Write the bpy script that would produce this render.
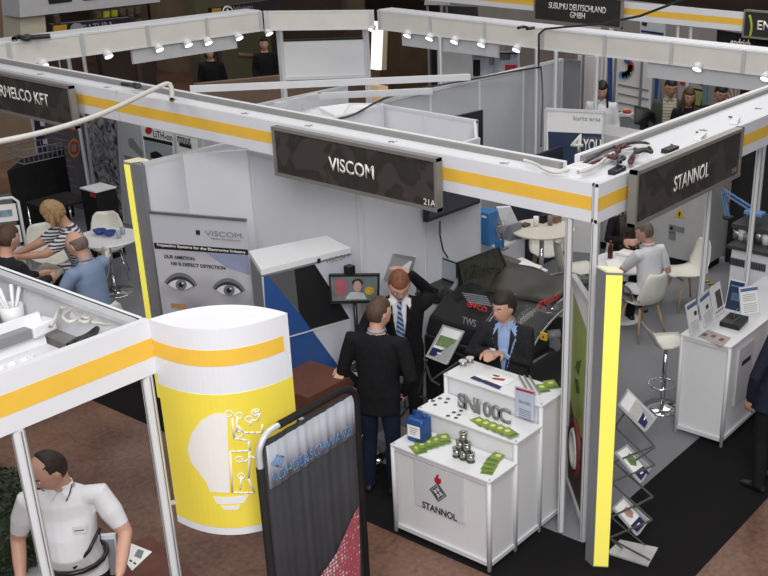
import bpy, bmesh, math, random
from mathutils import Vector as V, Matrix, noise
random.seed(7)
for o in list(bpy.data.objects): bpy.data.objects.remove(o)
scn = bpy.context.scene
COL = scn.collection
# ---------------------------------------------------------------- camera
CH = 5.1
F, CX, CY = 1071.64, 533.18, 343.11
RT = V((0.56961, -0.82181, 0.01310)); UP = V((0.32735, 0.24144, 0.91354)); BK = V((-0.75392, -0.51607, 0.40654))
camd = bpy.data.cameras.new('camera'); cam = bpy.data.objects.new('camera', camd); COL.objects.link(cam)
camd.sensor_width = 36; camd.lens = F/768*36
camd.shift_x = (384-CX)/768; camd.shift_y = (CY-288)/768
camd.clip_end = 200; camd.clip_start = .05
m = Matrix.Identity(4)
for i in range(3): m[i][0] = RT[i]; m[i][1] = UP[i]; m[i][2] = BK[i]
m[0][3], m[1][3], m[2][3] = 0, 0, CH
cam.matrix_world = m
scn.camera = cam
# ---------------------------------------------------------------- world, lights, exposure
w = bpy.data.worlds.new('hall_ambient'); scn.world = w; w.use_nodes = True
bgn = w.node_tree.nodes['Background']; bgn.inputs[0].default_value = (.80, .83, .90, 1); bgn.inputs[1].default_value = .27
def area(name, loc, size, energy, color=(1, 1, 1), target=None, sy=None):
    l = bpy.data.lights.new(name, 'AREA'); l.energy = energy; l.color = color
    l.shape = 'RECTANGLE'; l.size = size; l.size_y = sy or size
    o = bpy.data.objects.new(name, l); COL.objects.link(o); o.location = loc
    if target is not None:
        o.rotation_euler = (V(target)-V(loc)).to_track_quat('-Z', 'Y').to_euler()
    return o
area('front_fill', (-1.5, -1.5, 7.6), 4.0, 930, (1, .985, .97), (6, 6, 1))  # added soft light by the camera, standing in for flash on front faces
area('hall_lamp_main', (5.5, 3.5, 9.5), 4.0, 240, (1, .98, .96), (7, 6, 0))
area('hall_lamp_back', (10.5, 9.0, 9.0), 3.5, 165, (1, .96, .91), (10, 8.5, 0))
area('hall_lamp_left', (1.5, 9, 8.5), 3.0, 170, (1, .97, .94), (7, 11, 0))
area('hall_lamp_far', (14.5, 5, 8.0), 3.0, 200, (1, .98, .95), (14.5, 6, 0))
area('far_left_fill', (13, 18.5, 8.5), 2.5, 260, (1, .93, .84), (14, 22, 1))  # fill added to lift the dark background at far left
area('far_right_fill', (21, 9, 8.5), 2.5, 260, (1, .93, .84), (22, 9, 1))  # added fill that brightens the far background on the right
scn.view_settings.view_transform = 'Standard'; scn.view_settings.look = 'None'
scn.view_settings.gamma = 1; scn.view_settings.use_curve_mapping = False
scn.view_settings.exposure = 0.0
# ---------------------------------------------------------------- measuring helpers (a line of sight met with a real plane)
def ray(px, py): return RT*((px-CX)/F) - UP*((py-CY)/F) - BK
def gz(px, py, z=0.0): d = ray(px, py); t = (z-CH)/d.z; return V((0, 0, CH))+d*t
def gx(px, py, x): d = ray(px, py); return V((0, 0, CH))+d*(x/d.x)
def gy(px, py, y): d = ray(px, py); return V((0, 0, CH))+d*(y/d.y)
def xy(v, z=0): return V((v.x, v.y, z))
# ---------------------------------------------------------------- materials
MATS = {}
def mat(name, col, rough=.6, metal=0, emit=None, es=1.0, noise_amt=0.0, noise_scale=8, bump=0, alpha=None, trans=0, bscale=60):
    if name in MATS: return MATS[name]
    m = bpy.data.materials.new(name); m.use_nodes = True; nt = m.node_tree; b = nt.nodes['Principled BSDF']
    c = (col[0], col[1], col[2], 1)
    b.inputs['Base Color'].default_value = c; b.inputs['Roughness'].default_value = rough; b.inputs['Metallic'].default_value = metal
    tc = None
    if noise_amt or bump:
        tc = nt.nodes.new('ShaderNodeTexCoord')
    if noise_amt:
        n = nt.nodes.new('ShaderNodeTexNoise'); n.inputs['Scale'].default_value = noise_scale; n.inputs['Detail'].default_value = 6
        nt.links.new(tc.outputs['Object'], n.inputs['Vector'])
        r = nt.nodes.new('ShaderNodeValToRGB')
        r.color_ramp.elements[0].position = .3; r.color_ramp.elements[1].position = .7
        r.color_ramp.elements[0].color = tuple(max(0, v*(1-noise_amt)) for v in col)+(1,)
        r.color_ramp.elements[1].color = tuple(min(1, v*(1+noise_amt)) for v in col)+(1,)
        nt.links.new(n.outputs['Fac'], r.inputs[0]); nt.links.new(r.outputs[0], b.inputs['Base Color'])
    if bump:
        n2 = nt.nodes.new('ShaderNodeTexNoise'); n2.inputs['Scale'].default_value = bscale; n2.inputs['Detail'].default_value = 5
        nt.links.new(tc.outputs['Object'], n2.inputs['Vector'])
        bp = nt.nodes.new('ShaderNodeBump'); bp.inputs['Strength'].default_value = bump; bp.inputs['Distance'].default_value = .01
        nt.links.new(n2.outputs['Fac'], bp.inputs['Height']); nt.links.new(bp.outputs[0], b.inputs['Normal'])
    if emit is not None:
        b.inputs['Emission Color'].default_value = (emit[0], emit[1], emit[2], 1); b.inputs['Emission Strength'].default_value = es
    if alpha is not None: b.inputs['Alpha'].default_value = alpha
    if trans: b.inputs['Transmission Weight'].default_value = trans
    if rough >= .8: b.inputs['Specular IOR Level'].default_value = .15
    MATS[name] = m; return m
def hexc(h):
    r = [int(h[i:i+2], 16)/255 for i in (0, 2, 4)]
    return tuple(v/12.92 if v <= .04045 else ((v+.055)/1.055)**2.4 for v in r)
W = mat('white_panel', hexc('d8d9de'), .45, noise_amt=.02, noise_scale=2)
W2 = mat('white_laminate', hexc('dedee0'), .35, noise_amt=.02, noise_scale=3)
WF = mat('fascia_white', hexc('dcdde2'), .4, noise_amt=.02, noise_scale=2)
ALU = mat('aluminium_profile', hexc('c4c5c7'), .35, .25, noise_amt=.03, noise_scale=10)
ALUW = mat('white_profile', hexc('d2d3d6'), .4, noise_amt=.02)
RAIL = mat('grey_rail', hexc('8c8b88'), .5, .3, noise_amt=.05)
CHROME = mat('chrome', (.75, .75, .76), .12, 1, noise_amt=.02)
STEEL = mat('brushed_steel', (.38, .38, .38), .35, .9, noise_amt=.05)
YEL = mat('stripe_yellow', hexc('e9bb45'), .5, noise_amt=.03)
YELB = mat('poster_yellow', hexc('ead54c'), .5, noise_amt=.03, noise_scale=3)
BLK = mat('black_plastic', (.012, .012, .013), .35, noise_amt=.15)
BLKM = mat('black_matte', (.014, .013, .013), .8, noise_amt=.2)
SIGN = mat('sign_dark', hexc('3a3733'), .3, noise_amt=.35, noise_scale=5)
SIGNF = mat('sign_frame', hexc('8b8984'), .4, .4, noise_amt=.03)
LETW = mat('lettering_white', hexc('e6e4de'), .5, noise_amt=.01)
NAVY = mat('navy_print', hexc('1c2452'), .5, noise_amt=.05)
LBLUE = mat('light_blue_print', hexc('5b8fc4'), .5, noise_amt=.03)
GREYP = mat('grey_print', hexc('7d7f84'), .6, noise_amt=.05)
GREYC = mat('grey_column', hexc('7b7c80'), .5, noise_amt=.04)
BLACKP = mat('black_print', (.01, .01, .012), .5, noise_amt=.05)
PAPER = mat('white_paper', hexc('e8e8e6'), .6, noise_amt=.02)
GREENP = mat('green_print', hexc('7d9136'), .5, noise_amt=.25, noise_scale=40)
GREEND = mat('dark_green_print', hexc('4d6b2c'), .5, noise_amt=.3, noise_scale=30)
RED = mat('red_print', hexc('b01f2c'), .5, noise_amt=.05)
SHELL = mat('chair_shell', hexc('dcdacf'), .4, noise_amt=.02)
WOODL = mat('beech_leg', hexc('b08e68'), .5, noise_amt=.15, noise_scale=20)
SUIT = mat('suit_black', (.010, .010, .0115), .85, noise_amt=.2, noise_scale=30, bump=.3)
# ---------------------------------------------------------------- mesh builder
def wm(o):
    m = Matrix.Identity(4)
    ch = []
    while o is not None: ch.append(o); o = o.parent
    for q in reversed(ch): m = m @ q.matrix_basis
    return m
class MB:
    def __init__(s): s.b = bmesh.new(); s.m = Matrix.Identity(4)
    def _v(s, p): return s.b.verts.new(s.m @ V(p))
    def face(s, vs, mi=0, smooth=False):
        try: f = s.b.faces.new(vs)
        except ValueError: return
        f.material_index = mi; f.smooth = smooth
    def box(s, x0, y0, z0, x1, y1, z1, mi=0):
        vs = [s._v(p) for p in ((x0, y0, z0), (x1, y0, z0), (x1, y1, z0), (x0, y1, z0), (x0, y0, z1), (x1, y0, z1), (x1, y1, z1), (x0, y1, z1))]
        for q in ((0, 3, 2, 1), (4, 5, 6, 7), (0, 1, 5, 4), (1, 2, 6, 5), (2, 3, 7, 6), (3, 0, 4, 7)): s.face([vs[i] for i in q], mi)
        return s
    def prism(s, pts, ext, mi=0):
        ext = V(ext); a = [s._v(p) for p in pts]; b = [s._v(V(p)+ext) for p in pts]
        s.face(list(reversed(a)), mi); s.face(b, mi); n = len(a)
        for i in range(n): s.face([a[i], a[(i+1) % n], b[(i+1) % n], b[i]], mi)
        return s
    def loft(s, rings, mi=0, smooth=True, cap=True, closed=True):
        rr = [[s._v(p) for p in r] for r in rings]; n = len(rr[0])
        for i in range(len(rr)-1):
            for j in range(n if closed else n-1): s.face([rr[i][j], rr[i][(j+1) % n], rr[i+1][(j+1) % n], rr[i+1][j]], mi, smooth)
        if cap and closed: s.face(list(reversed(rr[0])), mi); s.face(rr[-1], mi)
        return s
    def tube(s, pts, r, seg=8, mi=0, cap=True, smooth=True):
        pts = [V(p) for p in pts]; rings = []; n = len(pts); prev = None
        rs = r if isinstance(r, (list, tuple)) else [r]*n
        for i, p in enumerate(pts):
            d = (pts[min(i+1, n-1)]-pts[max(i-1, 0)]).normalized()
            if prev is None:
                a = d.cross(V((0, 0, 1)));
                if a.length < .05: a = d.cross(V((1, 0, 0)))
            else: a = prev-d*prev.dot(d)
            a.normalize(); prev = a; b = d.cross(a)
            rings.append([p+(a*math.cos(2*math.pi*k/seg)+b*math.sin(2*math.pi*k/seg))*rs[i] for k in range(seg)])
        return s.loft(rings, mi, smooth, cap)
    def cyl(s, p0, p1, r, seg=16, r2=None, mi=0, smooth=True): return s.tube([p0, p1], [r, r if r2 is None else r2], seg, mi, True, smooth)
    def lathe(s, c, prof, seg=24, mi=0, ax=None, smooth=True):
        c = V(c); rings = [[c+V((r*math.cos(2*math.pi*k/seg), r*math.sin(2*math.pi*k/seg), z)) for k in range(seg)] for r, z in prof]
        return s.loft(rings, mi, smooth)
    def ell(s, c, rx, ry, rz, R=None, seg=16, mi=0):
        c = V(c); rings = []
        for i in range(1, seg//2+1):
            th = math.pi*i/(seg//2+1); rings.append([(rx*math.sin(th)*math.cos(2*math.pi*k/seg), ry*math.sin(th)*math.sin(2*math.pi*k/seg), -rz*math.cos(th)) for k in range(seg)])
        rings = [[c+(R @ V(p) if R else V(p)) for p in r] for r in rings]
        return s.loft(rings, mi)
    def plate(s, tl, tr, br, bl, th=.01, mi=0):
        tl, tr, br, bl = V(tl), V(tr), V(br), V(bl); n = (tr-tl).cross(bl-tl).normalized()*th
        return s.prism([tl, tr, br, bl], n, mi)
    def bar(s, a, b, w, h, up=(0, 0, 1), mi=0):
        a, b = V(a), V(b); d = (b-a).normalized(); sd = d.cross(V(up));
        if sd.length < .01: sd = V((1, 0, 0))
        sd.normalize(); u = sd.cross(d)
        q = [a+sd*w/2+u*h/2, a-sd*w/2+u*h/2, a-sd*w/2-u*h/2, a+sd*w/2-u*h/2]
        return s.prism(q, b-a, mi)
    def disc(s, c, r, n, th=.002, seg=20, mi=0, ry=None, u=None):
        n = V(n).normalized(); u = V(u).normalized() if u else n.cross(V((0, 0, 1)))
        if u.length < .01: u = V((1, 0, 0))
        u.normalize(); v = n.cross(u); ry = ry or r
        return s.prism([V(c)+u*r*math.cos(2*math.pi*k/seg)+v*ry*math.sin(2*math.pi*k/seg) for k in range(seg)], n*th, mi)
    def build(s, name, mats, parent=None, bevel=0, world=True, shade=False):
        bmesh.ops.recalc_face_normals(s.b, faces=s.b.faces)
        me = bpy.data.meshes.new(name); s.b.to_mesh(me); s.b.free()
        if not isinstance(mats, (list, tuple)): mats = [mats]
        for m in mats: me.materials.append(m)
        o = bpy.data.objects.new(name, me); COL.objects.link(o)
        if parent is not None:
            o.parent = parent
            if world: me.transform(wm(parent).inverted())
        if bevel:
            md = o.modifiers.new('bevel', 'BEVEL'); md.width = bevel; md.segments = 2; md.limit_method = 'ANGLE'
        return o
def tag(o, label, cat, group=None, kind=None):
    if label: o['label'] = label
    if cat: o['category'] = cat
    if group: o['group'] = group
    if kind: o['kind'] = kind
    return o
def thing(name, loc, label, cat, group=None, rz=0):
    o = bpy.data.objects.new(name, None); COL.objects.link(o); o.location = loc; o.rotation_euler.z = rz; o.empty_display_size = .1
    return tag(o, label, cat, group)
def struct(o): o['kind'] = 'structure'; return o
def one(mb, name, mats, base, label, cat, group=None, bevel=0):
    """a thing that is one mesh; origin put at its base"""
    o = mb.build(name, mats, None, bevel); b = V(base); o.data.transform(Matrix.Translation(-b)); o.location = b
    return tag(o, label, cat, group)
def dup(root, loc, rz=0, label=None, group=None):
    r = root.copy(); COL.objects.link(r); r.location = loc; r.rotation_euler.z = rz
    if label: r['label'] = label
    if group: r['group'] = group
    for ch in list(root.children):
        c = ch.copy(); COL.objects.link(c); c.parent = r
        for g in ch.children:
            d = g.copy(); COL.objects.link(d); d.parent = c
    return r
def text(name, body, c, right, up, h, mt, parent=None, width=None, off=.0, ext=.002, shear=0):
    """lettering; cap height h, centred at c"""
    cu = bpy.data.curves.new(name, 'FONT'); cu.body = body; cu.size = 1; cu.extrude = 0; cu.align_x = 'CENTER'; cu.align_y = 'CENTER'; cu.offset = off; cu.shear = shear
    cu.space_line = .95
    ob = bpy.data.objects.new(name, cu); COL.objects.link(ob)
    dg = bpy.context.evaluated_depsgraph_get(); me = bpy.data.meshes.new_from_object(ob.evaluated_get(dg)); bpy.data.objects.remove(ob)
    xs = [v.co.x for v in me.vertices]; ys = [v.co.y for v in me.vertices]
    cx, cy = (max(xs)+min(xs))/2, (max(ys)+min(ys))/2; nl = body.count('\n')+1
    sy = h*(1 if nl == 1 else nl*1.3)/(max(ys)-min(ys)); sx = sy if width is None else width/(max(xs)-min(xs))
    right = V(right).normalized(); up = V(up).normalized(); n = right.cross(up)
    for v in me.vertices: v.co = V(c)+right*((v.co.x-cx)*sx)+up*((v.co.y-cy)*sy)
    b = bmesh.new(); b.from_mesh(me); bpy.data.meshes.remove(me)
    g = bmesh.ops.extrude_face_region(b, geom=list(b.faces)); bmesh.ops.translate(b, vec=n*ext, verts=[e for e in g['geom'] if isinstance(e, bmesh.types.BMVert)])
    mb = MB(); mb.b.free(); mb.b = b
    return mb.build(name, mt, parent)
PI = math.pi
def arc(c, r, a0, a1, n, z): return [V((c[0]+r*math.cos(a0+(a1-a0)*i/n), c[1]+r*math.sin(a0+(a1-a0)*i/n), z)) for i in range(n+1)]
# ================================================================ THE SETTING
def floor_mat():
    m = bpy.data.materials.new('hall_floor_stone'); m.use_nodes = True; nt = m.node_tree; b = nt.nodes['Principled BSDF']
    tc = nt.nodes.new('ShaderNodeTexCoord')
    n = nt.nodes.new('ShaderNodeTexNoise'); n.inputs['Scale'].default_value = 1.4; n.inputs['Detail'].default_value = 8
    n2 = nt.nodes.new('ShaderNodeTexNoise'); n2.inputs['Scale'].default_value = 22; n2.inputs['Detail'].default_value = 8
    mx = nt.nodes.new('ShaderNodeMath'); mx.operation = 'ADD'
    md = nt.nodes.new('ShaderNodeMath'); md.operation = 'MULTIPLY'; md.inputs[1].default_value = .5
    nt.links.new(tc.outputs['Object'], n.inputs['Vector']); nt.links.new(tc.outputs['Object'], n2.inputs['Vector'])
    nt.links.new(n.outputs['Fac'], mx.inputs[0]); nt.links.new(n2.outputs['Fac'], mx.inputs[1]); nt.links.new(mx.outputs[0], md.inputs[0])
    r = nt.nodes.new('ShaderNodeValToRGB'); r.color_ramp.elements[0].position = .36; r.color_ramp.elements[1].position = .66
    r.color_ramp.elements[0].color = hexc('583e34')+(1,); r.color_ramp.elements[1].color = hexc('856454')+(1,)
    nt.links.new(md.outputs[0], r.inputs[0])
    # veins
    nd = nt.nodes.new('ShaderNodeTexNoise'); nd.inputs['Scale'].default_value = 3; nd.inputs['Detail'].default_value = 4
    nt.links.new(tc.outputs['Object'], nd.inputs['Vector'])
    vm = nt.nodes.new('ShaderNodeVectorMath'); vm.operation = 'MULTIPLY_ADD'; vm.inputs[1].default_value = (.5, .5, 0)
    nt.links.new(nd.outputs['Color'], vm.inputs[0]); nt.links.new(tc.outputs['Object'], vm.inputs[2])
    vo = nt.nodes.new('ShaderNodeTexVoronoi'); vo.feature = 'DISTANCE_TO_EDGE'; vo.inputs['Scale'].default_value = 2.6
    nt.links.new(vm.outputs[0], vo.inputs['Vector'])
    r2 = nt.nodes.new('ShaderNodeValToRGB'); r2.color_ramp.elements[0].position = 0; r2.color_ramp.elements[1].position = .03
    r2.color_ramp.elements[0].color = (.55, .55, .55, 1); r2.color_ramp.elements[1].color = (1, 1, 1, 1)
    nt.links.new(vo.outputs['Distance'], r2.inputs[0])
    mm = nt.nodes.new('ShaderNodeMix'); mm.data_type = 'RGBA'; mm.blend_type = 'MULTIPLY'; mm.inputs[0].default_value = .55
    nt.links.new(r.outputs[0], mm.inputs[6]); nt.links.new(r2.outputs[0], mm.inputs[7]); nt.links.new(mm.outputs[2], b.inputs['Base Color'])
    b.inputs['Roughness'].default_value = .42
    return m
STONE = floor_mat()
CARB = mat('carpet_black', (.0125, .0115, .012), .95, noise_amt=.35, noise_scale=160, bump=.4, bscale=300)
CARG = mat('carpet_grey', hexc('828387'), .95, noise_amt=.16, noise_scale=130, bump=.4, bscale=300)
CARB.node_tree.nodes['Principled BSDF'].inputs['Specular IOR Level'].default_value = .08; CARG.node_tree.nodes['Principled BSDF'].inputs['Specular IOR Level'].default_value = .1
struct(MB().box(-4, -4, -.05, 40, 45, 0).build('floor', STONE))
b = MB()
b.box(5.56, 2.87, 0, 12.9, 3.86, .005); b.box(5.56, 3.86, 0, 6.36, 17, .005)
struct(b.build('floor_black_carpet', CARB))
struct(MB().box(6.36, 3.86, 0, 13.6, 17, .006).build('floor_grey_carpet', CARG))
struct(MB().box(12.9, -1, 0, 16.2, 9, .004).build('floor_aisle_carpet', mat('carpet_dark_grey', hexc('4c4b4d'), .95, noise_amt=.15, noise_scale=90)))
# hall shell far behind
DKB = mat('hall_wood_dark', hexc('3a2e26'), .6, noise_amt=.2, noise_scale=1.2)
TAN = mat('hall_stone_tan', hexc('86735f'), .7, noise_amt=.12, noise_scale=3)
OLV = mat('hall_wall_olive', hexc('565443'), .8, noise_amt=.08, noise_scale=1)
CREAM = mat('cream_panel', hexc('bdb8a4'), .6, noise_amt=.03)
WR = mat('fascia_white_dim_warm', hexc('d2cfc7'), .45, noise_amt=.04, noise_scale=3)  # fascia white with the rear's dim warm light put into its colour
GRYW = mat('bridge_grey', hexc('b9b9bb'), .5, noise_amt=.03)
struct(MB().box(-4, 30, 0, 40, 30.3, 9).build('wall_back', DKB))
struct(MB().box(32, -4, 0, 32.3, 30, 9).build('wall_right', DKB))
def quadY(name, q, Y, th, mt, parent=None):   # upright panel in the plane y = Y
    return MB().prism([gy(x, y, Y) for x, y in q], (0, th, 0)).build(name, mt, parent)
def quadX(name, q, X, th, mt, parent=None):
    return MB().prism([gx(x, y, X) for x, y in q], (th, 0, 0)).build(name, mt, parent)
def boxY(px0, py0, px1, py1, Y):
    a = gy(px0, py0, Y); c = gy(px1, py1, Y); return a, c
# pillars of the hall
def pillar(px0, px1, Y, label, name='hall_pillar', mt=TAN, z1=8, pyref=30, depth=.8):
    a, c = gy(px0, pyref, Y), gy(px1, pyref, Y)
    o = MB().box(a.x, Y, 0, c.x, Y+depth, z1).build(name, mt); o['kind'] = 'structure'; return o
pillar(-30, 19, 19, '', 'wall_pillar_1')
pillar(172, 192, 24, '', 'wall_pillar_2')
pillar(348, 366, 26, '', 'wall_pillar_3')
o = pillar(200, 272, 22, '', 'wall_olive', OLV, 6, 50, .4)
o = pillar(272, 345, 23, '', 'wall_stair', mat('hall_wall_dim', hexc('4a3c33'), .8, noise_amt=.1), 6, 60, .4)
o = pillar(110, 152, 22, '', 'wall_olive_left', OLV, 6, 60, .4)
# overhead bridge, top left
t = thing('overhead_bridge', xy(gy(90, 30, 17)), 'grey panelled bridge front high over the dark hall, top left', 'bridge')
MB().prism([gy(x, y, 17) for x, y in ((17, -40), (160, -40), (160, 2), (20, 17.5))], (0, .5, 0)).build('front_panel', GRYW, t)
MB().prism([gy(x, y, 16.97) for x, y in ((48, -6), (72, -8), (72, 1.5), (50, 4))], (0, .05, 0)).build('window', BLK, t)
MB().prism([gy(x, y, 16.97) for x, y in ((84, -8), (108, -10), (108, -2), (84, .5))], (0, .05, 0)).build('window', BLK, t)
MB().prism([gy(x, y, 17.2) for x, y in ((20, 17), (45, 14.5), (47, 40), (21, 44))], (0, .5, 0)).build('support_wall', CREAM, t)
struct(MB().box(gy(92, 10, 20.2).x, 20.15, 0, gy(146, 10, 20.2).x, 20.3, 5).build('wall_glazed', DKB))
# glazed squares
GLZ = mat('window_square', hexc('4f4a3b'), .3, noise_amt=.5, noise_scale=14)
GLY = mat('window_square_lit', hexc('8d8a2c'), .4, noise_amt=.5, noise_scale=16, emit=hexc('8d8a1c'), es=.15)
t = thing('window_grid', xy(gy(120, 15, 20)), 'row of small square glazed openings glowing yellow green under the bridge', 'window')
for i in range(6):
    x = 96+i*7.9; y = 15.5-i*.95
    f = quadY('window_frame', [(x, y-3.4), (x+6.6, y-4.2), (x+6.6, y+3.4), (x, y+4)], 20, .1, mat('dark_frame', hexc('3b362a'), .6, noise_amt=.05), t)
    quadY('pane', [(x+.8, y-2.7), (x+5.8, y-3.3), (x+5.8, y+2.6), (x+.8, y+3.1)], 19.96, .05, GLY if i in (1, 2) else GLZ, f)
f = quadY('window_frame', [(135.6, 18), (142.2, 17.2), (142.2, 24), (135.6, 24.6)], 20, .1, MATS['dark_frame'], t)
quadY('pane', [(136.4, 18.8), (141.4, 18.1), (141.4, 23.2), (136.4, 23.8)], 19.96, .05, GLZ, f)
# dark hanging signs with pictograms
def hall_sign(q, Y, txt, c, h, icon, label, iq):
    t = thing('hall_sign', xy(gy(q[0][0], q[0][1], Y)), label, 'sign')
    quadY('board', q, Y, .12, mat('sign_navy_black', hexc('1b1a24'), .4, noise_amt=.1), t)
    for px_ in (q[0][0]+3, q[2][0]-3): pp_ = gy(px_, q[2][1]-2, Y+.06); MB().box(pp_.x-.04, Y+.03, 0, pp_.x+.04, Y+.09, pp_.z).build('support_post', DKB, t)
    quadY('pictogram', iq, Y-.03, .03, mat('icon_ochre', hexc('a8801f'), .5, noise_amt=.05), t)
    cc = gy(c[0], c[1], Y-.02); text('lettering', txt, cc, (1, 0, 0), (0, 0, 1), h, mat('lettering_dim', hexc('8a8a92'), .5, noise_amt=.02), t)
    return t
t = hall_sign([(53, 31), (53, 24.5), (134, 17), (134, 31)], 15.5, 'KUBATURA', (93, 27), .10, None, 'long dark hall sign with an ochre square at its left end', [(54, 26), (67, 24.6), (67, 40), (54, 40)])
MB().disc(gy(77, 31, 15.4), .12, (0, -1, 0), .03).build('round_symbol', GREYP, t)
t = hall_sign([(212, 8), (283, -2), (283, 20), (212, 26)], 17.5, 'Aktivisto', (241, 8.3), .12, None, 'dark hall sign with a round pictogram above the left fascia', [(213, 9), (221, 8), (221, 19), (213, 20)])
MB().disc(gy(227.5, 12.5, 17.45), .13, (0, -1, 0), .02).build('round_symbol', LETW, t)
MB().disc(gy(227.5, 12.5, 17.42), .10, (0, -1, 0), .03).build('round_symbol', BLK, t)
MB().disc(gy(227.5, 12.5, 17.38), .02, (0, -1, 0), .02, ry=.07).build('figure', LETW, t)
# balustrade
t = thing('balustrade', xy(gy(270, 70, 16.5)), 'brown stair balustrade with sloping handrail far behind the stands', 'railing')
quadY('panel', [(198, 84), (340, 70), (345, 118), (198, 140)], 16.8, .15, mat('tan_dim', hexc('7f6c5d'), .7, noise_amt=.06), t)
MB().tube([gy(238, 55, 18), gy(262, 57, 18), gy(300, 66, 18)], .05).build('handrail', mat('wood_rail', hexc('54422f'), .5, noise_amt=.1), t)
# tall wooden panels right of the notice board
one(MB().prism([gy(x, y, 17) for x, y in ((393, 24), (437, 28), (437, 84), (393, 90))], (0, .4, 0)), 'wood_partition', mat('wood_panel_brown', hexc('4a3826'), .5, noise_amt=.25, noise_scale=2), gy(415, 84, 17), 'dark brown wooden partition right of the glowing column', 'partition')
t = thing('light_column', xy(gy(381, 70, 16)), 'slim glowing white light column beside brown partition', 'light')
MB().prism([gy(x, y, 16) for x, y in ((378.5, 22), (383.5, 22), (381.5, 70), (376.8, 70))], (0, .18, 0)).build('diffuser', mat('lamp_warm', (1, .95, .8), .5, emit=(1, .93, .75), es=1.0), t)
MB().prism([gy(x, y, 16.05) for x, y in ((383.6, 22), (388, 22), (386.5, 70), (381.7, 70))], (0, .3, 0)).build('housing', CREAM, t)
one(MB().box(*gy(404, 40, 15.5)[:], *(gy(411, 34, 15.5)+V((0, .3, .0)))[:]), 'poster_panel', GRYW, gy(408, 40, 15.5), 'small pale panel beside glowing column', 'panel') if False else None
# warm bright thing between cabin roofs is a lit display cube
t = one(MB().prism([gy(378, 86, 13.5), gy(388, 86, 13.5), xy(gy(388, 104, 13.5)), xy(gy(378, 104, 13.5))], (0, .3, 0)), 'display_cube', mat('lamp_warm_dim', hexc('d8b98c'), .4, emit=hexc('d8b98c'), es=.25), gy(383, 104, 13.5), 'small warmly lit display cube seen between the white beams', 'light')

# ================================================================ OUR BOOTH BLOCK
XF, YF, XB, YL = 6.34, 3.80, 12.75, 12.95      # front fascia plane, right fascia plane, back plane, left plane
ZB, ZT = 2.76, 3.05
def fascia(name, a, bb, label, out, group=None, z0=ZB, z1=ZT, stripe=True, th=.03, seams=1.0, joint=True, rail=.0):
    """fascia board between ground points a and bb, out = outward normal"""
    a, bb, out = V((a[0], a[1], 0)), V((bb[0], bb[1], 0)), V((out[0], out[1], 0)).normalized()
    t = thing(name, (a.x, a.y, z0), label, 'fascia', group); d = (bb-a); L = d.length; d.normalize()
    up = V((0, 0, 1))
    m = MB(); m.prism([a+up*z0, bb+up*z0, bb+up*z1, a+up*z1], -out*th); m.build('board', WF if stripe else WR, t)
    if stripe:
        h = z1-z0; s0, s1 = z0+h*.31, z0+h*.66
        MB().prism([a+up*s0+out*.001, bb+up*s0+out*.001, bb+up*s1+out*.001, a+up*s1+out*.001], -out*.003).build('stripe', YEL, t)
    m = MB()
    for z in (z0+.012, z1-.012): m.bar(a+up*z-out*.02, bb+up*z-out*.02, .035, .024)
    m.build('frame_rail', ALUW, t)
    if joint:
        n = max(1, int(L/seams))
        for i in range(n+1):
            p = a+d*(.05+(L-.1)*i/n)-out*.038; q = d*.025
            MB().prism([p-q+up*z0, p+q+up*z0, p+q+up*z1, p-q+up*z1], -out*.008).build('joint_post', ALU, t)
    return t
fascia('booth_fascia', (XF, YF+.052), (XF, 9.29), 'white fascia with yellow stripe running left from the corner behind the black sign', (-1, 0))
fascia('booth_fascia', (XF, 9.3), (XF, 12.93), 'white fascia with yellow stripe above the posters at far left', (-1, 0))
fascia('booth_fascia', (XF+.005, YF), (11.6, YF), 'white fascia with yellow stripe running right from the corner post', (0, -1))
# inner top decks and parallel rails of the box frame (white deck, grey rail)
def deck(name, a, bb, inn, wd, label, bits=True):
    a, bb, inn = V((a[0], a[1], 0)), V((bb[0], bb[1], 0)), V((inn[0], inn[1], 0)).normalized()
    t = thing(name, (a.x, a.y, ZT-.06), label, 'frame'); up = V((0, 0, 1)); d = (bb-a).normalized()
    MB().prism([a+inn*.055+up*(ZT-.05), bb+inn*.055+up*(ZT-.05), bb+inn*wd+up*(ZT-.05), a+inn*wd+up*(ZT-.05)], up*.03).build('deck_panel', W, t)
    MB().prism([a+inn*wd+up*(ZT-.02), bb+inn*wd+up*(ZT-.02), bb+inn*wd+up*(ZT+.02), a+inn*wd+up*(ZT+.02)], inn*.05).build('grey_rail', RAIL, t)
    MB().prism([a+inn*(wd+.05)+up*ZB, bb+inn*(wd+.05)+up*ZB, bb+inn*(wd+.05)+up*(ZT+.02), a+inn*(wd+.05)+up*(ZT+.02)], inn*.05).build('rear_board', WF, t)
    L = (bb-a).length; n = int(L/1.0)
    if bits:
        for i in range(n):
            c = a+d*(.5+i*1.0+random.uniform(-.2, .2))+inn*(wd*.5)+up*(ZT-.018)
            m = MB(); ang = random.uniform(0, 3)
            for k in range(3):
                e = V((math.cos(ang+k*1.0), math.sin(ang+k*1.0), 0))*.05
                m.bar(c-e, c+e*.6, .006, .004)
            m.build('frame_clip', GREYP, t)
    return t
deck('frame_deck', (XF, 4.3), (XF, 12.85), (1, 0), .26, 'white top deck and grey rail behind the long left fascia')
deck('frame_deck', (6.9, YF), (12.6, YF), (0, 1), .46, 'white top deck and grey rail behind the right fascia')
one(MB().box(6.395, 3.856, 3.0, 6.895, 4.295, 3.03), 'corner_deck', W, (6.64, 4.07, 3.0), 'white corner deck panel carrying the cable tangle', 'frame')
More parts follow.
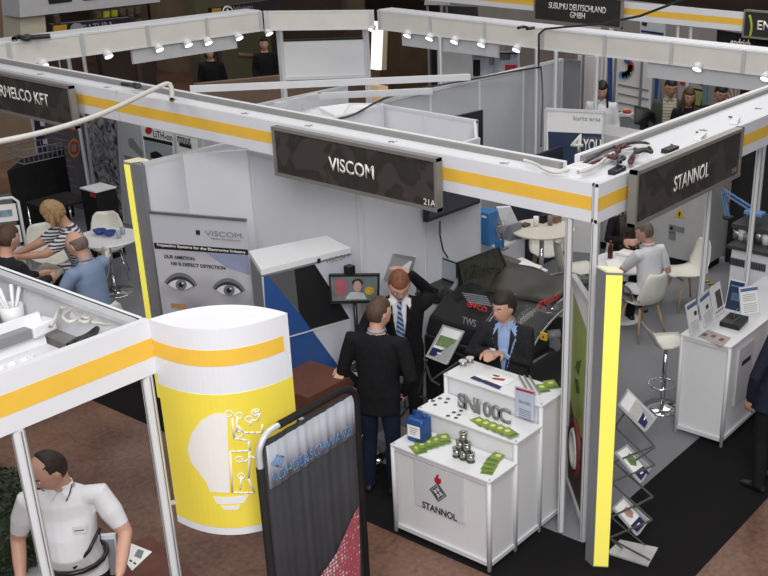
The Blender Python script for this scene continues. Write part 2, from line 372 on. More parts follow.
# posts
def post(x, y, label, z1=ZB, z0=0, r=.028, group='white aluminium stand posts'):
    t = thing('booth_post', (x, y, z0), label, 'post', group)
    m = MB(); h = z1-z0-.02
    rr = []
    for k in range(8):
        a = PI/8+k*PI/4; rr.append((math.cos(a)*r*1.08, math.sin(a)*r*1.08))
    m.prism([(x+p[0], y+p[1], z0+.02) for p in rr], (0, 0, h)); m.build('tube', ALUW, t)
    m = MB()
    for dx, dy in ((1, 0), (-1, 0), (0, 1), (0, -1)):
        m.box(x+dx*r-.003, y+dy*r-.003, z0+.03, x+dx*r+.003, y+dy*r+.003, z1-.01)
    m.build('groove', RAIL, t)
    MB().cyl((x, y, z0), (x, y, z0+.022), .025, 12).build('foot', STEEL, t)
    return t
post(6.375, 3.835, 'white post at the front corner behind the tall yellow light column', group=None)
post(6.38, 4.06, 'second white post just left of the front corner post', group=None)
p_ = (gy(708.6, 192, 4.18)+gy(703, 286, 4.18))/2; post(p_.x, 4.18, 'white post at the right end of the dark sign with white lettering', group=None)
p_ = (gy(757.6, 155.6, 4.18)+gy(747, 286, 4.18))/2; post(p_.x, 4.18, 'rightmost white post rising past the blue lamp', z1=ZB, group=None)
post(2.885, 4.315, 'white post at left edge of the curved yellow bulb sign', group=None)
post(2.19, 4.31, 'white post in front of the man in a white polo shirt', group=None)
p_ = gx(86, 165, 9.40); post(9.39, p_.y, 'white post left of the machinery poster', z1=2.5, group=None)
# ---- near left booth
fascia('booth_fascia', (-1.0, 4.28), (2.92, 4.28), 'near white fascia with yellow stripe at left edge of photo', (0, -1), joint=False)
t = thing('side_beam', (2.92, 4.33, ZB), 'white side beam running back from the near left corner', 'beam')
MB().box(2.89, 4.33, ZB, 2.92, 12.0, ZT).build('board', W, t)
MB().box(2.84, 4.33, ZT-.025, 2.90, 12.0, ZT).build('top_rail', ALU, t)
MB().box(2.80, 4.33, ZB, 2.89, 12.0, ZB+.05).build('bottom_rail', RAIL, t)
# things on top of the near left frame: louvre, cable, clip lamp, beaker
t = thing('ceiling_louvre', (2.0, 4.9, 2.80), 'white louvred ceiling tray lying inside the near left frame', 'tray')
MB().box(1.3, 4.36, 2.78, 2.76, 4.95, 2.80).build('tray_base', W2, t)
m = MB()
for i in range(10): m.box(2.02+i*.062, 4.42, 2.80, 2.035+i*.062, 4.86, 2.825)
for j in range(6): m.box(2.0, 4.42+j*.085, 2.80, 2.62, 4.43+j*.085, 2.822)
m.build('louvre_grid', W2, t)
m = MB(); m.prism([(1.3, 4.95, 2.78), (2.76, 4.95, 2.78), (2.76, 4.97, 2.97), (1.3, 4.97, 2.97)], (0, .02, 0)); m.build('tray_back', W2, t)
t = thing('floodlight_arm', (1.4, 4.7, 2.86), 'grey lamp arm ending in a white plug box on the near left frame', 'lamp')
pa, pb = gz(-30, 352, 2.9), gz(28, 332, 2.9)
MB().bar(pa, pb, .07, .05).build('arm', GREYC, t)
MB().bar(pb, gz(50, 322, 2.9), .09, .06).build('plug_box', W2, t, bevel=.006)
def cable(name, pix, z, r, mt, label, cat='cable', wob=0):
    pts = [gz(x, y, z+(random.uniform(-wob, wob))) for x, y in pix]
    cu = bpy.data.curves.new(name, 'CURVE'); cu.dimensions = '3D'; sp = cu.splines.new('NURBS'); sp.points.add(len(pts)-1)
    for i, p in enumerate(pts): sp.points[i].co = (p.x, p.y, p.z, 1)
    sp.use_endpoint_u = True; sp.order_u = 3; cu.bevel_depth = r; cu.bevel_resolution = 2
    ob = bpy.data.objects.new(name, cu); COL.objects.link(ob)
    dg = bpy.context.evaluated_depsgraph_get(); me = bpy.data.meshes.new_from_object(ob.evaluated_get(dg)); bpy.data.objects.remove(ob)
    me.materials.clear(); me.materials.append(mt)
    o = bpy.data.objects.new(name, me); COL.objects.link(o); c = pts[0]; me.transform(Matrix.Translation(-c)); o.location = c
    return tag(o, label, cat)
CABW = mat('cable_white', hexc('c9c6bf'), .5, noise_amt=.03); CABB = mat('cable_black', (.02, .02, .02), .5, noise_amt=.1)
cable('cable_coil', [(50, 327), (56, 318), (58, 308), (64, 307), (72, 309), (82, 317), (90, 318), (95, 312), (88, 312), (80, 317), (70, 323), (62, 318), (66, 311), (76, 308), (86, 311), (92, 318), (86, 323), (78, 320), (84, 313), (96, 315), (98, 319), (90, 322), (104, 323), (120, 326)], 2.96, .009, CABW, 'white cable coiled on the near left frame')
cable('power_lead', [(68, 345), (76, 339), (86, 336), (94, 330), (98, 327), (96, 334), (84, 338), (76, 343)], 2.95, .011, CABB, 'black lead and plug lying on the near left louvre')
t = thing('beaker', xy(gz(14, 322, 2.82), 2.80), 'white beaker with tools standing on the near left frame', 'beaker')
c = xy(gz(14, 322, 2.82)); MB().lathe(c, [(.055, 2.80), (.062, 2.92), (.055, 2.92), (.05, 2.82)], 20).build('cup', W2, t)
m = MB()
for dx, dy in ((.03, .02), (.05, -.01), (-.03, .01), (-.05, .02)): m.tube([c+V((0, 0, 2.83)), c+V((dx*1.3, dy*1.3, 3.02))], [.005, .012], 6)
m.build('tool', W2, t)
# ---- curved yellow bulb sign (lens shaped)
P0, P1 = V((2.921, 4.281, 0)), V((3.378, 3.80, 0))
def lens_arc(bulge, n=24, z=0):
    mid = (P0+P1)/2; ch = P1-P0; nrm = V((-ch.y, ch.x, 0)).normalized()   # towards camera is -x-y
    if nrm.dot(V((-1, -1, 0))) < 0: nrm = -nrm
    return [P0+ch*(i/n)+nrm*bulge*(1-(2*i/n-1)**2)+V((0, 0, z)) for i in range(n+1)]
t = thing('curved_sign', (3.15, 4.05, 1.88), 'white curved sign with yellow light bulb and circuit graphic', 'sign')
ZS = 1.88
def curved(z0, z1, b0, off, name, mt, i0=0, i1=24):
    A = lens_arc(b0+off); Bk = lens_arc(b0+off-.008); m = MB()
    ra = [[p+V((0, 0, z0)), p+V((0, 0, z1)), q+V((0, 0, z1)), q+V((0, 0, z0))] for p, q in list(zip(A, Bk))[i0:i1+1]]
    m.loft(ra, 0, False); return m.build(name, mt, t)
curved(ZS, ZT, .17, 0, 'front_shell', WF)
curved(2.855, 2.94, .17, .004, 'stripe', YEL, 0, 23)
curved(1.925, 2.70, .17, .004, 'yellow_print', YELB, 0, 24)
curved(ZS, ZT, -.14, 0, 'rear_shell', WF)
m = MB(); m.prism(lens_arc(.165)+list(reversed(lens_arc(-.135))), (0, 0, .015)); 
for v in m.b.verts: v.co.z += 3.025
m.build('inner_lid', W2, t)
for z_ in (2.0, 2.9): MB().bar((2.90, 4.30, z_), (2.95, 4.26, z_), .012, .02).build('post_bracket', ALU, t)
# bulb graphic: pieces bent on the shell
def shell_pt(u, z, off=.006):
    """u along the arc 0..1"""
    mid = (P0+P1)/2; ch = P1-P0; nrm = V((-ch.y, ch.x, 0)).normalized()
    if nrm.dot(V((-1, -1, 0))) < 0: nrm = -nrm
    return P0+ch*u+nrm*((.17+off)*(1-(2*u-1)**2))+V((0, 0, z))
def curved_poly(name, pts, mt, off=.005, parent=t):
    # pts (u,z): triangle-fan free fill, densified by bmesh
    b_ = bmesh.new(); vs = [b_.verts.new((p[0], p[1], 0)) for p in pts]; f = b_.faces.new(vs)
    bmesh.ops.triangulate(b_, faces=[f])
    for _ in range(3):
        ed = [e for e in b_.edges if abs(e.verts[0].co.x-e.verts[1].co.x) > .05]
        if ed: bmesh.ops.subdivide_edges(b_, edges=ed, cuts=1); bmesh.ops.triangulate(b_, faces=b_.faces[:])
    g = bmesh.ops.extrude_face_region(b_, geom=b_.faces[:]); top = set(e for e in g['geom'] if isinstance(e, bmesh.types.BMVert))
    for v in b_.verts: v.co = shell_pt(v.co.x, v.co.y, off+(.0025 if v in top else 0))
    mb = MB(); mb.b.free(); mb.b = b_; return mb.build(name, mt, parent)
def band(name, pts, wd, mt, off=.0015, parent=t, closed=False):
    m = MB(); pp = list(pts)
    for (u0, z0), (u1, z1) in zip(pp[:-1], pp[1:]):
        k = max(1, int(abs(u1-u0)/.05)+1)
        for i in range(k):
            a, c = shell_pt(u0+(u1-u0)*i/k, z0+(z1-z0)*i/k, off+.002), shell_pt(u0+(u1-u0)*(i+1)/k, z0+(z1-z0)*(i+1)/k, off+.002)
            m.tube([a, c], wd/2, 6)
    return m.build(name, mt, parent)
def px2shell(px, py):
    d = ray(px, py); best = None
    for i in range(101):
        u = i/100; p = shell_pt(u, 0, 0); s = d.xy.dot(p.xy)/d.xy.dot(d.xy); q = d*s
        e = (q.xy-p.xy).length
        if best is None or e < best[0]: best = (e, u, CH+q.z)
    return best[1], best[2]
def PS(l): return [px2shell(x, y) for x, y in l]
left = [(227, 413), (214, 413), (201, 420), (191, 433), (188, 448), (191, 461), (199, 472), (206, 482), (210, 491), (230, 492)]
curved_poly('bulb_half', PS(left), LETW)
curved_poly('bulb_cap', PS([(213, 496), (249, 494), (245, 502), (217, 503)]), LETW)
curved_poly('bulb_tip', PS([(221, 505), (241, 504), (238, 509), (224, 509)]), LETW)
for ln in ([(232, 492), (230, 451), (250, 450), (249, 440), (234, 438), (232, 418)], [(250, 450), (249, 478), (254, 492), (234, 492)], [(237, 425), (244, 432), (262, 432), (262, 424)],
           [(237, 416), (237, 432)], [(244, 462), (252, 456), (262, 462), (262, 444)], [(240, 489), (241, 476)], [(250, 425), (252, 420), (258, 420), (260, 412), (254, 411)]):
    band('circuit_trace', PS(ln), .011, LETW)
def ring(c, r):
    u, z = px2shell(*c); pts = [(u+r/.66*math.cos(a*PI/6), z+r*math.sin(a*PI/6)) for a in range(13)]
    band('circuit_node', pts, .009, LETW)
for c in ((228.5, 413.5), (239, 415.5), (249, 419), (240, 459), (239, 434), (241, 476), (256, 412)): ring(c, .017)
# ---- back fascias of the block, seen from inside: chamfered corner
lA, lB = gz(279, 28, ZB), gz(368, 26, ZB)
cA, cB = (lA.x-.0, YL), (XB+.1, lB.y)
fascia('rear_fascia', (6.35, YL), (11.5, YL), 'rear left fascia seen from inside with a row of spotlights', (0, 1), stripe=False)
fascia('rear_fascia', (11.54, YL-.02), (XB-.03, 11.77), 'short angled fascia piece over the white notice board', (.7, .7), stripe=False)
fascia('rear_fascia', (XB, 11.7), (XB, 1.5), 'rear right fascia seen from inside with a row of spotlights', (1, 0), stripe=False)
def deckstrip(a, bb, out, label):
    a, bb, out = V((a[0], a[1], 0)), V((bb[0], bb[1], 0)), V((out[0], out[1], 0)).normalized()
    one(MB().prism([a+V((0, 0, ZT-.02)), bb+V((0, 0, ZT-.02)), bb+out*.3+V((0, 0, ZT-.02)), a+out*.3+V((0, 0, ZT-.02))], (0, 0, .03)), 'fascia_cap', W, xy(a, ZT-.02), label, 'frame')
deckstrip((6.35, YL+.005), (11.5, YL+.005), (0, 1), 'flat white cap along the top of the rear left fascia')
deckstrip((XB+.005, 11.7), (XB+.005, 1.5), (1, 0), 'flat white cap along the top of the rear right fascia')
# backs of name boards hanging from the rear fascias
def backboard(pa, pb, plane, val, z0, label):
    if plane == 'y': a, c = gy(*pa, val), gy(*pb, val); m = MB().box(a.x, YL+.002, z0, c.x, YL+.04, 2.95)
    else: a, c = gx(*pa, val), gx(*pb, val); m = MB().box(XB+.002, c.y, z0, XB+.04, a.y, 2.95)
    t = thing('name_board_back', (a.x, a.y, z0), label, 'sign'); m.build('back_panel', GRYW, t)
    return t
backboard((131, 60), (235, 46), 'y', 13.0, 2.56, 'grey back of name board hanging from rear left fascia')
backboard((405, 42), (501, 50), 'x', 12.82, 2.56, 'grey back of name board hanging from rear right fascia near brown partition')
backboard((650, 70), (800, 90), 'x', 12.82, 2.56, 'grey back of name board above the standing visitors')
# rear posts
for px, lab in ((84, 'thin white post under the rear left fascia'), (60, 'leftmost of two thin posts beside the far left spotlight'), (66, 'right one of two thin posts beside the far left spotlight')):
    p = gy(px, 60, 15.8); post(p.x, p.y, lab, group=None)
for px, py, lab in ((537, 45, 'white post behind the top of the grey partition'), (597, 70, 'white post beside the end of the grey partition'), (770, 90, 'white rear post at right edge of photo'), (440, 40, 'thin white post beside the brown partition'), (556, 60, 'thin white post above the grey partition top')):
    p = gx(px, py, XB-.04); post(p.x, p.y, lab, group=None)
# notice board under the angled piece
t = thing('notice_board', xy((lA+lB)/2), 'large blank white board framed by two posts under the angled fascia', 'board')
a, c = lA-V((0, 0, .0)), lB
def along(px, py, s=0):      # point on the plane through a,c (vertical)
    d = ray(px, py); n = V((-(c-a).y, (c-a).x, 0)); k = n.dot(a-V((0, 0, CH)))/n.dot(d); return V((0, 0, CH))+d*k
q = [along(x, y) for x, y in ((283, 42), (365, 39.5), (366, 75), (285, 78))]
MB().plate(*q, th=.03).build('panel', W2, t)
q = [along(x, y) for x, y in ((283, 40), (365, 37), (365, 39.3), (283, 41.7))]
MB().plate(*q, th=.05).build('dark_top_strip', BLK, t)
for px in (281.5, 367):
    p = along(px, 60); MB().box(p.x-.035, p.y-.035, 0, p.x+.035, p.y+.035, ZB).build('post', ALUW, t)
p, q_ = along(281.5, 78.5), along(367, 76); p.z = q_.z = (p.z+q_.z)/2
MB().bar(p, q_, .05, .05).build('bottom_rail', ALUW, t)
# spotlights
SPOTE = mat('spot_glow', (1, 1, 1), .5, emit=(1, 1, 1), es=2.2)
def spot(px, py, label):
    if px < 275: p = gy(px, py, YL-.035); out = V((0, -1, 0))
    else: p = gx(px, py, XB-.035); out = V((-1, 0, 0))
    t = thing('spotlight', p, label, 'light', 'spotlights under the rear fascias')
    d = (out*.55+V((0, 0, -.8))).normalized()
    MB().cyl(p, p+d*.085, .05, 14, .065).build('housing', W2, t)
    MB().cyl(p+d*.086, p+d*.09, .055, 14).build('glowing_lens', SPOTE, t)
    MB().tube([p+V((0, 0, -.01)), V((p.x, p.y, ZB+.006))], .014, 6).build('bracket', W2, t)
SP = [(41, 60, 'first'), (106, 51, 'second'), (157, 44.5, 'third'), (186, 40, 'fourth'), (206, 38, 'fifth'), (237, 33.5, 'sixth'), (267, 29, 'seventh'),
      (373, 25, ''), (409, 31, ''), (431, 34, ''), (456, 37, ''), (483, 40, ''), (518, 45, ''), (699, 63.5, ''), (767, 73, '')]
for i, (x, y, _) in enumerate(SP):
    if i < 7: lab = 'small white spotlight on the rear left fascia, %s from the left' % ('first', 'second', 'third', 'fourth', 'fifth', 'sixth', 'seventh')[i]
    else: lab = 'small white spotlight on the rear right fascia, %s from the notice board' % ('first', 'second', 'third', 'fourth', 'fifth', 'sixth', 'seventh', 'last')[i-7]
    spot(x, y, lab)
# ================================================================ SIGN BOARDS
SIGNB = bpy.data.materials.new('sign_dark_pattern'); SIGNB.use_nodes = True
nt = SIGNB.node_tree; bb_ = nt.nodes['Principled BSDF']; tc = nt.nodes.new('ShaderNodeTexCoord')
wv = nt.nodes.new('ShaderNodeTexNoise'); wv.inputs['Scale'].default_value = 3.2; wv.inputs['Detail'].default_value = 1.5; wv.inputs['Distortion'].default_value = 1.2
nt.links.new(tc.outputs['Object'], wv.inputs['Vector']); rp = nt.nodes.new('ShaderNodeValToRGB'); rp.color_ramp.interpolation = 'EASE'
rp.color_ramp.elements[0].position = .42; rp.color_ramp.elements[0].color = hexc('35322f')+(1,); rp.color_ramp.elements[1].position = .56; rp.color_ramp.elements[1].color = hexc('413d3a')+(1,)
e = rp.color_ramp.elements.new(.49); e.color = hexc('302d2b')+(1,)
nt.links.new(wv.outputs['Fac'], rp.inputs[0]); nt.links.new(rp.outputs[0], bb_.inputs['Base Color']); bb_.inputs['Roughness'].default_value = .35
SIGNP = mat('sign_black_plain', hexc('2f2d2a'), .35, noise_amt=.1)
def name_sign(a, bb, z0, z1, out, label, board=SIGNB, th=.05):
    a, bb, out = V((a[0], a[1], 0)), V((bb[0], bb[1], 0)), V((out[0], out[1], 0)).normalized(); up = V((0, 0, 1)); d = (bb-a).normalized()
    t = thing('name_sign', xy((a+bb)/2, z0), label, 'sign')
    MB().prism([a+d*.006+up*(z0+.006), bb-d*.006+up*(z0+.006), bb-d*.006+up*(z1-.006), a+d*.006+up*(z1-.006)], -out*(th-.006)).build('board', board, t)
    m = MB(); f = .028
    for z in (z0+f/2, z1-f/2): m.bar(a+up*z-out*th*.4, bb+up*z-out*th*.4, th+.02, f)
    for p in (a+d*f/2, bb-d*f/2): m.prism([p-d*f/2+up*z0+out*.012, p+d*f/2+up*z0+out*.012, p+d*f/2+up*z1+out*.012, p-d*f/2+up*z1+out*.012], -out*(th+.02))
    m.build('frame', SIGNF, t)
    for s_ in (.2, .8):
        p = a+(bb-a)*s_-out*th; MB().prism([p-d*.02+up*(z1-.12), p+d*.02+up*(z1-.12), p+d*.02+up*(z1-.06), p-d*.02+up*(z1-.06)], -out*(.135-th)).build('bracket', ALU, t)
    return t
ts = name_sign((6.2, 6.965), (6.2, 5.155), 2.63, 3.055, (-1, 0), 'dark sign board with white VISCOM lettering on the front fascia')
c = gx(351, 168, 6.195); text('lettering', 'VISCOM', c, (0, -1, 0), (0, 0, 1), .115, LETW, ts, width=.50, off=.018)
c = gx(429.5, 202.5, 6.195); text('stand_number', '21A', c, (0, -1, 0), (0, 0, 1), .05, LETW, ts)
ts = name_sign((6.635, 3.665), (8.46, 3.665), 2.68, 3.105, (0, -1), 'dark sign board with white STANNOL lettering on the right fascia')
c = gy(692, 176.5, 3.66); text('lettering', 'STANNOL', c, (1, 0, 0), (0, 0, 1), .125, LETW, ts, width=.60, off=.018)
c = gy(734, 170, 3.66); text('stand_number', '21B', c, (1, 0, 0), (0, 0, 1), .04, GREYP, ts)
ts = name_sign((6.2, 11.75), (6.2, 9.84), 2.63, 3.055, (-1, 0), 'dark sign board reading ARMELCO KFT at left edge of photo')
a, c2 = gx(-6, 90, 6.195), gx(49, 103, 6.195); c = (a+c2)/2; c.z = (gx(22, 95, 6.195).z)
text('lettering', 'ARMELCO KFT', c, (0, -1, 0), (0, 0, 1), .125, LETW, ts, width=abs(a.y-c2.y), off=.018)
# ================================================================ WALLS OF THE CABIN AND PARTITIONS
def wall(name, a, bb, z1, th, inn, mt=W, seams=True, z0=0):
    a, bb, inn = V((a[0], a[1], z0)), V((bb[0], bb[1], z0)), V((inn[0], inn[1], 0)).normalized()
    m = MB(); up = V((0, 0, z1-z0)); m.prism([a, bb, bb+inn*th, a+inn*th], up, 0)
    L = (bb-a).length; d = (bb-a).normalized()
    if seams:
        n = max(1, round(L/1.0))
        for i in range(n+1):
            p = a+d*min(max(L*i/n, .02), L-.02)
            m.prism([p-d*.018-inn*.006, p+d*.018-inn*.006, p+d*.018+inn*(th+.006), p-d*.018+inn*(th+.006)], up, 1)
        m.prism([a-inn*.008+up-V((0, 0, .03)), bb-inn*.008+up-V((0, 0, .03)), bb+inn*(th+.008)+up-V((0, 0, .03)), a+inn*(th+.008)+up-V((0, 0, .03))], (0, 0, .035), 1)
    return struct(m.build(name, [mt, ALUW]))
wall('wall_cabin_left', (6.06, 8.62), (9.4, 8.62), 2.5, .03, (0, 1))
wall('wall_cabin_corner', (6.50, 8.60), (7.0, 8.25), 2.5, .03, (1, 1), seams=False)
wall('wall_cabin_front', (7.0, 8.25), (7.0, 6.78), 2.5, .03, (1, 0))
wall('wall_cabin_right', (7.0, 6.75), (8.82, 6.75), 2.5, .03, (0, 1))
wall('wall_cabin_side', (8.82, 6.78), (9.42, 7.26), 2.5, .03, (-1, 1), seams=False)
wall('wall_cabin_back', (9.45, 7.28), (9.45, 8.8), 2.5, .03, (1, 0))
wall('wall_poster', (9.45, 8.9), (9.45, gx(36, 150, 9.45).y), 2.17, .03, (1, 0), mat('wall_poster_white', hexc('c3c4c6'), .5, noise_amt=.03))
wall('wall_partition', (9.5, 8.84), (13.6, 8.84), 2.5, .04, (0, 1), mat('wall_partition_grey', hexc('b4b6bb'), .5, noise_amt=.02))
wall('wall_partition_end', (13.6, 8.84), (13.6, 8.55), 2.5, .03, (1, 0), GREYC, seams=False)
wall('wall_left_room', (9.6, 12.3), (12.6, 12.3), 1.85, .03, (0, 1))
# diagonal cross beams
def beam(pix, z, label, w=.06, h=.07):
    a, c = gz(*pix[0], z), gz(*pix[1], z); t = one(MB().bar(a, c, w, h), 'cross_beam', ALUW, xy((a+c)/2, z-.03), label, 'beam'); return t
beam(((190, 89), (470, 77)), 2.8, 'long thin white cross beam below the notice board')
beam(((318, 96), (432, 91)), 2.6, 'short white cross beam in front of the warm lit cube')
beam(((276, 106), (322, 95)), 2.6, 'short slanting white beam above the cabin corner')
# curved white canopy in the cabin top
m = MB(); P_ = [gz(296, 112, 2.45), gz(318, 107, 2.52), gz(350, 103, 2.55), gz(384, 103, 2.5), gz(366, 113, 2.45), gz(340, 118, 2.4), gz(312, 118, 2.4)]
m.prism(P_, (0, 0, -.02)); one(m, 'white_canopy', W2, xy(gz(340, 112, 2.45), 2.4), 'bright white sheet stretched over the cabin top', 'canopy')
cable('draped_cable', [(338, 119), (352, 116), (366, 108), (380, 100), (400, 93), (440, 85), (480, 78), (520, 70), (541, 67)], 2.53, .012, CABB, 'black cable lying along the top of the grey partition')
# cable down the partition
c = bpy.data.curves.new('hanging_cable', 'CURVE'); c.dimensions = '3D'; c.bevel_depth = .014; sp = c.splines.new('POLY')
pp = [gz(768-70, -6, 3.9), gz(640, 16, 3.6), gz(600, 24, 3.3), gz(565, 27, 3.15), gz(545, 29, 3.08), gx(539, 34, XB-.07), gx(538.5, 66, XB-.09)]
sp.points.add(len(pp)-1)
for i, p in enumerate(pp): sp.points[i].co = (p.x, p.y, p.z, 1)
ob = bpy.data.objects.new('hanging_cable', c); COL.objects.link(ob); me = bpy.data.meshes.new_from_object(ob.evaluated_get(bpy.context.evaluated_depsgraph_get())); bpy.data.objects.remove(ob)
me.materials.clear(); me.materials.append(CABB); o = bpy.data.objects.new('hanging_cable', me); COL.objects.link(o); tag(o, 'black cable slung from the upper right over the rear fascia', 'cable')
cable('hanging_cable', [(541, 67), (543, 90), (542, 120), (541, 146)], 2.45, .010, CABB, 'thin black cable hanging down the grey partition')
# dark board on the partition
t = thing('wall_screen', xy(gy(473, 128, 8.8), 0), 'black framed screen on the grey partition above the front fascia', 'screen')
q = [gy(x, y, 8.80) for x, y in ((457, 116), (483, 110), (483, 150), (457, 156))]
MB().prism(q, (0, .03, 0)).build('casing', BLK, t)
# wall mounted big dark TV on cabin right wall
t = thing('wall_television', xy(gy(450, 200, 6.7), 1.9), 'large dark television on the cabin wall under the front fascia', 'television')
q = [gy(x, y, 6.66) for x, y in ((427, 188), (480, 170), (480, 203), (427, 222.5))]
MB().prism(q, (0, .05, 0)).build('casing', BLK, t)
q = [gy(x, y, 6.655) for x, y in ((429, 189), (478, 172), (478, 201.5), (429, 219))]
MB().prism(q, (0, .01, 0)).build('screen', mat('screen_off', hexc('3c4049'), .25, noise_amt=.05), t)
m = MB(); m.tube([gy(440, 221, 6.70), gy(440, 235, 6.72), gy(443, 250, 6.72), gy(448, 258, 6.72)], .008, 6); m.build('power_cable', CABB, t)
# overhead conduit pieces on the front rails
cable('grey_conduit', [(330, 97), (360, 106), (420, 123), (480, 137), (524, 159)], 3.12, .03, GREYC, 'grey conduit lying along the front rail') if False else None
cable('white_lead', [(524, 160), (535, 163), (545, 170), (556, 173), (566, 171), (577, 165)], 3.08, .012, CABW, 'white lead drooping across the front deck to the corner')
cable('white_hose', [(-8, 143), (30, 136), (70, 125), (105, 113), (140, 96), (160, 86), (168, 83), (172, 86), (172, 100)], 3.2, .022, CABW, 'long white hose crossing the top left above the ARMELCO sign')
for i, pix in enumerate((((572, 170), (590, 160), (604, 150), (618, 146), (635, 142), (650, 143), (648, 149), (630, 148), (615, 152)), ((585, 166), (600, 160), (617, 152), (625, 146), (640, 150), (632, 155), (628, 163), (633, 163), (634, 155)),
                         ((578, 172), (596, 168), (607, 156), (622, 150), (644, 146), (652, 146)))):
    cable('tangled_cable', pix, 3.06+.012*i, .012, (CABB, mat('cable_maroon', hexc('4d1f28'), .5, noise_amt=.05), CABW)[i], ('black', 'maroon', 'white')[i]+' cable in the tangle on the corner of the frame')
random.seed(11)
for k in range(4):
    pp_ = []; x_, y_ = 606+k*9, 156-k*2
    for q_ in range(11): x_ += random.uniform(-5, 6.5); y_ += random.uniform(-4.5, 4); x_ = min(max(x_, 596), 656); y_ = min(max(y_, 142+(650-x_)*.12), 166-(x_-600)*.18); pp_.append((x_, y_))
    cable('tangled_cable', pp_, 3.085+.014*k, .013, CABB if k % 2 else MATS['cable_maroon'], ('dark red lead wound at the left of the cable tangle', 'black lead wound through the middle of the cable tangle', 'dark red lead at the right of the cable tangle', 'black lead at the right end of the cable tangle')[k])
for k, (px, py) in enumerate(((670, 151), (617, 172), (700, 138), (735, 122))):
    p = gz(px, py, 3.035); t = thing('power_adapter', (p.x, p.y, 3.031), ('black power adapter on the right deck above the sign lettering', 'black power adapter nearest the frame corner', 'white clamp on the right deck, left of two', 'white clamp on the right deck near right edge')[k], 'adapter', rz=.1*k)
    MB().box(-.09, -.035, 0, .09, .035, .035).build('casing', BLK if k < 2 else W2, t, world=False, bevel=.004)
    MB().tube([(.09, 0, .015), (.14, .03, .012), (.17, .08, .012)], .007, 6).build('lead', CABB, t, world=False)
t = thing('junction_box', xy(gz(578, 178, 3.0), 3.0), 'white junction box on the frame corner beside the cable tangle', 'box')
p = gz(580, 176, 3.02); MB().box(p.x-.08, p.y-.06, 3.025, p.x+.08, p.y+.08, 3.10).build('casing', W2, t, bevel=.006)
cable('cable_cluster', [(14, 39), (18, 36), (22, 38), (26, 36), (32, 37), (27, 39), (20, 38), (34, 37), (50, 36)], 3.08, .03, CABB, 'black cable cluster lying on top of the rear left fascia')
cable('cable_cluster', [(122, 84), (130, 85), (136, 84), (141, 87), (132, 87), (140, 85)], 3.1, .02, CABB, 'short black cable cluster on the front rail left of centre')
cable('cable_cluster', [(518, 28), (524, 26), (530, 29), (536, 27), (527, 29)], 3.1, .02, CABB, 'black cable cluster on the rear right fascia below the Susumu sign')
# ================================================================ YELLOW LIGHT COLUMNS
YLIT = mat('column_yellow_lit', hexc('f1e868'), .5, emit=hexc('fff060'), es=.33)
YLIT2 = mat('column_cap_pale', hexc('f1eec8'), .5, noise_amt=.02)
def light_col(P, z1, label):
    a, b_, c_, d_ = [V((p[0], p[1], 0)) for p in P]
    t = thing('light_column', (a.x, a.y, 0), label, 'light column')
    MB().prism([a, b_, c_, d_], (0, 0, z1)).build('housing', GREYC, t)
    n = V(((b_-a).y, -(b_-a).x, 0)).normalized(); e = (b_-a)*.03
    MB().prism([a+e+V((0, 0, .02)), b_-e+V((0, 0, .02)), b_-e+V((0, 0, z1-.02)), a+e+V((0, 0, z1-.02))], n*.008).build('light_panel', YLIT, t)
    MB().prism([a+V((0, 0, z1)), b_+V((0, 0, z1)), c_+V((0, 0, z1)), d_+V((0, 0, z1))], (0, 0, .015)).build('cap', YLIT2, t)
    return t
light_col([(6.128, 3.585), (6.190, 3.480), (6.235, 3.58), (6.175, 3.69)], 2.5, 'tall glowing yellow light column at the front right corner')
light_col([(5.983, 8.803), (5.994, 8.735), (6.15, 8.66), (6.14, 8.80)], 2.5, 'glowing yellow light column at the left end of the stand')
struct(MB().prism([(6.0, 8.725, 0), (6.008, 8.60, 0), (6.06, 8.60, 0), (6.10, 8.66, 0)], (0, 0, 2.49)).build('trim_1', GREYC))
# ================================================================ STANNOL STEPPED COUNTER
CW = mat('counter_panel', hexc('dfdfe1'), .35, noise_amt=.015, noise_scale=2)
t = thing('stepped_counter', (5.6, 4.2, 0), 'white three-tier display counter with STANNOL logo on front', 'counter')
XS = [5.59, 5.935, 6.28, 6.625]; TZ = [.84, 1.02, 1.20]; y0, y1 = 4.205, 5.19
for i in range(3):
    MB().box(XS[i]+.02, y0+.015, .05, XS[i+1]-.0, y1-.015, TZ[i]-.02).build('cabinet', CW, t)
    MB().box(XS[i]-.012, y0-.01, TZ[i]-.02, XS[i+1]-.0, y1+.01, TZ[i]).build('countertop', W2, t, bevel=.004)
    for z in (.05,):
        MB().box(XS[i]+.01, y0, z, XS[i+1], y0+.02, z+.035).build('side_rail', ALUW, t)
    MB().box(XS[i]+.01, y0, TZ[i]-.055, XS[i+1], y0+.02, TZ[i]-.02).build('side_rail', ALUW, t)
MB().box(XS[0], y0, .05, XS[0]+.025, y1, .085).build('front_rail', ALUW, t)
MB().box(XS[0], y0, TZ[0]-.055, XS[0]+.025, y1, TZ[0]-.02).build('front_rail', ALUW, t)
for i, x in enumerate(XS):
    for y in (y0+.008, y1-.008):
        z1 = TZ[min(i, 2)] - .022
        l = MB().cyl((x, y, 0.02), (x, y, z1), .019, 12).build('corner_post', ALUW, t)
        MB().cyl((x, y, 0.0), (x, y, .02), .014, 10).build('foot', STEEL, l)
# corner dots on countertops
for i in range(3):
    for y in (y0+.012, y1-.012): MB().cyl((XS[i]+.01, y, TZ[i]), (XS[i]+.01, y, TZ[i]+.003), .008, 10).build('corner_cap', STEEL, t)
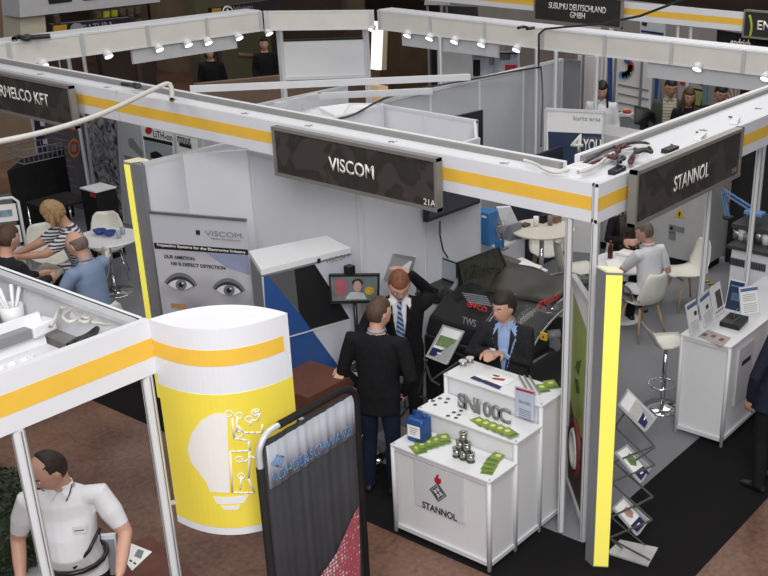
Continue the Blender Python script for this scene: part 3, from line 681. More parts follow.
# logo poster on the front
fp = lambda x, y: gx(x, y, XS[0]-.002)
a, c = fp(414, 466), fp(463, 520)
po = MB().box(XS[0]-.002, c.y, fp(463, 524).z, XS[0]+.018, a.y, TZ[0]-.07).build('logo_poster', mat('poster_grey', hexc('cfcfd3'), .5, noise_amt=.01), t)
Lc = gx(439.5, 511, XS[0]-.004); text('lettering', 'STANNOL', Lc, (0, -1, 0), (0, 0, 1), .062, BLACKP, po, width=.355, off=.02)
dc = gx(438, 492.5, XS[0]-.004); R_ = .082
m = MB()
def dia(cx, cz, r, w):
    for (a0, b0) in (((0, r), (r, 0)), ((r, 0), (0, -r)), ((0, -r), (-r, 0)), ((-r, 0), (0, r))):
        m.bar(V((XS[0]-.005, cx-a0[0], cz+a0[1])), V((XS[0]-.005, cx-b0[0], cz+b0[1])), .003, w, up=(1, 0, 0)) if False else m.tube([V((XS[0]-.004, cx-a0[0], cz+a0[1])), V((XS[0]-.004, cx-b0[0], cz+b0[1]))], w/2, 6)
dia(dc.y, dc.z, R_, .008); dia(dc.y, dc.z, R_*.78, .006)
for k in (-1, 0, 1):
    s_ = R_*.33*k; h = R_*.42
    m.tube([V((XS[0]-.004, dc.y+s_-h+0, dc.z+s_+h)) , V((XS[0]-.004, dc.y+s_+h, dc.z+s_-h))], .0035, 6) if k == 0 else None
    m.tube([V((XS[0]-.004, dc.y-s_-h*.6, dc.z+s_-h*.6)), V((XS[0]-.004, dc.y-s_+h*.6, dc.z+s_+h*.6))], .0035, 6)
    m.tube([V((XS[0]-.004, dc.y+s_-h*.6, dc.z+s_+h*.6)), V((XS[0]-.004, dc.y+s_+h*.6, dc.z+s_-h*.6))], .0035, 6)
m.build('logo_diamond', BLACKP, po)
fl = [(0, 0), (.028, .018), (.036, .045), (.024, .075), (.020, .055), (.008, .062), (.010, .105), (-.012, .085), (-.020, .055), (-.030, .06), (-.034, .03), (-.022, .01)]
MB().prism([V((XS[0]-.006, dc.y-p[0], dc.z+R_*.9+p[1]*.95)) for p in fl], (.004, 0, 0)).build('logo_flame', RED, po)
# ---- goods on the counter
BLU = mat('canister_blue', hexc('1e4684'), .35, noise_amt=.04)
t = thing('canister', (5.78, 5.06, .842), 'blue plastic canister with white label on lowest counter tier', 'canister', rz=.1)
m = MB()
def rr(x0, y0, x1, y1, z, r=.02, n=3):
    out = []
    for cx, cy, a0 in ((x1-r, y1-r, 0), (x0+r, y1-r, PI/2), (x0+r, y0+r, PI), (x1-r, y0+r, 1.5*PI)):
        for k in range(n+1): a_ = a0+PI/2*k/n; out.append((cx+r*math.cos(a_), cy+r*math.sin(a_), z))
    return out
m.loft([rr(-.065, -.075, .065, .075, 0, .02), rr(-.07, -.08, .07, .08, .01, .02), rr(-.07, -.08, .07, .08, .19, .02), rr(-.055, -.065, .055, .065, .21, .02)])
m.build('body', BLU, t, world=False)
MB().tube([(0, .05, .205), (0, .045, .245), (0, -.03, .25), (0, -.045, .21)], .013, 8).build('handle', BLU, t, world=False)
MB().cyl((0, -.055, .205), (0, -.055, .235), .018, 12).build('cap', BLU, t, world=False)
lb = MB().box(-.0725, -.055, .045, -.069, .065, .15).build('label', PAPER, t, world=False)
m = MB()
for k in range(4): m.box(-.0735, -.04+.01*k, .125-k*.018, -.0724, .04, .130-k*.018)
m.build('label_print', GREYP, lb, world=False)
def card(name, x, y, z, rz, label, group, size=(.155, .10), base=None, mt=GREENP):
    t = thing(name, (x, y, z), label, 'card', group, rz)
    m = MB(); a_, b_ = size[0]/2, size[1]/2; m.box(-a_, -b_, 0, a_, b_, .002); s_ = m.build('sheet', mt, t, world=False)
    m = MB(); m.box(-a_*.9, -b_*.9, .002, -a_*.5, b_*.9, .003); m.build('dark_band', GREEND, s_, world=False)
    m = MB(); m.box(a_*.1, -b_*.5, .002, a_*.6, b_*.3, .003); m.build('pale_print', mat('pale_green', hexc('c9d48a'), .5, noise_amt=.05), s_, world=False)
    return t
cd = card('leaflet', 5.68, 4.99, .842, 1.1, 'green leaflet in the fan beside the blue canister', 'green leaflets fanned by the canister')
for k in range(1, 5): p = gz(416+k*7, 448-k*2, .845); dup(cd, (p.x, p.y, .842+k*.004), 1.1-.06*k)
p = gz(418, 449, .845); cd.location = (p.x, p.y, .842)
g2 = 'green leaflets stacked at the right end of the lowest tier'
for k, (px, py) in enumerate(((489, 469), (490, 465.5), (493, 461.5), (496, 458))):
    p = gz(px, py, .845); dup(cd, (p.x, p.y, .842+k*.004), .35-.08*k, 'green leaflet in the stack right of the solder reels', g2)
g3 = 'green leaflets overlapping on the middle tier'
for k in range(5):
    p = gz(480+k*7.2, 421.5+k*3.1, 1.025); dup(cd, (p.x, p.y, 1.022+k*.004), 1.25, 'green leaflet in the row below the grey letters', g3)
g4 = 'green leaflets on the top tier'
for k, (px, py) in enumerate(((542, 388), (551, 384.5))):
    p = gz(px, py, 1.205); dup(cd, (p.x, p.y, 1.202+k*.004), .9, ('green leaflet at the right end of the top tier, left of the pair', 'green leaflet at the very right end of the top tier')[k], g4)
# small chips on the middle tier
sm = thing('product_card', (0, 0, 1.022), '', 'card', 'tiny dark printed cards on the middle tier')
MB().box(-.02, -.028, 0, .02, .028, .0015).build('sheet', PAPER, sm, world=False); MB().box(-.015, -.024, .0015, .015, .008, .004).build('dark_print', mat('chip_dark', hexc('4a4544'), .5, noise_amt=.3, noise_scale=60), sm, world=False)
chips = [(432, 401), (439, 398.5), (434, 405), (445, 402.5), (447, 399), (447, 416), (453, 412.5), (458, 415), (460, 411), (455, 418)]
for k, (px, py) in enumerate(chips):
    p = gz(px, py, 1.022); loc = (p.x, p.y, 1.022)
    lab = ('tiny card in the left scatter on the middle tier', 'tiny card in the scatter left of the grey letters')[k > 4]; gp = ('tiny cards, left scatter', 'tiny cards, right scatter')[k > 4]
    if k == 0: sm.location = loc; sm['label'] = lab; sm['group'] = gp; sm.rotation_euler.z = .3
    else: dup(sm, loc, .3+.1*(k % 3), lab, gp)
# solder reels pyramid
REEL = mat('solder_metal', hexc('a9a89f'), .3, .8, noise_amt=.1, noise_scale=200); RGRN = mat('reel_green', hexc('2f4a36'), .4, noise_amt=.1)
rl = thing('solder_reel', (0, 0, 0), 'reel', 'reel')
MB().lathe((0, 0, 0), [(.026, 0), (.026, .006), (.0195, .007), (.0195, .053), (.026, .054), (.026, .06)], 20).build('spool', RGRN, rl, world=False)
MB().lathe((0, 0, 0), [(.0235, .010), (.0238, .05)], 20).build('wound_wire', REEL, rl, world=False)
MB().lathe((0, 0, 0), [(.0265, .056), (.0265, .0615), (.010, .0615), (.010, .056)], 20).build('rim', REEL, rl, world=False)
sc_ = 1.28
base = V((5.735, 4.57, 0)); labs = [('left front reel of the bottom row', -.066, -.012), ('middle reel of the bottom row', 0, 0), ('right front reel of the bottom row', .066, -.02)]
RL = [('solder reel at left of the bottom row', .07, 0, 0), ('solder reel in the middle of the bottom row', 0, 0, 0), ('solder reel at right of the bottom row', -.07, 0, 0),
      ('left solder reel of the middle row', .035, .0, 1), ('right solder reel of the middle row', -.035, .0, 1), ('solder reel topping the small pyramid', 0, .0, 2)]
for k, (lab, dy, dx, lv) in enumerate(RL):
    o = rl if k == 0 else dup(rl, (0, 0, 0))
    o.location = (base.x+dx, base.y+dy, .842+lv*.0615*sc_+.0005*lv); o.scale = (sc_,)*3; o['label'] = 'metal '+lab; o['group'] = 'solder reels stacked in a pyramid'
# SN100C standing letters
MET = mat('cut_letter_grey', hexc('868684'), .45, .3, noise_amt=.15, noise_scale=80)
a, c = gz(463, 410, 1.025), gz(507, 426, 1.025)
for k, ch in enumerate('SN100C'):
    s_ = (k+.5)/6; y = 4.945+(4.42-4.945)*s_ + 0; x = 6.14
    o = text('standing_letter', ch, (x, y, 1.021+.068), (.0, -1, 0), (0, 0, 1), .135, MET, None, off=.03, ext=.010)
    b0 = V((x, y, 1.021)); o.data.transform(Matrix.Translation(-b0)); o.location = b0
    tag(o, 'thick grey standing letter %s on the middle tier' % (('S', 'N', '1', 'first zero', 'second zero', 'C')[k]) if k not in (2,) else 'thick grey standing figure 1 on the middle tier', 'letter')
# leaflets on the top tier
def flat(name, pix, z, th, mt, label, cat='leaflet'):
    P = [gz(x, y, z) for x, y in pix]; c = sum(P, V((0, 0, 0)))/len(P); t = thing(name, c, label, cat)
    MB().prism(P, (0, 0, th)).build('sheet', mt, t); return t
def onq(t, name, pix, z, th, mt): return MB().prism([gz(x, y, z) for x, y in pix], (0, 0, th)).build(name, mt, t)
z = 1.202
t = flat('brochure', ((470, 378), (478, 373.5), (488, 377), (480, 382)), z, .003, PAPER, 'navy and white brochure at left of the top tier')
onq(t, 'navy_print', ((470, 378), (474, 375.8), (483, 379.5), (480, 382)), z+.003, .001, NAVY)
t = flat('brochure', ((480, 381.5), (488, 377.5), (505, 384), (499, 389.5)), z, .0035, PAPER, 'navy and white brochure in the middle of the top tier')
onq(t, 'navy_print', ((480, 381.5), (484, 379.5), (502, 386.5), (499, 389.5)), z+.0035, .001, NAVY)
t = flat('brochure', ((488, 376.5), (497, 373), (515, 380), (507, 385)), z, .004, PAPER, 'brochure with red and green print near seller hands')
onq(t, 'red_print', ((493, 377.5), (506, 379), (503, 381), (492, 379)), z+.004, .001, RED)
onq(t, 'green_print', ((494, 374.3), (500, 376), (498, 377.2), (492, 375.4)), z+.004, .001, GREEND)
for k, px in enumerate((519, 524, 529)):
    a, c = gz(px, 376, 1.215), gz(px+11, 395-k*.8, 1.215)
    tk = thing('metal_bar', (a+c)/2, 'solder bar, %s of three on the top tier' % ('left', 'middle', 'right')[k], 'bar'); tk.location.z = 1.202
    MB().bar(a, c, .012, .02).build('bar_body', REEL, tk)
for k, (px, py) in enumerate(((463, 366), (470, 363))):
    c = gz(px, py, 1.202); t = thing('clear_reel', c, ('pale clear reel at the back left corner of the top tier', 'second clear reel on the top tier, right of its twin')[k], 'reel')
    MB().lathe(c, [(.035, 0), (.035, .005), (.02, .006), (.02, .045), (.035, .046), (.035, .052)], 20).build('spool', mat('clear_plastic', hexc('c9cbc9'), .2, noise_amt=.05), t)
    MB().lathe(c, [(.028, .01), (.028, .042)], 20).build('wound_wire', REEL, t)
# acrylic sign holder hooked on the riser
t = thing('acrylic_holder', (6.24, 4.44, 1.022), 'small clear holder with pale blue SN100C sheet', 'holder')
q = [gx(x, y, 6.255) for x, y in ((515, 386), (534.5, 391.5), (533.5, 421), (515.5, 416))]
for p in q: p.z = max(p.z, 1.024)
s_ = MB().prism(q, (.012, 0, 0)).build('sheet', mat('sheet_pale_blue', hexc('b9c3d6'), .3, noise_amt=.03), t)
c = gx(525, 403, 6.252); text('lettering', 'SN100C', c, (0, -1, 0), (0, 0, 1), .025, GREYP, s_, width=.12)
m = MB()
for k in range(5):
    p = gx(519, 408+k*2, 6.253); r_ = gx(531, 411+k*2, 6.253); m.box(6.250, r_.y, p.z-.003, 6.255, p.y, p.z)
m.build('small_print', GREYP, s_)
MB().prism([gx(x, y, 6.252) for x, y in ((516, 387.5), (534, 392.5), (534, 394.5), (516, 389.8))], (.004, 0, 0)).build('red_band', RED, s_)
# ================================================================ KIOSK, BOX, TABLE, BANNERS
def vplane(P, Q):
    n = V((-(Q-P).y, (Q-P).x, 0)); O = V((0, 0, CH)); k = n.dot(P-O)
    def f(px, py, off=0.0):
        d = ray(px, py); p = O+d*(k/n.dot(d)); nn = n.normalized(); nn = nn if nn.dot(V((-1, -1, 0))) > 0 else -nn
        return p+nn*off
    return f
K = [V((5.998, 7.177, 0)), V((6.717, 6.942, 0)), V((6.598, 6.513, 0)), V((5.727, 6.725, 0))]   # TL TR BR BL
t = thing('display_kiosk', (6.2, 6.8, 0), 'display kiosk with white top, blue black and grey graphics', 'kiosk')
MB().prism(K, (0, 0, 1.90)).build('body', GREYC, t)
MB().prism(K, (0, 0, .05)).build('top', W2, t)
t.children[-1].data.transform(Matrix.Translation((0, 0, 1.90)))
kp = vplane(K[3], K[2])
def kq(name, pix, mt, off): return MB().prism([kp(x, y, off) for x, y in pix], tuple((K[1]-K[2]).normalized()*.004)).build(name, mt, t)
LAV = mat('lavender_print', hexc('c3c3ce'), .5, noise_amt=.02); KBLUE = mat('royal_blue_print', hexc('2b4f8c'), .4, noise_amt=.04); KGREY = mat('dark_grey_print', hexc('55565a'), .4, noise_amt=.04)
a, c = K[3], K[2]
MB().prism([a+V((0, 0, .02)), c+V((0, 0, .02)), c+V((0, 0, 1.88)), a+V((0, 0, 1.88))], tuple((K[2]-K[1]).normalized()*.006)).build('pale_graphic', LAV, t)
kq('blue_graphic', [(263, 276), (267, 275), (297.5, 311), (338, 366), (338, 440), (272, 440)], KBLUE, .014)
kq('dark_grey_graphic', [(267, 275), (293.5, 269), (298, 311)], KGREY, .014)
kq('black_graphic', [(293.5, 269), (314, 264), (349, 318), (309, 329), (298, 311)], BLACKP, .014)
m = MB(); m.bar(kp(264, 343, .02), kp(352, 318, .02), .006, .010); m.build('seam_profile', ALUW, t)
ec = kp(330, 257.5, .016); kd = (K[2]-K[3]).normalized()
text('lettering', 'VISCOM', kp(336, 258, .016), kd, (0, 0, 1), .045, GREYP, t, width=.24)
MB().prism([kp(316.5, 258.5, .012), kp(319.5, 257.8, .012), kp(319.5, 262, .012), kp(316.5, 262.8, .012)], tuple((K[2]-K[1]).normalized()*.006)).build('logo_square', BLACKP, t)
# bar table + brown box
t = thing('bar_table', (5.95, 6.2, 0), 'white topped bar table with chrome foot behind the cloth banner', 'table')
MB().box(5.40, 5.90, .865, 6.45, 6.46, .89).build('tabletop', mat('tabletop_cream', hexc('d6d0c2'), .4, noise_amt=.03), t, bevel=.004)
MB().cyl((6.34, 6.26, .03), (6.34, 6.26, .865), .03, 16).build('pole', CHROME, t)
MB().lathe((6.34, 6.26, 0), [(.22, .008), (.21, .02), (.08, .035), (.035, .06)], 28).build('base', CHROME, t)
BRN = mat('box_brown', hexc('5f3a2d'), .45, noise_amt=.15, noise_scale=30); 
t = thing('brown_box', (5.68, 6.2, .892), 'large dark brown wooden case under the tall man\'s hand', 'box')
MB().box(5.42, 5.94, .892, 5.96, 6.45, .97).build('case_base', BRN, t, bevel=.005)
MB().box(5.43, 5.95, .970, 5.95, 6.44, .976).build('seam', mat('brass_line', hexc('b38b5a'), .4, .5, noise_amt=.05), t)
MB().box(5.42, 5.94, .976, 5.96, 6.45, 1.10).build('lid', BRN, t, bevel=.005)
# monitor on stand in front of the kiosk
t = thing('monitor', xy(gz(355, 300, 1.3), 0), 'small flat monitor showing a face and yellow flower before the kiosk', 'monitor')
Pm, Qm = gz(331, 303, 1.55), gz(379, 303, 1.55); mp = vplane(Pm, Qm)
q = [mp(x, y) for x, y in ((328.5, 275), (379.5, 274.5), (379, 303), (330.5, 304))]
nb = (Qm-Pm).cross(V((0, 0, 1))).normalized(); nb = nb if nb.dot(V((1, 1, 0))) > 0 else -nb
MB().prism(q, tuple(nb*.04)).build('casing', BLK, t)
def mq(name, pix, mt, off=.003, par=None): return MB().prism([mp(x, y, off) for x, y in pix], tuple(nb*.002)).build(name, mt, par or t)
sc = mq('screen', ((330.5, 277), (377.5, 276.5), (377, 300), (332.5, 301)), mat('screen_grey', hexc('5b6466'), .3, noise_amt=.3, noise_scale=8, emit=hexc('5b6466'), es=.12))
def ellp(f, cx, cy, rx, ry, n=16, off=.004): return [f(cx+rx*math.cos(2*PI*k/n), cy+ry*math.sin(2*PI*k/n), off) for k in range(n)]
MB().prism(ellp(mp, 341, 287, 7, 8.5, off=.006), tuple(nb*.002)).build('pink_shape', mat('pic_pink', hexc('9a5560'), .5, noise_amt=.15, noise_scale=20), sc)
MB().prism(ellp(mp, 357.5, 282.5, 5.5, 4, off=.006), tuple(nb*.002)).build('hair_shape', mat('pic_hair', hexc('2e2622'), .5, noise_amt=.1), sc)
MB().prism(ellp(mp, 357.5, 286, 4, 5.5, off=.009), tuple(nb*.002)).build('face_shape', mat('pic_skin', hexc('b08a80'), .5, noise_amt=.08), sc)
MB().prism([mp(x, y, .007) for x, y in ((345, 299), (350, 292), (357, 291.5), (364, 293), (367, 299))], tuple(nb*.002)).build('shirt_shape', mat('pic_white', hexc('aab0b0'), .5, noise_amt=.15, noise_scale=30), sc)
MB().prism(ellp(mp, 369.5, 290.5, 5, 4.2, 9, off=.008), tuple(nb*.002)).build('flower_shape', mat('pic_yellow', hexc('b8922a'), .5, noise_amt=.35, noise_scale=30), sc)
pc = (Pm+Qm)/2+nb*.06; pc.x = min(pc.x, 6.40); pc.y = min(pc.y, 6.36)
MB().cyl(xy(pc, .893), V((pc.x, pc.y, 1.6)), .018, 12).build('pole', BLK, t)
MB().lathe(xy(pc), [(.09, .892), (.085, .905), (.02, .915)], 24).build('base', BLK, t)
pr_ = mp(349, 270, -.03); MB().box(pr_.x-.035, pr_.y-.035, pr_.z-.05, pr_.x+.035, pr_.y+.035, pr_.z+.03).build('camera_box', BLK, t)
# roll-up banner with the eyes
Ra, Rb = gz(149, 212, 2.1), gz(246.5, 220, 2.1); rp_ = vplane(Ra, Rb); rn = (Rb-Ra).cross(V((0, 0, 1))).normalized(); rn = rn if rn.dot(V((1, 1, 0))) > 0 else -rn
t = thing('roll_up_banner', xy((Ra+Rb)/2), 'VISCOM roll-up banner with a pair of eyes, behind the curved sign', 'banner')
ra, rb = xy(Ra), xy(Rb)
BANG = mat('banner_grey', hexc('b6b8bf'), .5, noise_amt=.03, noise_scale=2)
MB().prism([ra+V((0, 0, .1)), rb+V((0, 0, .1)), rb+V((0, 0, 2.09)), ra+V((0, 0, 2.09))], tuple(rn*.004)).build('sheet', BANG, t)
sh = t.children[-1]
MB().bar(ra+V((0, 0, 2.1)), rb+V((0, 0, 2.1)), .03, .022).build('top_rail', STEEL, t)
MB().bar(ra+V((0, 0, .05)), rb+V((0, 0, .05)), .16, .1).build('base_cassette', ALU, t, bevel=.01)
MB().cyl((ra+rb)/2+rn*.03+V((0, 0, .1)), (ra+rb)/2+rn*.03+V((0, 0, 2.1)), .012, 8).build('support_pole', STEEL, t)
def rq(name, pts, mt, off=.003): return MB().prism(pts if isinstance(pts[0], V) else [rp_(x, y, off) for x, y in pts], tuple(rn*.002)).build(name, mt, sh)
# picture area (grey skin) with darker soft modelling from a noise
skin = bpy.data.materials.new('banner_face_photo'); skin.use_nodes = True; n_ = skin.node_tree; b0 = n_.nodes['Principled BSDF']; tcn = n_.nodes.new('ShaderNodeTexCoord')
nz = n_.nodes.new('ShaderNodeTexNoise'); nz.inputs['Scale'].default_value = 2.2; nz.inputs['Detail'].default_value = 1; cr = n_.nodes.new('ShaderNodeValToRGB')
cr.color_ramp.elements[0].position = .3; cr.color_ramp.elements[0].color = hexc('85868f')+(1,); cr.color_ramp.elements[1].position = .65; cr.color_ramp.elements[1].color = hexc('b9babf')+(1,)
n_.links.new(tcn.outputs['Object'], nz.inputs['Vector']); n_.links.new(nz.outputs['Fac'], cr.inputs[0]); n_.links.new(cr.outputs[0], b0.inputs['Base Color']); b0.inputs['Roughness'].default_value = .5
rq('face_photo', ((155, 248.5), (248.5, 254.5), (256, 330), (166, 330)), skin, .003)
rq('black_band', ((154, 242.5), (247.8, 249.5), (248.5, 254.8), (155, 248.5)), BLACKP, .005)
rd = (rb-ra).normalized()
def rt(name, s, px, py, h, mt, wd, off=.02):
    return text(name, s, rp_(px, py, .008), rd, (0, 0, 1), h, mt, sh, width=wd, off=off)
def wpx(x0, x1, y): return (rp_(x0, y)-rp_(x1, y)).length
rt('band_lettering', 'Inspection Systems for the Electronics Industry', 201.5, 248.6, .036, LETW, wpx(158, 245, 248))
rt('slogan', 'OUR AMBITION:', 180, 257.2, .034, BLACKP, wpx(164.5, 195, 257))
rt('slogan', '100 % DEFECT DETECTION', 198.5, 265.3, .034, BLACKP, wpx(172, 225.5, 265))
rt('logo_lettering', 'VISCOM', 223.5, 234, .05, GREYP, wpx(205, 241, 234), .0)
rt('logo_small_line', 'VISION TECHNOLOGY', 226, 239.4, .014, GREYP, wpx(211, 241, 239), 0)
rq('logo_square', ((196, 230), (200, 230.3), (200.3, 234.8), (196.3, 234.4)), BLACKP, .006)
rq('blue_haze', ((205, 252), (248.2, 254.8), (250.5, 275), (228, 268)), mat('print_blue_grey', hexc('8c94b0'), .5, noise_amt=.08), .0045)
DG1 = mat('print_grey_mid', hexc('6e6f76'), .5, noise_amt=.05); DG2 = mat('print_grey_deep', hexc('33343a'), .5, noise_amt=.05); DGW = mat('print_eye_white', hexc('d3d4d8'), .5, noise_amt=.02)
def el(cx, cy, rx, ry, off, rot=0, n=20):
    return [rp_(cx+rx*math.cos(2*PI*k/n)*math.cos(rot)-ry*math.sin(2*PI*k/n)*math.sin(rot), cy+rx*math.cos(2*PI*k/n)*math.sin(rot)+ry*math.sin(2*PI*k/n)*math.cos(rot), off) for k in range(n)]
def almond(cx, cy, rx, up_, dn, off, tilt=.08):
    P_ = []
    for k in range(13): x = -1+k/6; P_.append(rp_(cx+rx*x, cy-up_*(1-x*x)**.8+tilt*rx*x, off))
    for k in range(1, 12): x = 1-k/6; P_.append(rp_(cx+rx*x, cy+dn*(1-x*x)+tilt*rx*x, off))
    return P_
for cx, cy, fl in ((181, 284.5, 1), (229, 290, -1)):
    rq('eye_shadow', almond(cx, cy-1, 16.5, 11, 6, .0055), DG1)
    rq('upper_lash', almond(cx, cy-.2, 14, 8.2, 4.8, .008), DG2)
    rq('eye_white', almond(cx, cy+.6, 12.4, 5.8, 4.2, .011), DGW)
    rq('iris', el(cx+.8, cy-.2, 5.6, 5.4, .014), DG1)
    rq('pupil', el(cx+.8, cy-.2, 2.5, 2.5, .017), BLACKP)
    rq('glint', el(cx+2.6, cy-2, .9, .9, .020), LETW)
rq('orange_badge', ((171, 303), (186, 304), (186.5, 308.5), (171.5, 307.5)), mat('badge_orange', hexc('b08055'), .5, noise_amt=.05), .008)
# cloth banner of the test-equipment maker (R&S)
Ba, Bb = gz(257, 437, 2.6), gz(355, 383, 2.6)
t = thing('cloth_banner', xy((Ba+Bb)/2), 'tall stretched cloth banner on a bent tube, grey head over black', 'banner')
bp_ = vplane(Ba, Bb); ba, bb2 = xy(Ba), xy(Bb); bd = (bb2-ba).normalized(); bn = V((bd.y, -bd.x, 0)); bn = bn if bn.dot(V((-1, -1, 0))) > 0 else -bn
top_pts = []
R_ = .11; zt = 2.60
for k in range(7): a_ = PI-PI/2*k/6; top_pts.append(ba+bd*(R_+R_*math.cos(a_))+V((0, 0, zt-R_+R_*math.sin(a_))))
tb = [ba+V((0, 0, .02)), ba+V((0, 0, zt-R_))]+top_pts[1:]+[bb2-bd*R_+V((0, 0, zt))]
for k in range(1, 7): a_ = PI/2-PI/2*k/6; tb.append(bb2+bd*(-R_+R_*math.cos(a_))+V((0, 0, zt-R_+R_*math.sin(a_))))
tb.append(bb2+V((0, 0, .02)))
MB().tube(tb, .016, 10).build('tube_frame', ALU, t)
MB().tube([ba+V((0, 0, .3)), ba+V((0, 0, zt-.17))], .021, 12).build('black_sleeve', BLKM, t)
MB().tube([ba+bd*.14+V((0, 0, zt)), bb2-bd*.10+V((0, 0, zt))]+[bb2+bd*(-.11+.11*math.sin(k*PI/12))+V((0, 0, zt-.11+.11*math.cos(k*PI/12))) for k in range(2, 7)]+[bb2+V((0, 0, .25))], .020, 12).build('black_sleeve', BLKM, t)
# fabric: gently pleated grid
def fab(name, u0, u1, ztop0, ztop1, zbot0, zbot1, mt, off=0, nu=48, amp=.0028):
    m = MB(); W_ = (bb2-ba).length; rows = []
    for i in range(nu+1):
        s_ = u0+(u1-u0)*i/nu; f = i/nu; zt_ = ztop0+(ztop1-ztop0)*f; zb_ = zbot0+(zbot1-zbot0)*f
        w_ = amp*math.sin(s_*44+math.sin(s_*17)*2)+amp*.5*math.sin(s_*90)
        a1 = ba+bd*(s_*W_)+bn*(w_+off)+V((0, 0, zt_)); a2 = ba+bd*(s_*W_)+bn*(w_*1.3+off)+V((0, 0, zb_))
        rows.append([a1, a2, a2-bn*.002, a1-bn*.002])
    m.loft(rows, 0, True); return m.build(name, mt, t)
CLB = mat('cloth_black', hexc('2a292d'), .7, noise_amt=.15, noise_scale=6); CLG = mat('cloth_grey', hexc('a3a6ad'), .6, noise_amt=.05, noise_scale=8)
fa = fab('cloth', .03, .985, 2.56, 2.56, .25, .25, CLB)
gh = []
def zat(px, py): return bp_(px, py).z
fab('grey_head', .07, .985, zat(270, 444), zat(354, 393), zat(266, 492), zat(354, 434), CLG, .004)
txc = bp_(312, 451, .02)
u2 = ((bp_(347, 430)-bp_(276, 475)).normalized())
W_t = (bp_(347, 430)-bp_(276, 475)).length*1.10
text('lettering', 'ROHDE&SCHWARZ', bp_(311.5, 452.5, .015), u2, (0, 0, 1), .062, LBLUE, t, width=W_t*1.0, off=.004, ext=.0004)
dcx = bp_(275.5, 459.5, .016)
m = MB(); s_ = .032
P_ = [dcx+bd*s_*1.25, dcx+V((0, 0, s_)), dcx-bd*s_*1.25, dcx-V((0, 0, s_))]
for i in range(4): m.tube([P_[i], P_[(i+1) % 4]], .004, 5)
m.tube([dcx-bd*.012-V((0, 0, .012)), dcx+bd*.012+V((0, 0, .012))], .004, 5); m.build('logo_diamond', LBLUE, t)
# woven red and white shape lower right
def wovenmat():
    m = bpy.data.materials.new('woven_red_white'); m.use_nodes = True; n = m.node_tree; b = n.nodes['Principled BSDF']; tc = n.nodes.new('ShaderNodeTexCoord')
    v = n.nodes.new('ShaderNodeTexVoronoi'); v.inputs['Scale'].default_value = 42; v.inputs['Randomness'].default_value = .35; n.links.new(tc.outputs['Object'], v.inputs['Vector'])
    r = n.nodes.new('ShaderNodeValToRGB'); r.color_ramp.elements[0].position = .2; r.color_ramp.elements[0].color = hexc('d8cccd')+(1,); r.color_ramp.elements[1].position = .5; r.color_ramp.elements[1].color = hexc('a04a55')+(1,)
    n.links.new(v.outputs['Distance'], r.inputs[0]); n.links.new(r.outputs[0], b.inputs['Base Color']); b.inputs['Roughness'].default_value = .6; return m
pw = [(316, 578), (325, 566), (334, 553), (343, 533), (352, 513), (356.5, 506), (358, 560), (358, 580)]
MB().prism([bp_(x, y, .018) for x, y in pw], tuple(-bn*.002)).build('woven_print', wovenmat(), t)
# green banner panel beside the corner post
t = thing('green_banner', (6.83, 4.2, 0), 'narrow upright poster frame with green print seen edge on by the corner', 'banner')
ga, gb = V((7.107, 4.471, 0)), V((6.56, 3.955, 0)); gn = V((gb-ga).normalized()); gn = V((gn.y, -gn.x, 0)); gn = gn if gn.dot(V((-1, 1, 0))) > 0 else -gn
gp = vplane(ga, gb)
GRP = mat('poster_green', hexc('9fae62'), .4, noise_amt=.12, noise_scale=3)
MB().prism([ga+V((0, 0, .03)), gb+V((0, 0, .03)), gb+V((0, 0, 2.03)), ga+V((0, 0, 1.98))], tuple(-gn*.02)).build('sheet', GRP, t)
shg = t.children[-1]
m = MB()
for p0, p1 in ((ga+V((0, 0, .03)), ga+V((0, 0, 1.98))), (gb+V((0, 0, .0)), gb+V((0, 0, 2.04))), (ga+V((0, 0, 1.98)), gb+V((0, 0, 2.03))), (ga+V((0, 0, .05)), gb+V((0, 0, .05)))): m.bar(p0, p1, .05, .045, up=(gn.x, gn.y, .01))
m.build('frame', ALUW, t)
def gq(name, pts, mt, off=.004): 
    L = (gb-ga)
    return MB().prism([ga+L*u+gn*off+V((0, 0, z)) for u, z in pts], tuple(-gn*.003)).build(name, mt, shg)
gq('white_head', [(.06, 1.93), (.94, 1.97), (.94, 1.76), (.06, 1.86)], PAPER)
gq('dark_foot', [(.06, .08), (.94, .08), (.94, .80), (.5, .72), (.06, .85)], mat('print_brown', hexc('4a3a32'), .5, noise_amt=.2))
gq('leaf_print', [(.3, 1.25), (.42, 1.35), (.6, 1.42), (.5, 1.25)], GREEND, .006); gq('leaf_print', [(.3, 1.15), (.5, 1.2), (.6, 1.12), (.42, 1.05)], GREEND, .006)
L_ = gb-ga
m = MB(); cc = ga+L_*.5+gn*.01+V((0, 0, .55))
m.tube([cc+(L_.normalized()*math.cos(k*PI/12)*.2+V((0, 0, math.sin(k*PI/12)*.24))) for k in range(25)], .03, 8, cap=False); m.build('reel_print', mat('print_dark_red', hexc('6e2c2c'), .5, noise_amt=.1), shg)
m = MB(); m.tube([cc+(L_.normalized()*math.cos(k*PI/12)*.13+V((0, 0, math.sin(k*PI/12)*.16))) for k in range(25)], .035, 8, cap=False); m.build('reel_print', PAPER, shg)
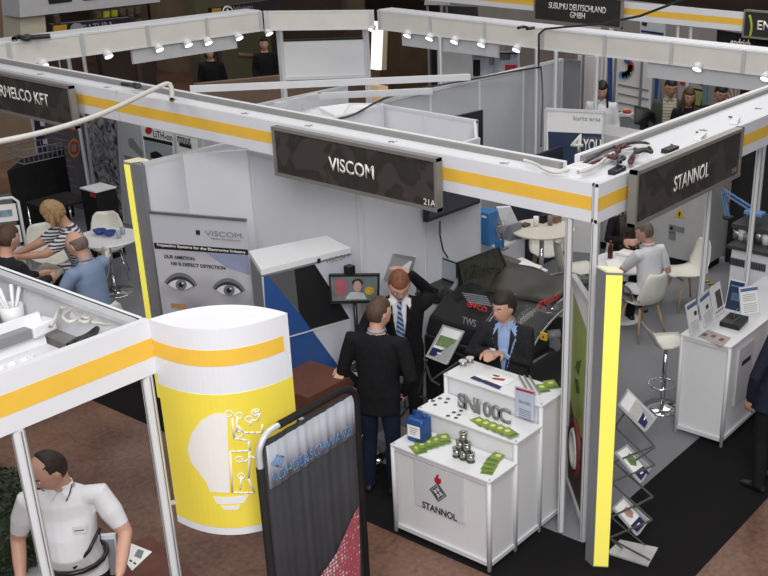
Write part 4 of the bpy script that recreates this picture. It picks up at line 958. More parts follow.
# ================================================================ FOLDING LITERATURE RACKS
TRAYM = mat('tray_grey', hexc('a9aaab'), .4, .2, noise_amt=.04)
def tray(par, TL, TR, BR, BL, graphics):
    TL, TR, BR, BL = V(TL), V(TR), V(BR), V(BL); n = (TR-TL).cross(BL-TL).normalized(); n = n if n.z > 0 else -n
    tr = MB().prism([TL, TR, BR, BL], tuple(-n*.012)).build('tray', TRAYM, par)
    m = MB()
    m.bar(BL+n*.01, BR+n*.01, .012, .03, up=n); m.bar(TL, BL, .012, .02, up=n); m.bar(TR, BR, .012, .02, up=n); m.build('tray_rim', ALU, tr)
    def P(u, v, o=.004): return TL+(TR-TL)*u+(BL-TL)*v+n*o
    for nm, pts, mt, o in graphics: MB().prism([P(u, v, o) for u, v in pts], tuple(-n*.002)).build(nm, mt, tr)
    return tr
def gr(pic, col):
    return [('white_sheet', [(.06, .05), (.94, .05), (.94, .95), (.06, .95)], PAPER, .004), ('navy_block', [(.06, .70), (.94, .70), (.94, .95), (.06, .95)], NAVY, .006),
            ('picture', pic, col, .006), ('title', [(.38, .80), (.62, .80), (.62, .84), (.38, .84)], LETW, .008)]
SKC = mat('print_skin_soft', hexc('a98478'), .5, noise_amt=.3, noise_scale=25); GS = mat('print_grey_soft', hexc('bdb9b3'), .5, noise_amt=.1, noise_scale=30); GRS = mat('print_green_soft', hexc('6f8456'), .5, noise_amt=.35, noise_scale=30)
t = thing('literature_rack', (6.6, 3.5, 0), 'zigzag folding brochure rack standing right of the yellow light column', 'rack')
def T4(q, z0, z1): return gz(*q[0], z1), gz(*q[1], z1), gz(*q[2], z0), gz(*q[3], z0)
racks = [(((618, 404), (627, 389.5), (655, 418), (645, 431)), 1.02, 1.22, gr([(.06, .35), (.94, .35), (.94, .68), (.06, .68)], GS)),
         (((615, 452), (626, 445), (650, 468), (640.5, 482.5)), .62, .80, gr([(.3, .28), (.75, .22), (.85, .45), (.55, .6), (.25, .5)], GRS)),
         (((612.5, 507.5), (623, 497), (648, 520), (637, 535)), .22, .40, gr([(.35, .25), (.7, .25), (.8, .5), (.5, .6), (.3, .45)], SKC))]
corners = []
for q, z0, z1, g in racks: c4 = T4(q, z0, z1); corners.append(c4); tray(t, *c4, g)
bs = [gz(x, y, .012) for x, y in ((620, 541), (658, 549), (648, 567), (607, 554))]
MB().prism(bs, (0, 0, .015)).build('base_plate', mat('rack_base', hexc('b7b7b6'), .35, .2, noise_amt=.04), t)
STR = mat('rack_strut', hexc('6f6f70'), .4, .6, noise_amt=.05)
def zig(pix, zs):
    pts = [gz(x, y, z) for (x, y), z in zip(pix, zs)]
    for p, q in zip(pts[:-1], pts[1:]): MB().bar(p, q, .012, .012).build('strut', STR, t)
zig([(632, 402), (615, 427), (655, 465), (611, 482), (652, 520), (609, 538), (650, 560)], [1.1, .95, .75, .60, .40, .25, .03])
zig([(618, 405), (654, 446), (614, 462), (653, 497), (611, 517), (645, 545)], [1.2, .9, .72, .5, .35, .05])
zig([(655, 447), (636, 460)], [.9, .85]); zig([(653, 496), (633, 508)], [.5, .45]); zig([(609, 538), (622, 548)], [.25, .03])
# second rack behind the counter, left of the seller
t = thing('literature_rack', (7.0, 5.9, 0), 'chrome literature rack with tilted brochure tray behind the counter', 'rack')
c4 = [gz(444, 325, 1.32), gz(464, 331, 1.32), gz(447, 364, 1.04), gz(427, 356, 1.04)]
tray(t, *c4, gr([(.1, .30), (.9, .30), (.9, .62), (.1, .62)], GRS))
STC = mat('rack_wire', hexc('8f9092'), .25, .9, noise_amt=.05)
def bars(t, segs, w, mt, nm):
    for p, q in segs: MB().bar(p, q, w, w).build(nm, mt, t)
p1_ = gz(404, 420, .012); zz = lambda x, y, z: gz(x, y, z)
bars(t, [(zz(452, 351, 1.1), zz(466, 357, 1.0)), (zz(466, 357, 1.0), zz(431, 380, .8)), (zz(431, 380, .8), zz(424, 358, 1.0)), (zz(427, 360, 1.0), zz(418, 395, .6)), (zz(418, 395, .6), zz(436, 404, .5)), (zz(431, 380, .8), zz(440, 385, .75)),
         (zz(418, 395, .6), V((p1_.x-.4, p1_.y-.1, .02))), (zz(436, 404, .5), V((p1_.x-.15, p1_.y-.25, .02)))], .014, STC, 'strut')
p1 = zz(404, 420, .012); MB().box(p1.x-.45, p1.y-.28, .006, p1.x-.12, p1.y+.02, .02).build('base_plate', TRAYM, t)
t = thing('literature_rack', (7.35, 6.5, 0), 'white framed tilted display behind the head of the tall man', 'rack')
c4 = [gz(394, 253, 1.70), gz(415, 256.5, 1.70), gz(409, 281, 1.40), gz(384, 280, 1.40)]
tray(t, *c4, [('white_sheet', [(.05, .05), (.95, .05), (.95, .95), (.05, .95)], PAPER, .004), ('title', [(.3, .25), (.65, .25), (.65, .29), (.3, .29)], GREYP, .006), ('picture', [(.4, .6), (.75, .6), (.75, .85), (.4, .85)], GREYP, .006)])
bars(t, [(zz(411, 270, 1.55), zz(417, 280, 1.45)), (zz(417, 280, 1.45), xy(zz(417, 280, 1.45), .02)), (xy(zz(400, 281, 1.40), .02), zz(400, 281, 1.40)), (xy(zz(400, 281, 1.40), .02), xy(zz(417, 280, 1.45), .02))], .014, STC, 'strut')

# ================================================================ RIGHT COUNTER
t = thing('reception_counter', (9.0, 3.86, 0), 'plain white counter at right carrying brochure stands and a black case', 'counter')
x0, x1, y0, y1, z1 = 8.50, 10.45, 3.605, 4.11, 1.065
MB().box(x0+.02, y0+.015, .05, x1-.02, y1-.015, z1-.02).build('cabinet', CW, t)
MB().box(x0-.012, y0-.012, z1-.02, x1+.012, y1+.012, z1).build('countertop', W2, t, bevel=.004)
for z in (.055, z1-.055): MB().box(x0, y0-.002, z, x1, y0+.02, z+.035).build('side_rail', ALUW, t); MB().box(x0-.002, y0, z, x0+.02, y1, z+.035).build('front_rail', ALUW, t)
for x in (x0+.006, (x0+x1)/2, x1-.006):
    for y in (y0+.006, y1-.006): MB().cyl((x, y, 0), (x, y, z1-.02), .019, 12).build('corner_post', ALUW, t)
f = MB().box(8.72, y0-.004, .35, 9.05, y0+.016, .95).build('front_poster', mat('poster_grey2', hexc('c3c3c8'), .5, noise_amt=.01), t)
MB().box(8.80, y0-.006, .75, 9.0, y0+.0, .80).build('print_mark', NAVY, f)
z = 1.067
def stand(px0, py0, px1, py1, hpx, label, hd, pic, face=PAPER):
    a, c = gz(px0, py0, z), gz(px1, py1, z); t = thing('leaflet_stand', xy((a+c)/2, z), label, 'stand')
    d = (c-a).normalized(); n = V((d.y, -d.x, 0)); n = n if n.dot(V((-1, -1, 0))) > 0 else -n; L = (c-a).length; h = hpx
    back = -n*.08
    MB().prism([a, c, c+back+V((0, 0, h)), a+back+V((0, 0, h))], tuple(-n*.008)).build('holder', mat('holder_clear', hexc('cfd5dc'), .2, noise_amt=.02), t)
    hb = t.children[-1]
    def P(u, v, o): return a+d*(L*u)+(back+V((0, 0, h)))*v+n*o
    for nm, u0, u1, v0, v1, mt, o in [('sheet', .05, .95, .04, .96, face, .003)]+hd+pic:
        MB().prism([P(u0, v0, o), P(u1, v0, o), P(u1, v1, o), P(u0, v1, o)], tuple(-n*.002)).build(nm, mt, hb)
    return t
SB = mat('print_slate_blue', hexc('57688c'), .5, noise_amt=.05); DKN = mat('print_dark_navy', hexc('1f2f4a'), .4, noise_amt=.2, noise_scale=12)
lines = [('text_line', .15, .85, .1+.07*k, .115+.07*k, GREYP, .005) for k in range(5)]
stand(691, 337, 701, 330, .30, 'leftmost upright leaflet holder on the right counter', [('head', .05, .95, .84, .96, SB, .005)], [('picture', .6, .85, .55, .68, BLACKP, .005)]+lines)
stand(704, 329, 714, 319.5, .30, 'second upright leaflet holder from the left on the right counter', [('head', .05, .95, .84, .96, SB, .005)], [('picture', .45, .7, .5, .62, BLACKP, .005)]+lines)
stand(715, 319, 725, 311, .30, 'third leaflet holder, with a dark figure picture, on the right counter', [], [('picture', .35, .85, .25, .8, mat('print_mixed', hexc('5d4a4c'), .5, noise_amt=.5, noise_scale=30), .005), ('text_line', .1, .9, .14, .17, RED, .005)])
stand(724, 309, 740, 313, .30, 'dark blue leaflet holder behind the black case', [], [('picture', .05, .95, .04, .96, DKN, .004), ('text_line', .15, .85, .8, .83, LBLUE, .006), ('picture', .3, .8, .35, .6, mat('print_blue_noise', hexc('4f6580'), .5, noise_amt=.5, noise_scale=30), .006)], DKN)
stand(741, 316, 760, 313, .27, 'white leaflet holder with blue header right of the black case', [('head', .05, .95, .84, .95, SB, .005)], lines+[('text_line', .15, .8, .5+.07*k, .515+.07*k, GREYP, .005) for k in range(4)])
P_ = [gz(x, y, z) for x, y in ((719, 326), (739, 331), (748.5, 321), (730, 316.5))]
t = thing('black_case', xy(sum(P_, V((0, 0, 0)))/4, z), 'flat black case lying on the right counter', 'case')
MB().prism([V((p.x, p.y, z)) for p in P_], (0, 0, .05)).build('body', mat('case_black', hexc('17171d'), .5, noise_amt=.1), t, bevel=.006)
c_ = sum(P_, V((0, 0, 0)))/4; m = MB(); m.tube([(c_.x-.02, c_.y, z+.05), (c_.x+.01, c_.y+.01, z+.12), (c_.x+.04, c_.y-.01, z+.15)], .004, 6); m.tube([(c_.x-.06, c_.y-.02, z+.056), (c_.x+.05, c_.y-.03, z+.056)], .004, 6); m.build('wire_clip', STEEL, t)
t = flat('brochure_sheet', ((698, 336.5), (708, 330), (731, 338), (722, 347)), z, .003, mat('sheet_mauve', hexc('a89a96'), .5, noise_amt=.1), 'flat colour brochure at the near end of the right counter')
for k, (u, v) in enumerate(((704, 335), (713, 336.5), (721, 340))): onq(t, 'photo_print', ((u-3, v), (u, v-2), (u+4, v-.8), (u+1, v+1.5)), z+.003, .001, MATS['print_mixed'])
# bar stool behind the right counter
def bar_stool(loc, rz, label, sh=.75, group=None):
    t = thing('bar_stool', loc, label, 'stool', group, rz)
    m = MB(); rows = []
    for i in range(9):
        u = i/8; y = -.2+.42*u; zz_ = sh+(.0 if u < .75 else (u-.75)**1.3*1.1); w_ = .19*(1-.3*abs(u-.5))
        rows.append([(x*w_, y, zz_+.02*abs(x)**2) for x in (-1, -.6, 0, .6, 1)]+[(x*w_*.96, y, zz_-.025+.02*abs(x)**2) for x in (1, .6, 0, -.6, -1)])
    m.loft(rows); m.build('seat', SHELL, t, world=False)
    MB().cyl((0, 0, .04), (0, 0, sh-.03), .025, 16).build('column', CHROME, t, world=False)
    MB().lathe((0, 0, 0), [(.205, .005), (.20, .018), (.10, .035), (.03, .06)], 28).build('base', CHROME, t, world=False)
    m = MB(); m.tube([(.14*math.cos(a*PI/8), .14*math.sin(a*PI/8)+.02, .28) for a in range(17)], .008, 6); m.tube([(0, 0, .28), (.14, .02, .28)], .008, 6); m.build('footrest', CHROME, t, world=False)
    return t
bar_stool(gz(662, 408, 0), .9, 'low backed white bar stool on a chrome base left of the right counter')
# ================================================================ CHAIRS AND TABLES
def shell_chair(loc, rz, label, group=None, legs='wood'):
    t = thing('shell_chair', loc, label, 'chair', group, rz)
    m = MB(); N = 16; rows = []
    prof = [(.24, .435), (.20, .445), (.10, .43), (0, .42), (-.1, .425), (-.17, .45), (-.21, .52), (-.235, .60), (-.255, .70), (-.27, .79), (-.275, .84)]
    wd = [.17, .205, .22, .225, .225, .225, .22, .21, .19, .16, .11]
    for (y, z), w_ in zip(prof, wd):
        top = []; bot = []
        for k in range(9):
            x = -1+k/4; lift = .05*abs(x)**2.2*(1 if z < .6 else .3); fw = (.05*abs(x)**2 if z > .5 else 0)
            top.append((x*w_, y+fw, z+lift)); 
        for k in range(9):
            x = 1-k/4; lift = .05*abs(x)**2.2*(1 if z < .6 else .3); fw = (.05*abs(x)**2 if z > .5 else 0)
            bot.append((x*w_*.985, y+fw-(.014 if z > .5 else 0), z+lift-(.014 if z <= .5 else .003)))
        rows.append(top+bot)
    m.loft(rows); m.build('shell', SHELL, t, world=False)
    for sx in (-1, 1):
        for sy, y0_ in ((1, .12), (-1, -.12)):
            if legs == 'wood': MB().tube([(sx*.13, y0_, .405), (sx*.215, y0_+sy*.10, 0)], [.017, .011], 10).build('leg', WOODL, t, world=False)
            else: MB().tube([(sx*.13, y0_, .405), (sx*.2, y0_+sy*.08, 0)], .009, 8).build('leg', CHROME, t, world=False)
    m = MB(); m.bar((-.14, -.13, .40), (.14, -.13, .40), .02, .012); m.bar((-.14, .13, .40), (.14, .13, .40), .02, .012); m.bar((0, -.13, .395), (0, .13, .395), .02, .012); m.build('under_frame', STEEL, t, world=False)
    return t
shell_chair(gz(640, 334, 0), -.80, 'white shell chair holding the man in the white shirt')
shell_chair(gz(684, 305, 0), 1.0, 'empty white shell chair with wooden legs right of the seated man')
shell_chair(xy(gz(575, 270, .45)), -2.3, 'empty white shell chair behind the corner posts')
shell_chair(xy(gz(546, 250, .45)), 2.2, 'white shell chair beyond the white high table, back to the dark panel')
def round_table(loc, r, h, label, top=W2, base=CHROME, baser=.24):
    t = thing('round_table', loc, label, 'table')
    MB().lathe((0, 0, 0), [(r-.01, h-.03), (r, h-.02), (r, h-.008), (r-.008, h)], 40).build('tabletop', top, t, world=False)
    MB().cyl((0, 0, .03), (0, 0, h-.03), .03, 16).build('pedestal', base, t, world=False)
    MB().lathe((0, 0, 0), [(baser, .004), (baser*.97, .015), (baser*.4, .03), (.035, .05)], 32).build('base', base, t, world=False)
    return t
round_table((10.72, 6.0, 0), .40, .75, 'white round table between the seated woman and man', baser=.22, base=W2)
round_table(xy(gz(542, 228, 1.05)), .40, 1.05, 'cream topped high round table under the front fascia', MATS['tabletop_cream'])
round_table(xy(gz(107, 237, .75)), .40, .75, 'white round table with blue bowls in the far left stand', W2)
# things on the seated couple's table
z = .752
t = thing('open_catalogue', gz(615, 270, z), 'open white catalogue in front of the man in the white shirt', 'catalogue')
c_ = gz(618, 268, z+.02)
P_ = [gz(605, 262, z+.10), gz(617, 259, z+.10), gz(628, 269, z+.01), gz(614, 277, z+.01)]
MB().prism(P_, (0, 0, .012)).build('pages', PAPER, t)
MB().prism([P_[3]+V((0, 0, .013)), P_[2]+V((0, 0, .013)), P_[2]*.8+P_[1]*.2+V((0, 0, .013)), P_[3]*.8+P_[0]*.2+V((0, 0, .013))], (0, 0, .003)).build('blue_strip', SB, t)
def bottle(loc, h, r, mt, label, cap=None, nm='bottle'):
    t = thing(nm, loc, label, 'bottle'); MB().lathe((0, 0, 0), [(r*.95, 0), (r, .01), (r, h*.6), (r*.4, h*.8), (r*.4, h*.92)], 16).build('body', mt, t, world=False)
    MB().lathe((0, 0, 0), [(r*.45, h*.92), (r*.45, h)], 12).build('cap', cap or BLK, t, world=False); return t
COLA = mat('drink_red_brown', hexc('4b1d1b'), .2, noise_amt=.1)
bottle((10.72, 6.22, z), .22, .032, COLA, 'small dark red drink bottle on the couple\'s round table', RED)
bottle((10.88, 5.93, z), .2, .03, mat('drink_dark', hexc('2b2322'), .2, noise_amt=.1), 'dark bottle near the seated man\'s hand')
t = thing('paper_stack', (10.92, 6.1, z), 'white papers standing beside the dark bottle on the round table', 'paper')
MB().box(10.85, 6.02, z, 11.05, 6.22, z+.03).build('sheets', PAPER, t)
# far left table goods
LT = xy(gz(107, 237, .75)); BOWL = mat('bowl_blue', hexc('233f86'), .3, noise_amt=.05)
for k, (px, py) in enumerate(((100, 234), (110, 235.5))):
    c_ = gz(px, py, .755)+V((0, 0, 0)); t = thing('bowl', V((c_.x, c_.y, .752)), ('blue bowl at left on the far left round table', 'blue bowl at right on the far left round table')[k], 'bowl')
    MB().lathe((0, 0, 0), [(.03, 0), (.05, .01), (.085, .06), (.078, .06), (.045, .018)], 20).build('body', BOWL, t, world=False)
for k, (px, py) in enumerate(((119, 238), (123, 234))):
    c_ = gz(px, py, .752); t = thing('glass', V((c_.x, c_.y, .752)), ('nearer small glass right of the blue bowls', 'farther small glass right of the blue bowls')[k], 'glass')
    MB().lathe((0, 0, 0), [(.025, 0), (.028, .002), (.032, .09), (.029, .09), (.025, .01)], 16).build('body', mat('glass_grey', hexc('9da4a8'), .1, noise_amt=.05), t, world=False)
shell_chair(xy(gz(38, 222, .86))+V((-.065, -.26, 0)), 2.9, 'white shell chair left of the woman in stripes', legs='chrome')
shell_chair(xy(gz(105, 210, .86))+V((-.16, -.21, 0)), 2.5, 'white shell chair behind the far left round table', legs='chrome')
shell_chair(xy(gz(131, 253, .45))+V((.3, -.35, 0)), .9, 'white shell chair right of far left table, cut by the light column', legs='chrome')

# high table at high round table: goods
z = 1.052
for k, (px, py, mt, lab, h) in enumerate(((536, 226, PAPER, 'white cup', .12), (543, 222, BLK, 'black box', .1), (550, 225, mat('jar_grey', hexc('7d7a78'), .4, noise_amt=.1), 'grey jar', .12), (556, 222, mat('jar_tan', hexc('8c6b58'), .5, noise_amt=.1), 'tan box', .09), (525, 226, mat('book_brown', hexc('57443c'), .5, noise_amt=.2), 'brown book', .03))):
    p = gz(px, py, z); t = thing(lab.replace(' ', '_'), V((p.x, p.y, z)), lab+' standing on the cream high table', lab.split()[1])
    if 'cup' in lab or 'jar' in lab: MB().lathe((0, 0, 0), [(.03, 0), (.035, h), (.03, h), (.026, .01)], 16).build('body', mt, t, world=False)
    else: MB().box(-.06, -.045, 0, .06, .045, h).build('body', mt, t, world=False, bevel=.004)
# ================================================================ BLACK SOLDERING MACHINE AND TECH DESKS
GLOSS = mat('machine_black', (.012, .012, .013), .25, noise_amt=.2); OLIVB = mat('machine_cover_olive', hexc('2c2a22'), .5, noise_amt=.25, noise_scale=5)
HOODG = bpy.data.materials.new('hood_glass'); HOODG.use_nodes = True; hb = HOODG.node_tree.nodes['Principled BSDF']
hb.inputs['Base Color'].default_value = (.10, .10, .10, 1); hb.inputs['Roughness'].default_value = .12; hb.inputs['Alpha'].default_value = .45
t = thing('soldering_machine', (7.9, 5.8, 0), 'long glossy black soldering machine with clear hood behind the seller', 'machine')
mx0, mx1, my0, my1 = 7.30, 8.35, 5.05, 6.30
MB().box(mx0, my0, .08, mx1, my1, .92).build('body', GLOSS, t, bevel=.03)
m = MB()
prof = [(mx0+.02, .92), (mx0+.10, 1.08), (mx0+.35, 1.22), (mx0+.75, 1.30), (mx1, 1.22), (mx1, .92)]
m.prism([(x, my0+.62, z) for x, z in prof], (0, my1-my0-.62, 0)); m.build('upper_housing', GLOSS, t, bevel=.02)
m = MB(); rows = []
for i in range(15):
    v = i/14; y = my0+.15+(my1+.06-my0-.15)*v; row = []
    for j in range(13):
        u = j/12; x = mx0+.58+.80*u; z = 1.27+.13*math.sin(PI*min(1, u*1.1))*(.5+.5*math.sin(PI*v*.9))+.02*math.sin(u*9+v*6)+.015*math.sin(v*13)
        row.append((x, y, z))
    rows.append(row+[(p[0], p[1], p[2]-.02) for p in reversed(row)])
m.loft(rows); m.build('cover', OLIVB, t)
q = [gz(457, 263, 1.62), gz(499, 247, 1.62), gz(508, 268, 1.40), gz(460, 286, 1.38)]
MB().plate(*q, th=.02).build('display_lid', BLK, t); dl = t.children[-1]
q2 = [q[0]*.95+q[1]*.03+q[3]*.02, q[0]*.05+q[1]*.93+q[2]*.02, q[2]*.94+q[3]*.06, q[3]*.94+q[2]*.06]
q2 = [p-V((.012, .012, -.004)) for p in q2]
MB().plate(*q2, th=.004).build('speckled_screen', mat('speckle_green', hexc('34352c'), .4, noise_amt=.8, noise_scale=45), dl)
# clear hood: quarter barrel
m = MB(); rows = []
for i in range(2):
    y = my0+.02+.58*i; rows.append([(mx0+.05+.95*(1-math.cos(a*PI/24)), y, .93+.38*math.sin(a*PI/24)) for a in range(25)]+[(mx0+.06+.94*(1-math.cos(a*PI/24)), y, .92+.37*math.sin(a*PI/24)) for a in range(24, -1, -1)])
m.loft(rows); m.build('clear_hood', HOODG, t)
for y in (my0+.02, my0+.60):
    m = MB(); m.tube([(mx0+.05+.95*(1-math.cos(a*PI/24)), y, .93+.38*math.sin(a*PI/24)) for a in range(25)], .010, 6); m.build('hood_rim', STEEL, t)
MB().box(mx0+.15, my0+.08, .90, mx1-.1, my0+.55, 1.02).build('inner_tray', BLK, t)
REDL = mat('logo_red', hexc('c22a2a'), .4, noise_amt=.03)
def mtext(s, p0, p1, h, mt, nm='lettering'):
    c = (p0+p1)/2; text(nm, s, c, (p1-p0), V((.35, .1, .9)), h, mt, t, width=(p1-p0).length, off=.015)
fr = lambda x, y: gx(x, y, mx0-.012)
mtext('evco', gx(467, 304, mx0+.0), gx(487, 310, mx0+.0), .05, REDL)
mtext('TWS', gx(462, 320, mx0-.01), gx(476, 324, mx0-.01), .07, GREYP)
mtext('evco', gz(538, 306, 1.345), gz(559, 296, 1.345), .07, REDL)
YLB = mat('warning_yellow', hexc('d9b21c'), .5, noise_amt=.03)
for px, py in ((540, 336), (546, 334)): pass
def lab(px, py, w_, h_, mt, plane=mx0-.004):
    p = gx(px, py, plane); MB().box(plane-.003, p.y-w_/2, p.z-h_/2, plane+.012, p.y+w_/2, p.z+h_/2).build('warning_label', mt, t); l = t.children[-1]
    MB().prism([V((plane-.005, p.y-.012, p.z-.014)), V((plane-.005, p.y+.012, p.z-.014)), V((plane-.005, p.y, p.z+.014))], (.002, 0, 0)).build('symbol', BLACKP, l)
lab(543.5, 336.5, .07, .07, YLB)
p = gy(567, 324, my0-.004); MB().box(p.x-.03, my0-.006, p.z-.03, p.x+.03, my0+.01, p.z+.035).build('warning_label', YLB, t)
# left end rounded control pod and arm
MB().ell(gz(449, 302, 1.08)+V((0, 0, 0)), .10, .15, .17).build('control_pod', GLOSS, t)
MB().bar(gz(452, 290, 1.30), gz(461, 276, 1.42), .05, .015).build('handle_plate', GREYC, t)
m = MB()
for k in range(5): a_ = gz(462+k*1.5, 293+k*2.2, 1.26); c_ = gz(487+k*1.2, 297+k*2.2, 1.26); m.bar(a_, c_, .012, .01)
m.build('vent_slat', GREYP, t)
MB().box(mx0-.06, my0+.1, .02, mx0+.0, my0+.2, .9).build('front_leg', GREYC, t)
p = gz(554, 350, .9)
t2 = thing('bracket_column', (7.02, 5.06, 0), 'grey perforated bracket column right of the seller', 'bracket')
p = gz(554, 337, 1.02); MB().box(p.x-.035, p.y-.05, .006, p.x+.035, p.y+.05, 1.02).build('column', GREYC, t2)
t2.location = (p.x, p.y, 0); 
for c_ in t2.children: c_.data.transform(Matrix.Translation(V((7.02, 5.06, 0))-V((p.x, p.y, 0))))
MB().cyl(p+V((-.05, .05, .02)), p+V((.05, -.03, .02)), .05, 16).build('roller', GREYC, t2)
for k in range(4): MB().cyl((p.x-.04, p.y, .92-.12*k), (p.x-.034, p.y, .92-.12*k), .012, 10).build('bolt', STEEL, t2)
# laptop table left of the machine, against cabin wall
t = thing('side_table', (8.1, 6.6, 0), 'white side table with dark top against the cabin wall', 'table')
P_ = [gz(424, 284, .98), gz(446, 279, .98), gz(462, 292, .98), gz(442, 302, .98)]
P_ = [V((7.30, 6.44, 0)), V((8.60, 6.44, 0)), V((8.60, 6.735, 0)), V((7.42, 6.735, 0))]
P_ = [V((7.62, 6.40, 0)), V((8.60, 6.40, 0)), V((8.60, 6.735, 0)), V((7.70, 6.735, 0))]
MB().prism([p+V((0, 0, 1.10)) for p in P_], (0, 0, .02)).build('tabletop', BLKM, t)
MB().box(7.66, 6.43, .006, 8.58, 6.72, 1.10).build('cabinet', W, t)
t = thing('laptop', xy(gz(440, 285, 1.12), 1.122), 'open laptop with pale screen beside the black machine', 'laptop')
q = [gz(439.5, 257, 1.36), gz(457, 263, 1.36), gz(457, 284, 1.135), gz(438, 277, 1.135)]
MB().plate(*q, th=.012).build('screen_lid', BLK, t); sl = t.children[-1]
c_ = sum(q, V((0, 0, 0)))/4; MB().plate(*[c_+(p-c_)*.88+V((-.012, -.008, .004)) for p in q], th=.003).build('screen', mat('laptop_screen', hexc('8c949b'), .3, noise_amt=.06, emit=hexc('8c949b'), es=.1), sl)
q = [gz(438, 277, 1.138), gz(457, 284, 1.138), gz(446, 293, 1.138), gz(427, 284, 1.138)]
MB().prism(q, (0, 0, -.015)).build('keyboard_base', BLK, t)
# white desks with machines
def desk(pix, z, label, name='work_desk', drawers=2):
    P_ = [gz(x, y, z) for x, y in pix]; c_ = sum(P_, V((0, 0, 0)))/4; t = thing(name, xy(c_), label, 'desk')
    MB().prism([V((p.x, p.y, z-.03)) for p in P_], (0, 0, .03)).build('desktop', W2, t)
    MB().prism([xy(c_+(p-c_)*.95, .01) for p in P_], (0, 0, z-.04)).build('cabinet', W, t)
    return t, P_
t, _ = desk(((481, 238), (512, 229), (526, 237), (497, 249)), .95, 'white cabinet desk carrying the blue dispensing unit')
t, _ = desk(((497, 266), (522, 257), (548, 270), (524, 286)), .85, 'low white desk with keyboard and papers behind the black machine')
t = thing('keyboard', gz(508, 262, .86), 'brown grey keyboard on the low white desk', 'keyboard')
MB().prism([gz(x, y, .855) for x, y in ((494, 262), (503, 256), (521, 262), (512, 268))], (0, 0, .02)).build('body', mat('keys_brown', hexc('5b5750'), .6, noise_amt=.4, noise_scale=60), t)
t = thing('paper_stack', gz(530, 270, .86), 'white papers on the low white desk', 'paper')
MB().prism([gz(x, y, .855) for x, y in ((514, 271), (524, 264), (542, 270), (533, 280))], (0, 0, .05)).build('sheets', PAPER, t)
t = thing('dispensing_unit', xy(gz(486, 240, .95), .952), 'bright blue upright dispensing unit on the white cabinet desk', 'machine')
DBL = mat('device_blue', hexc('2c6fa8'), .4, noise_amt=.05)
c_ = gz(490, 246, .952); MB().box(c_.x-.03, c_.y-.0, .952, c_.x+.16, c_.y+.22, 1.36).build('housing', DBL, t, bevel=.01)
MB().box(c_.x-.035, c_.y+.03, 1.30, c_.x-.028, c_.y+.1, 1.325).build('badge', LETW, t)
m = MB(); m.tube([(c_.x, c_.y+.2, 1.3), (c_.x-.02, c_.y+.27, 1.25), (c_.x, c_.y+.28, 1.1), (c_.x+.02, c_.y+.2, 1.05)], .012, 6); m.build('hose', BLK, t)
t = thing('dispensing_stand', xy(gz(500, 250, .95), .952), 'steel dispensing head with small blue tip right of the blue unit', 'machine')
c_ = gz(503, 249, .952); MB().box(c_.x-.05, c_.y-.05, .952, c_.x+.05, c_.y+.05, .975).build('foot', GREYC, t)
MB().cyl((c_.x, c_.y, .975), (c_.x, c_.y, 1.3), .016, 10).build('column', STEEL, t); MB().box(c_.x-.10, c_.y-.03, 1.18, c_.x+.02, c_.y+.03, 1.25).build('arm', STEEL, t)
MB().box(c_.x-.12, c_.y-.035, 1.0, c_.x-.05, c_.y+.035, 1.08).build('blue_tip', DBL, t); MB().cyl((c_.x-.085, c_.y, 1.08), (c_.x-.085, c_.y, 1.19), .015, 8).build('syringe', GREYP, t)
t = thing('control_terminal', xy(gz(508, 235, .95), .952), 'white control terminal with small dark display', 'terminal')
q = [gz(497, 208, 1.38), gz(511, 207, 1.38), gz(519, 224, 1.12), gz(503, 228, 1.12)]
MB().plate(*q, th=.05).build('face', W2, t); c_ = sum(q, V((0, 0, 0)))/4
MB().plate(*[c_+(p-c_)*.42+V((-.008, -.008, .008)) for p in q], th=.004).build('display', BLK, t)
q3 = xy(c_); MB().box(c_.x, c_.y-.05, .952, c_.x+.22, c_.y+.15, 1.14).build('base', GREYP, t)
# dark panel wall behind high table
struct(MB().box(10.95, 7.9, .006, 12.2, 7.94, 1.6).build('wall_navy_panel', mat('panel_navy', hexc('1c2433'), .5, noise_amt=.1)))
# big pale cabinet with warning triangle
ZCAB = gx(640, 140, 12.8).z
t = thing('equipment_cabinet', (12.9, 7.0, 0), 'tall pale grey equipment cabinet with yellow warning triangle behind the seated woman', 'cabinet')
MB().box(12.80, 5.9, .12, 13.35, 8.0, ZCAB).build('body', mat('cabinet_grey', hexc('b9b9b8'), .45, noise_amt=.03), t, bevel=.01)
MB().box(12.84, 5.94, .006, 13.30, 7.96, .12).build('plinth', BLKM, t)
p = gx(679.5, 213.5, 12.795); MB().prism([V((12.793, p.y+.075, p.z-.055)), V((12.793, p.y-.075, p.z-.055)), V((12.793, p.y, p.z+.08))], (.01, 0, 0)).build('warning_triangle', YLB, t)
p = gx(679.5, 214, 12.79); MB().box(12.785, p.y-.01, p.z-.03, 12.796, p.y+.01, p.z+.03).build('warning_mark', BLACKP, t)
for px, py, w_, h_ in ((672, 229, .10, .12), (680, 229.5, .12, .07), (672, 236, .10, .1)): p = gx(px, py, 12.792); MB().box(12.788, p.y-w_/2, p.z-h_/2, 12.80, p.y+w_/2, p.z+h_/2).build('switch_plate', GREYP, t)
p = gx(671.5, 228, 12.786); MB().box(12.782, p.y-.02, p.z-.02, 12.79, p.y+.02, p.z+.02).build('switch', BLK, t)
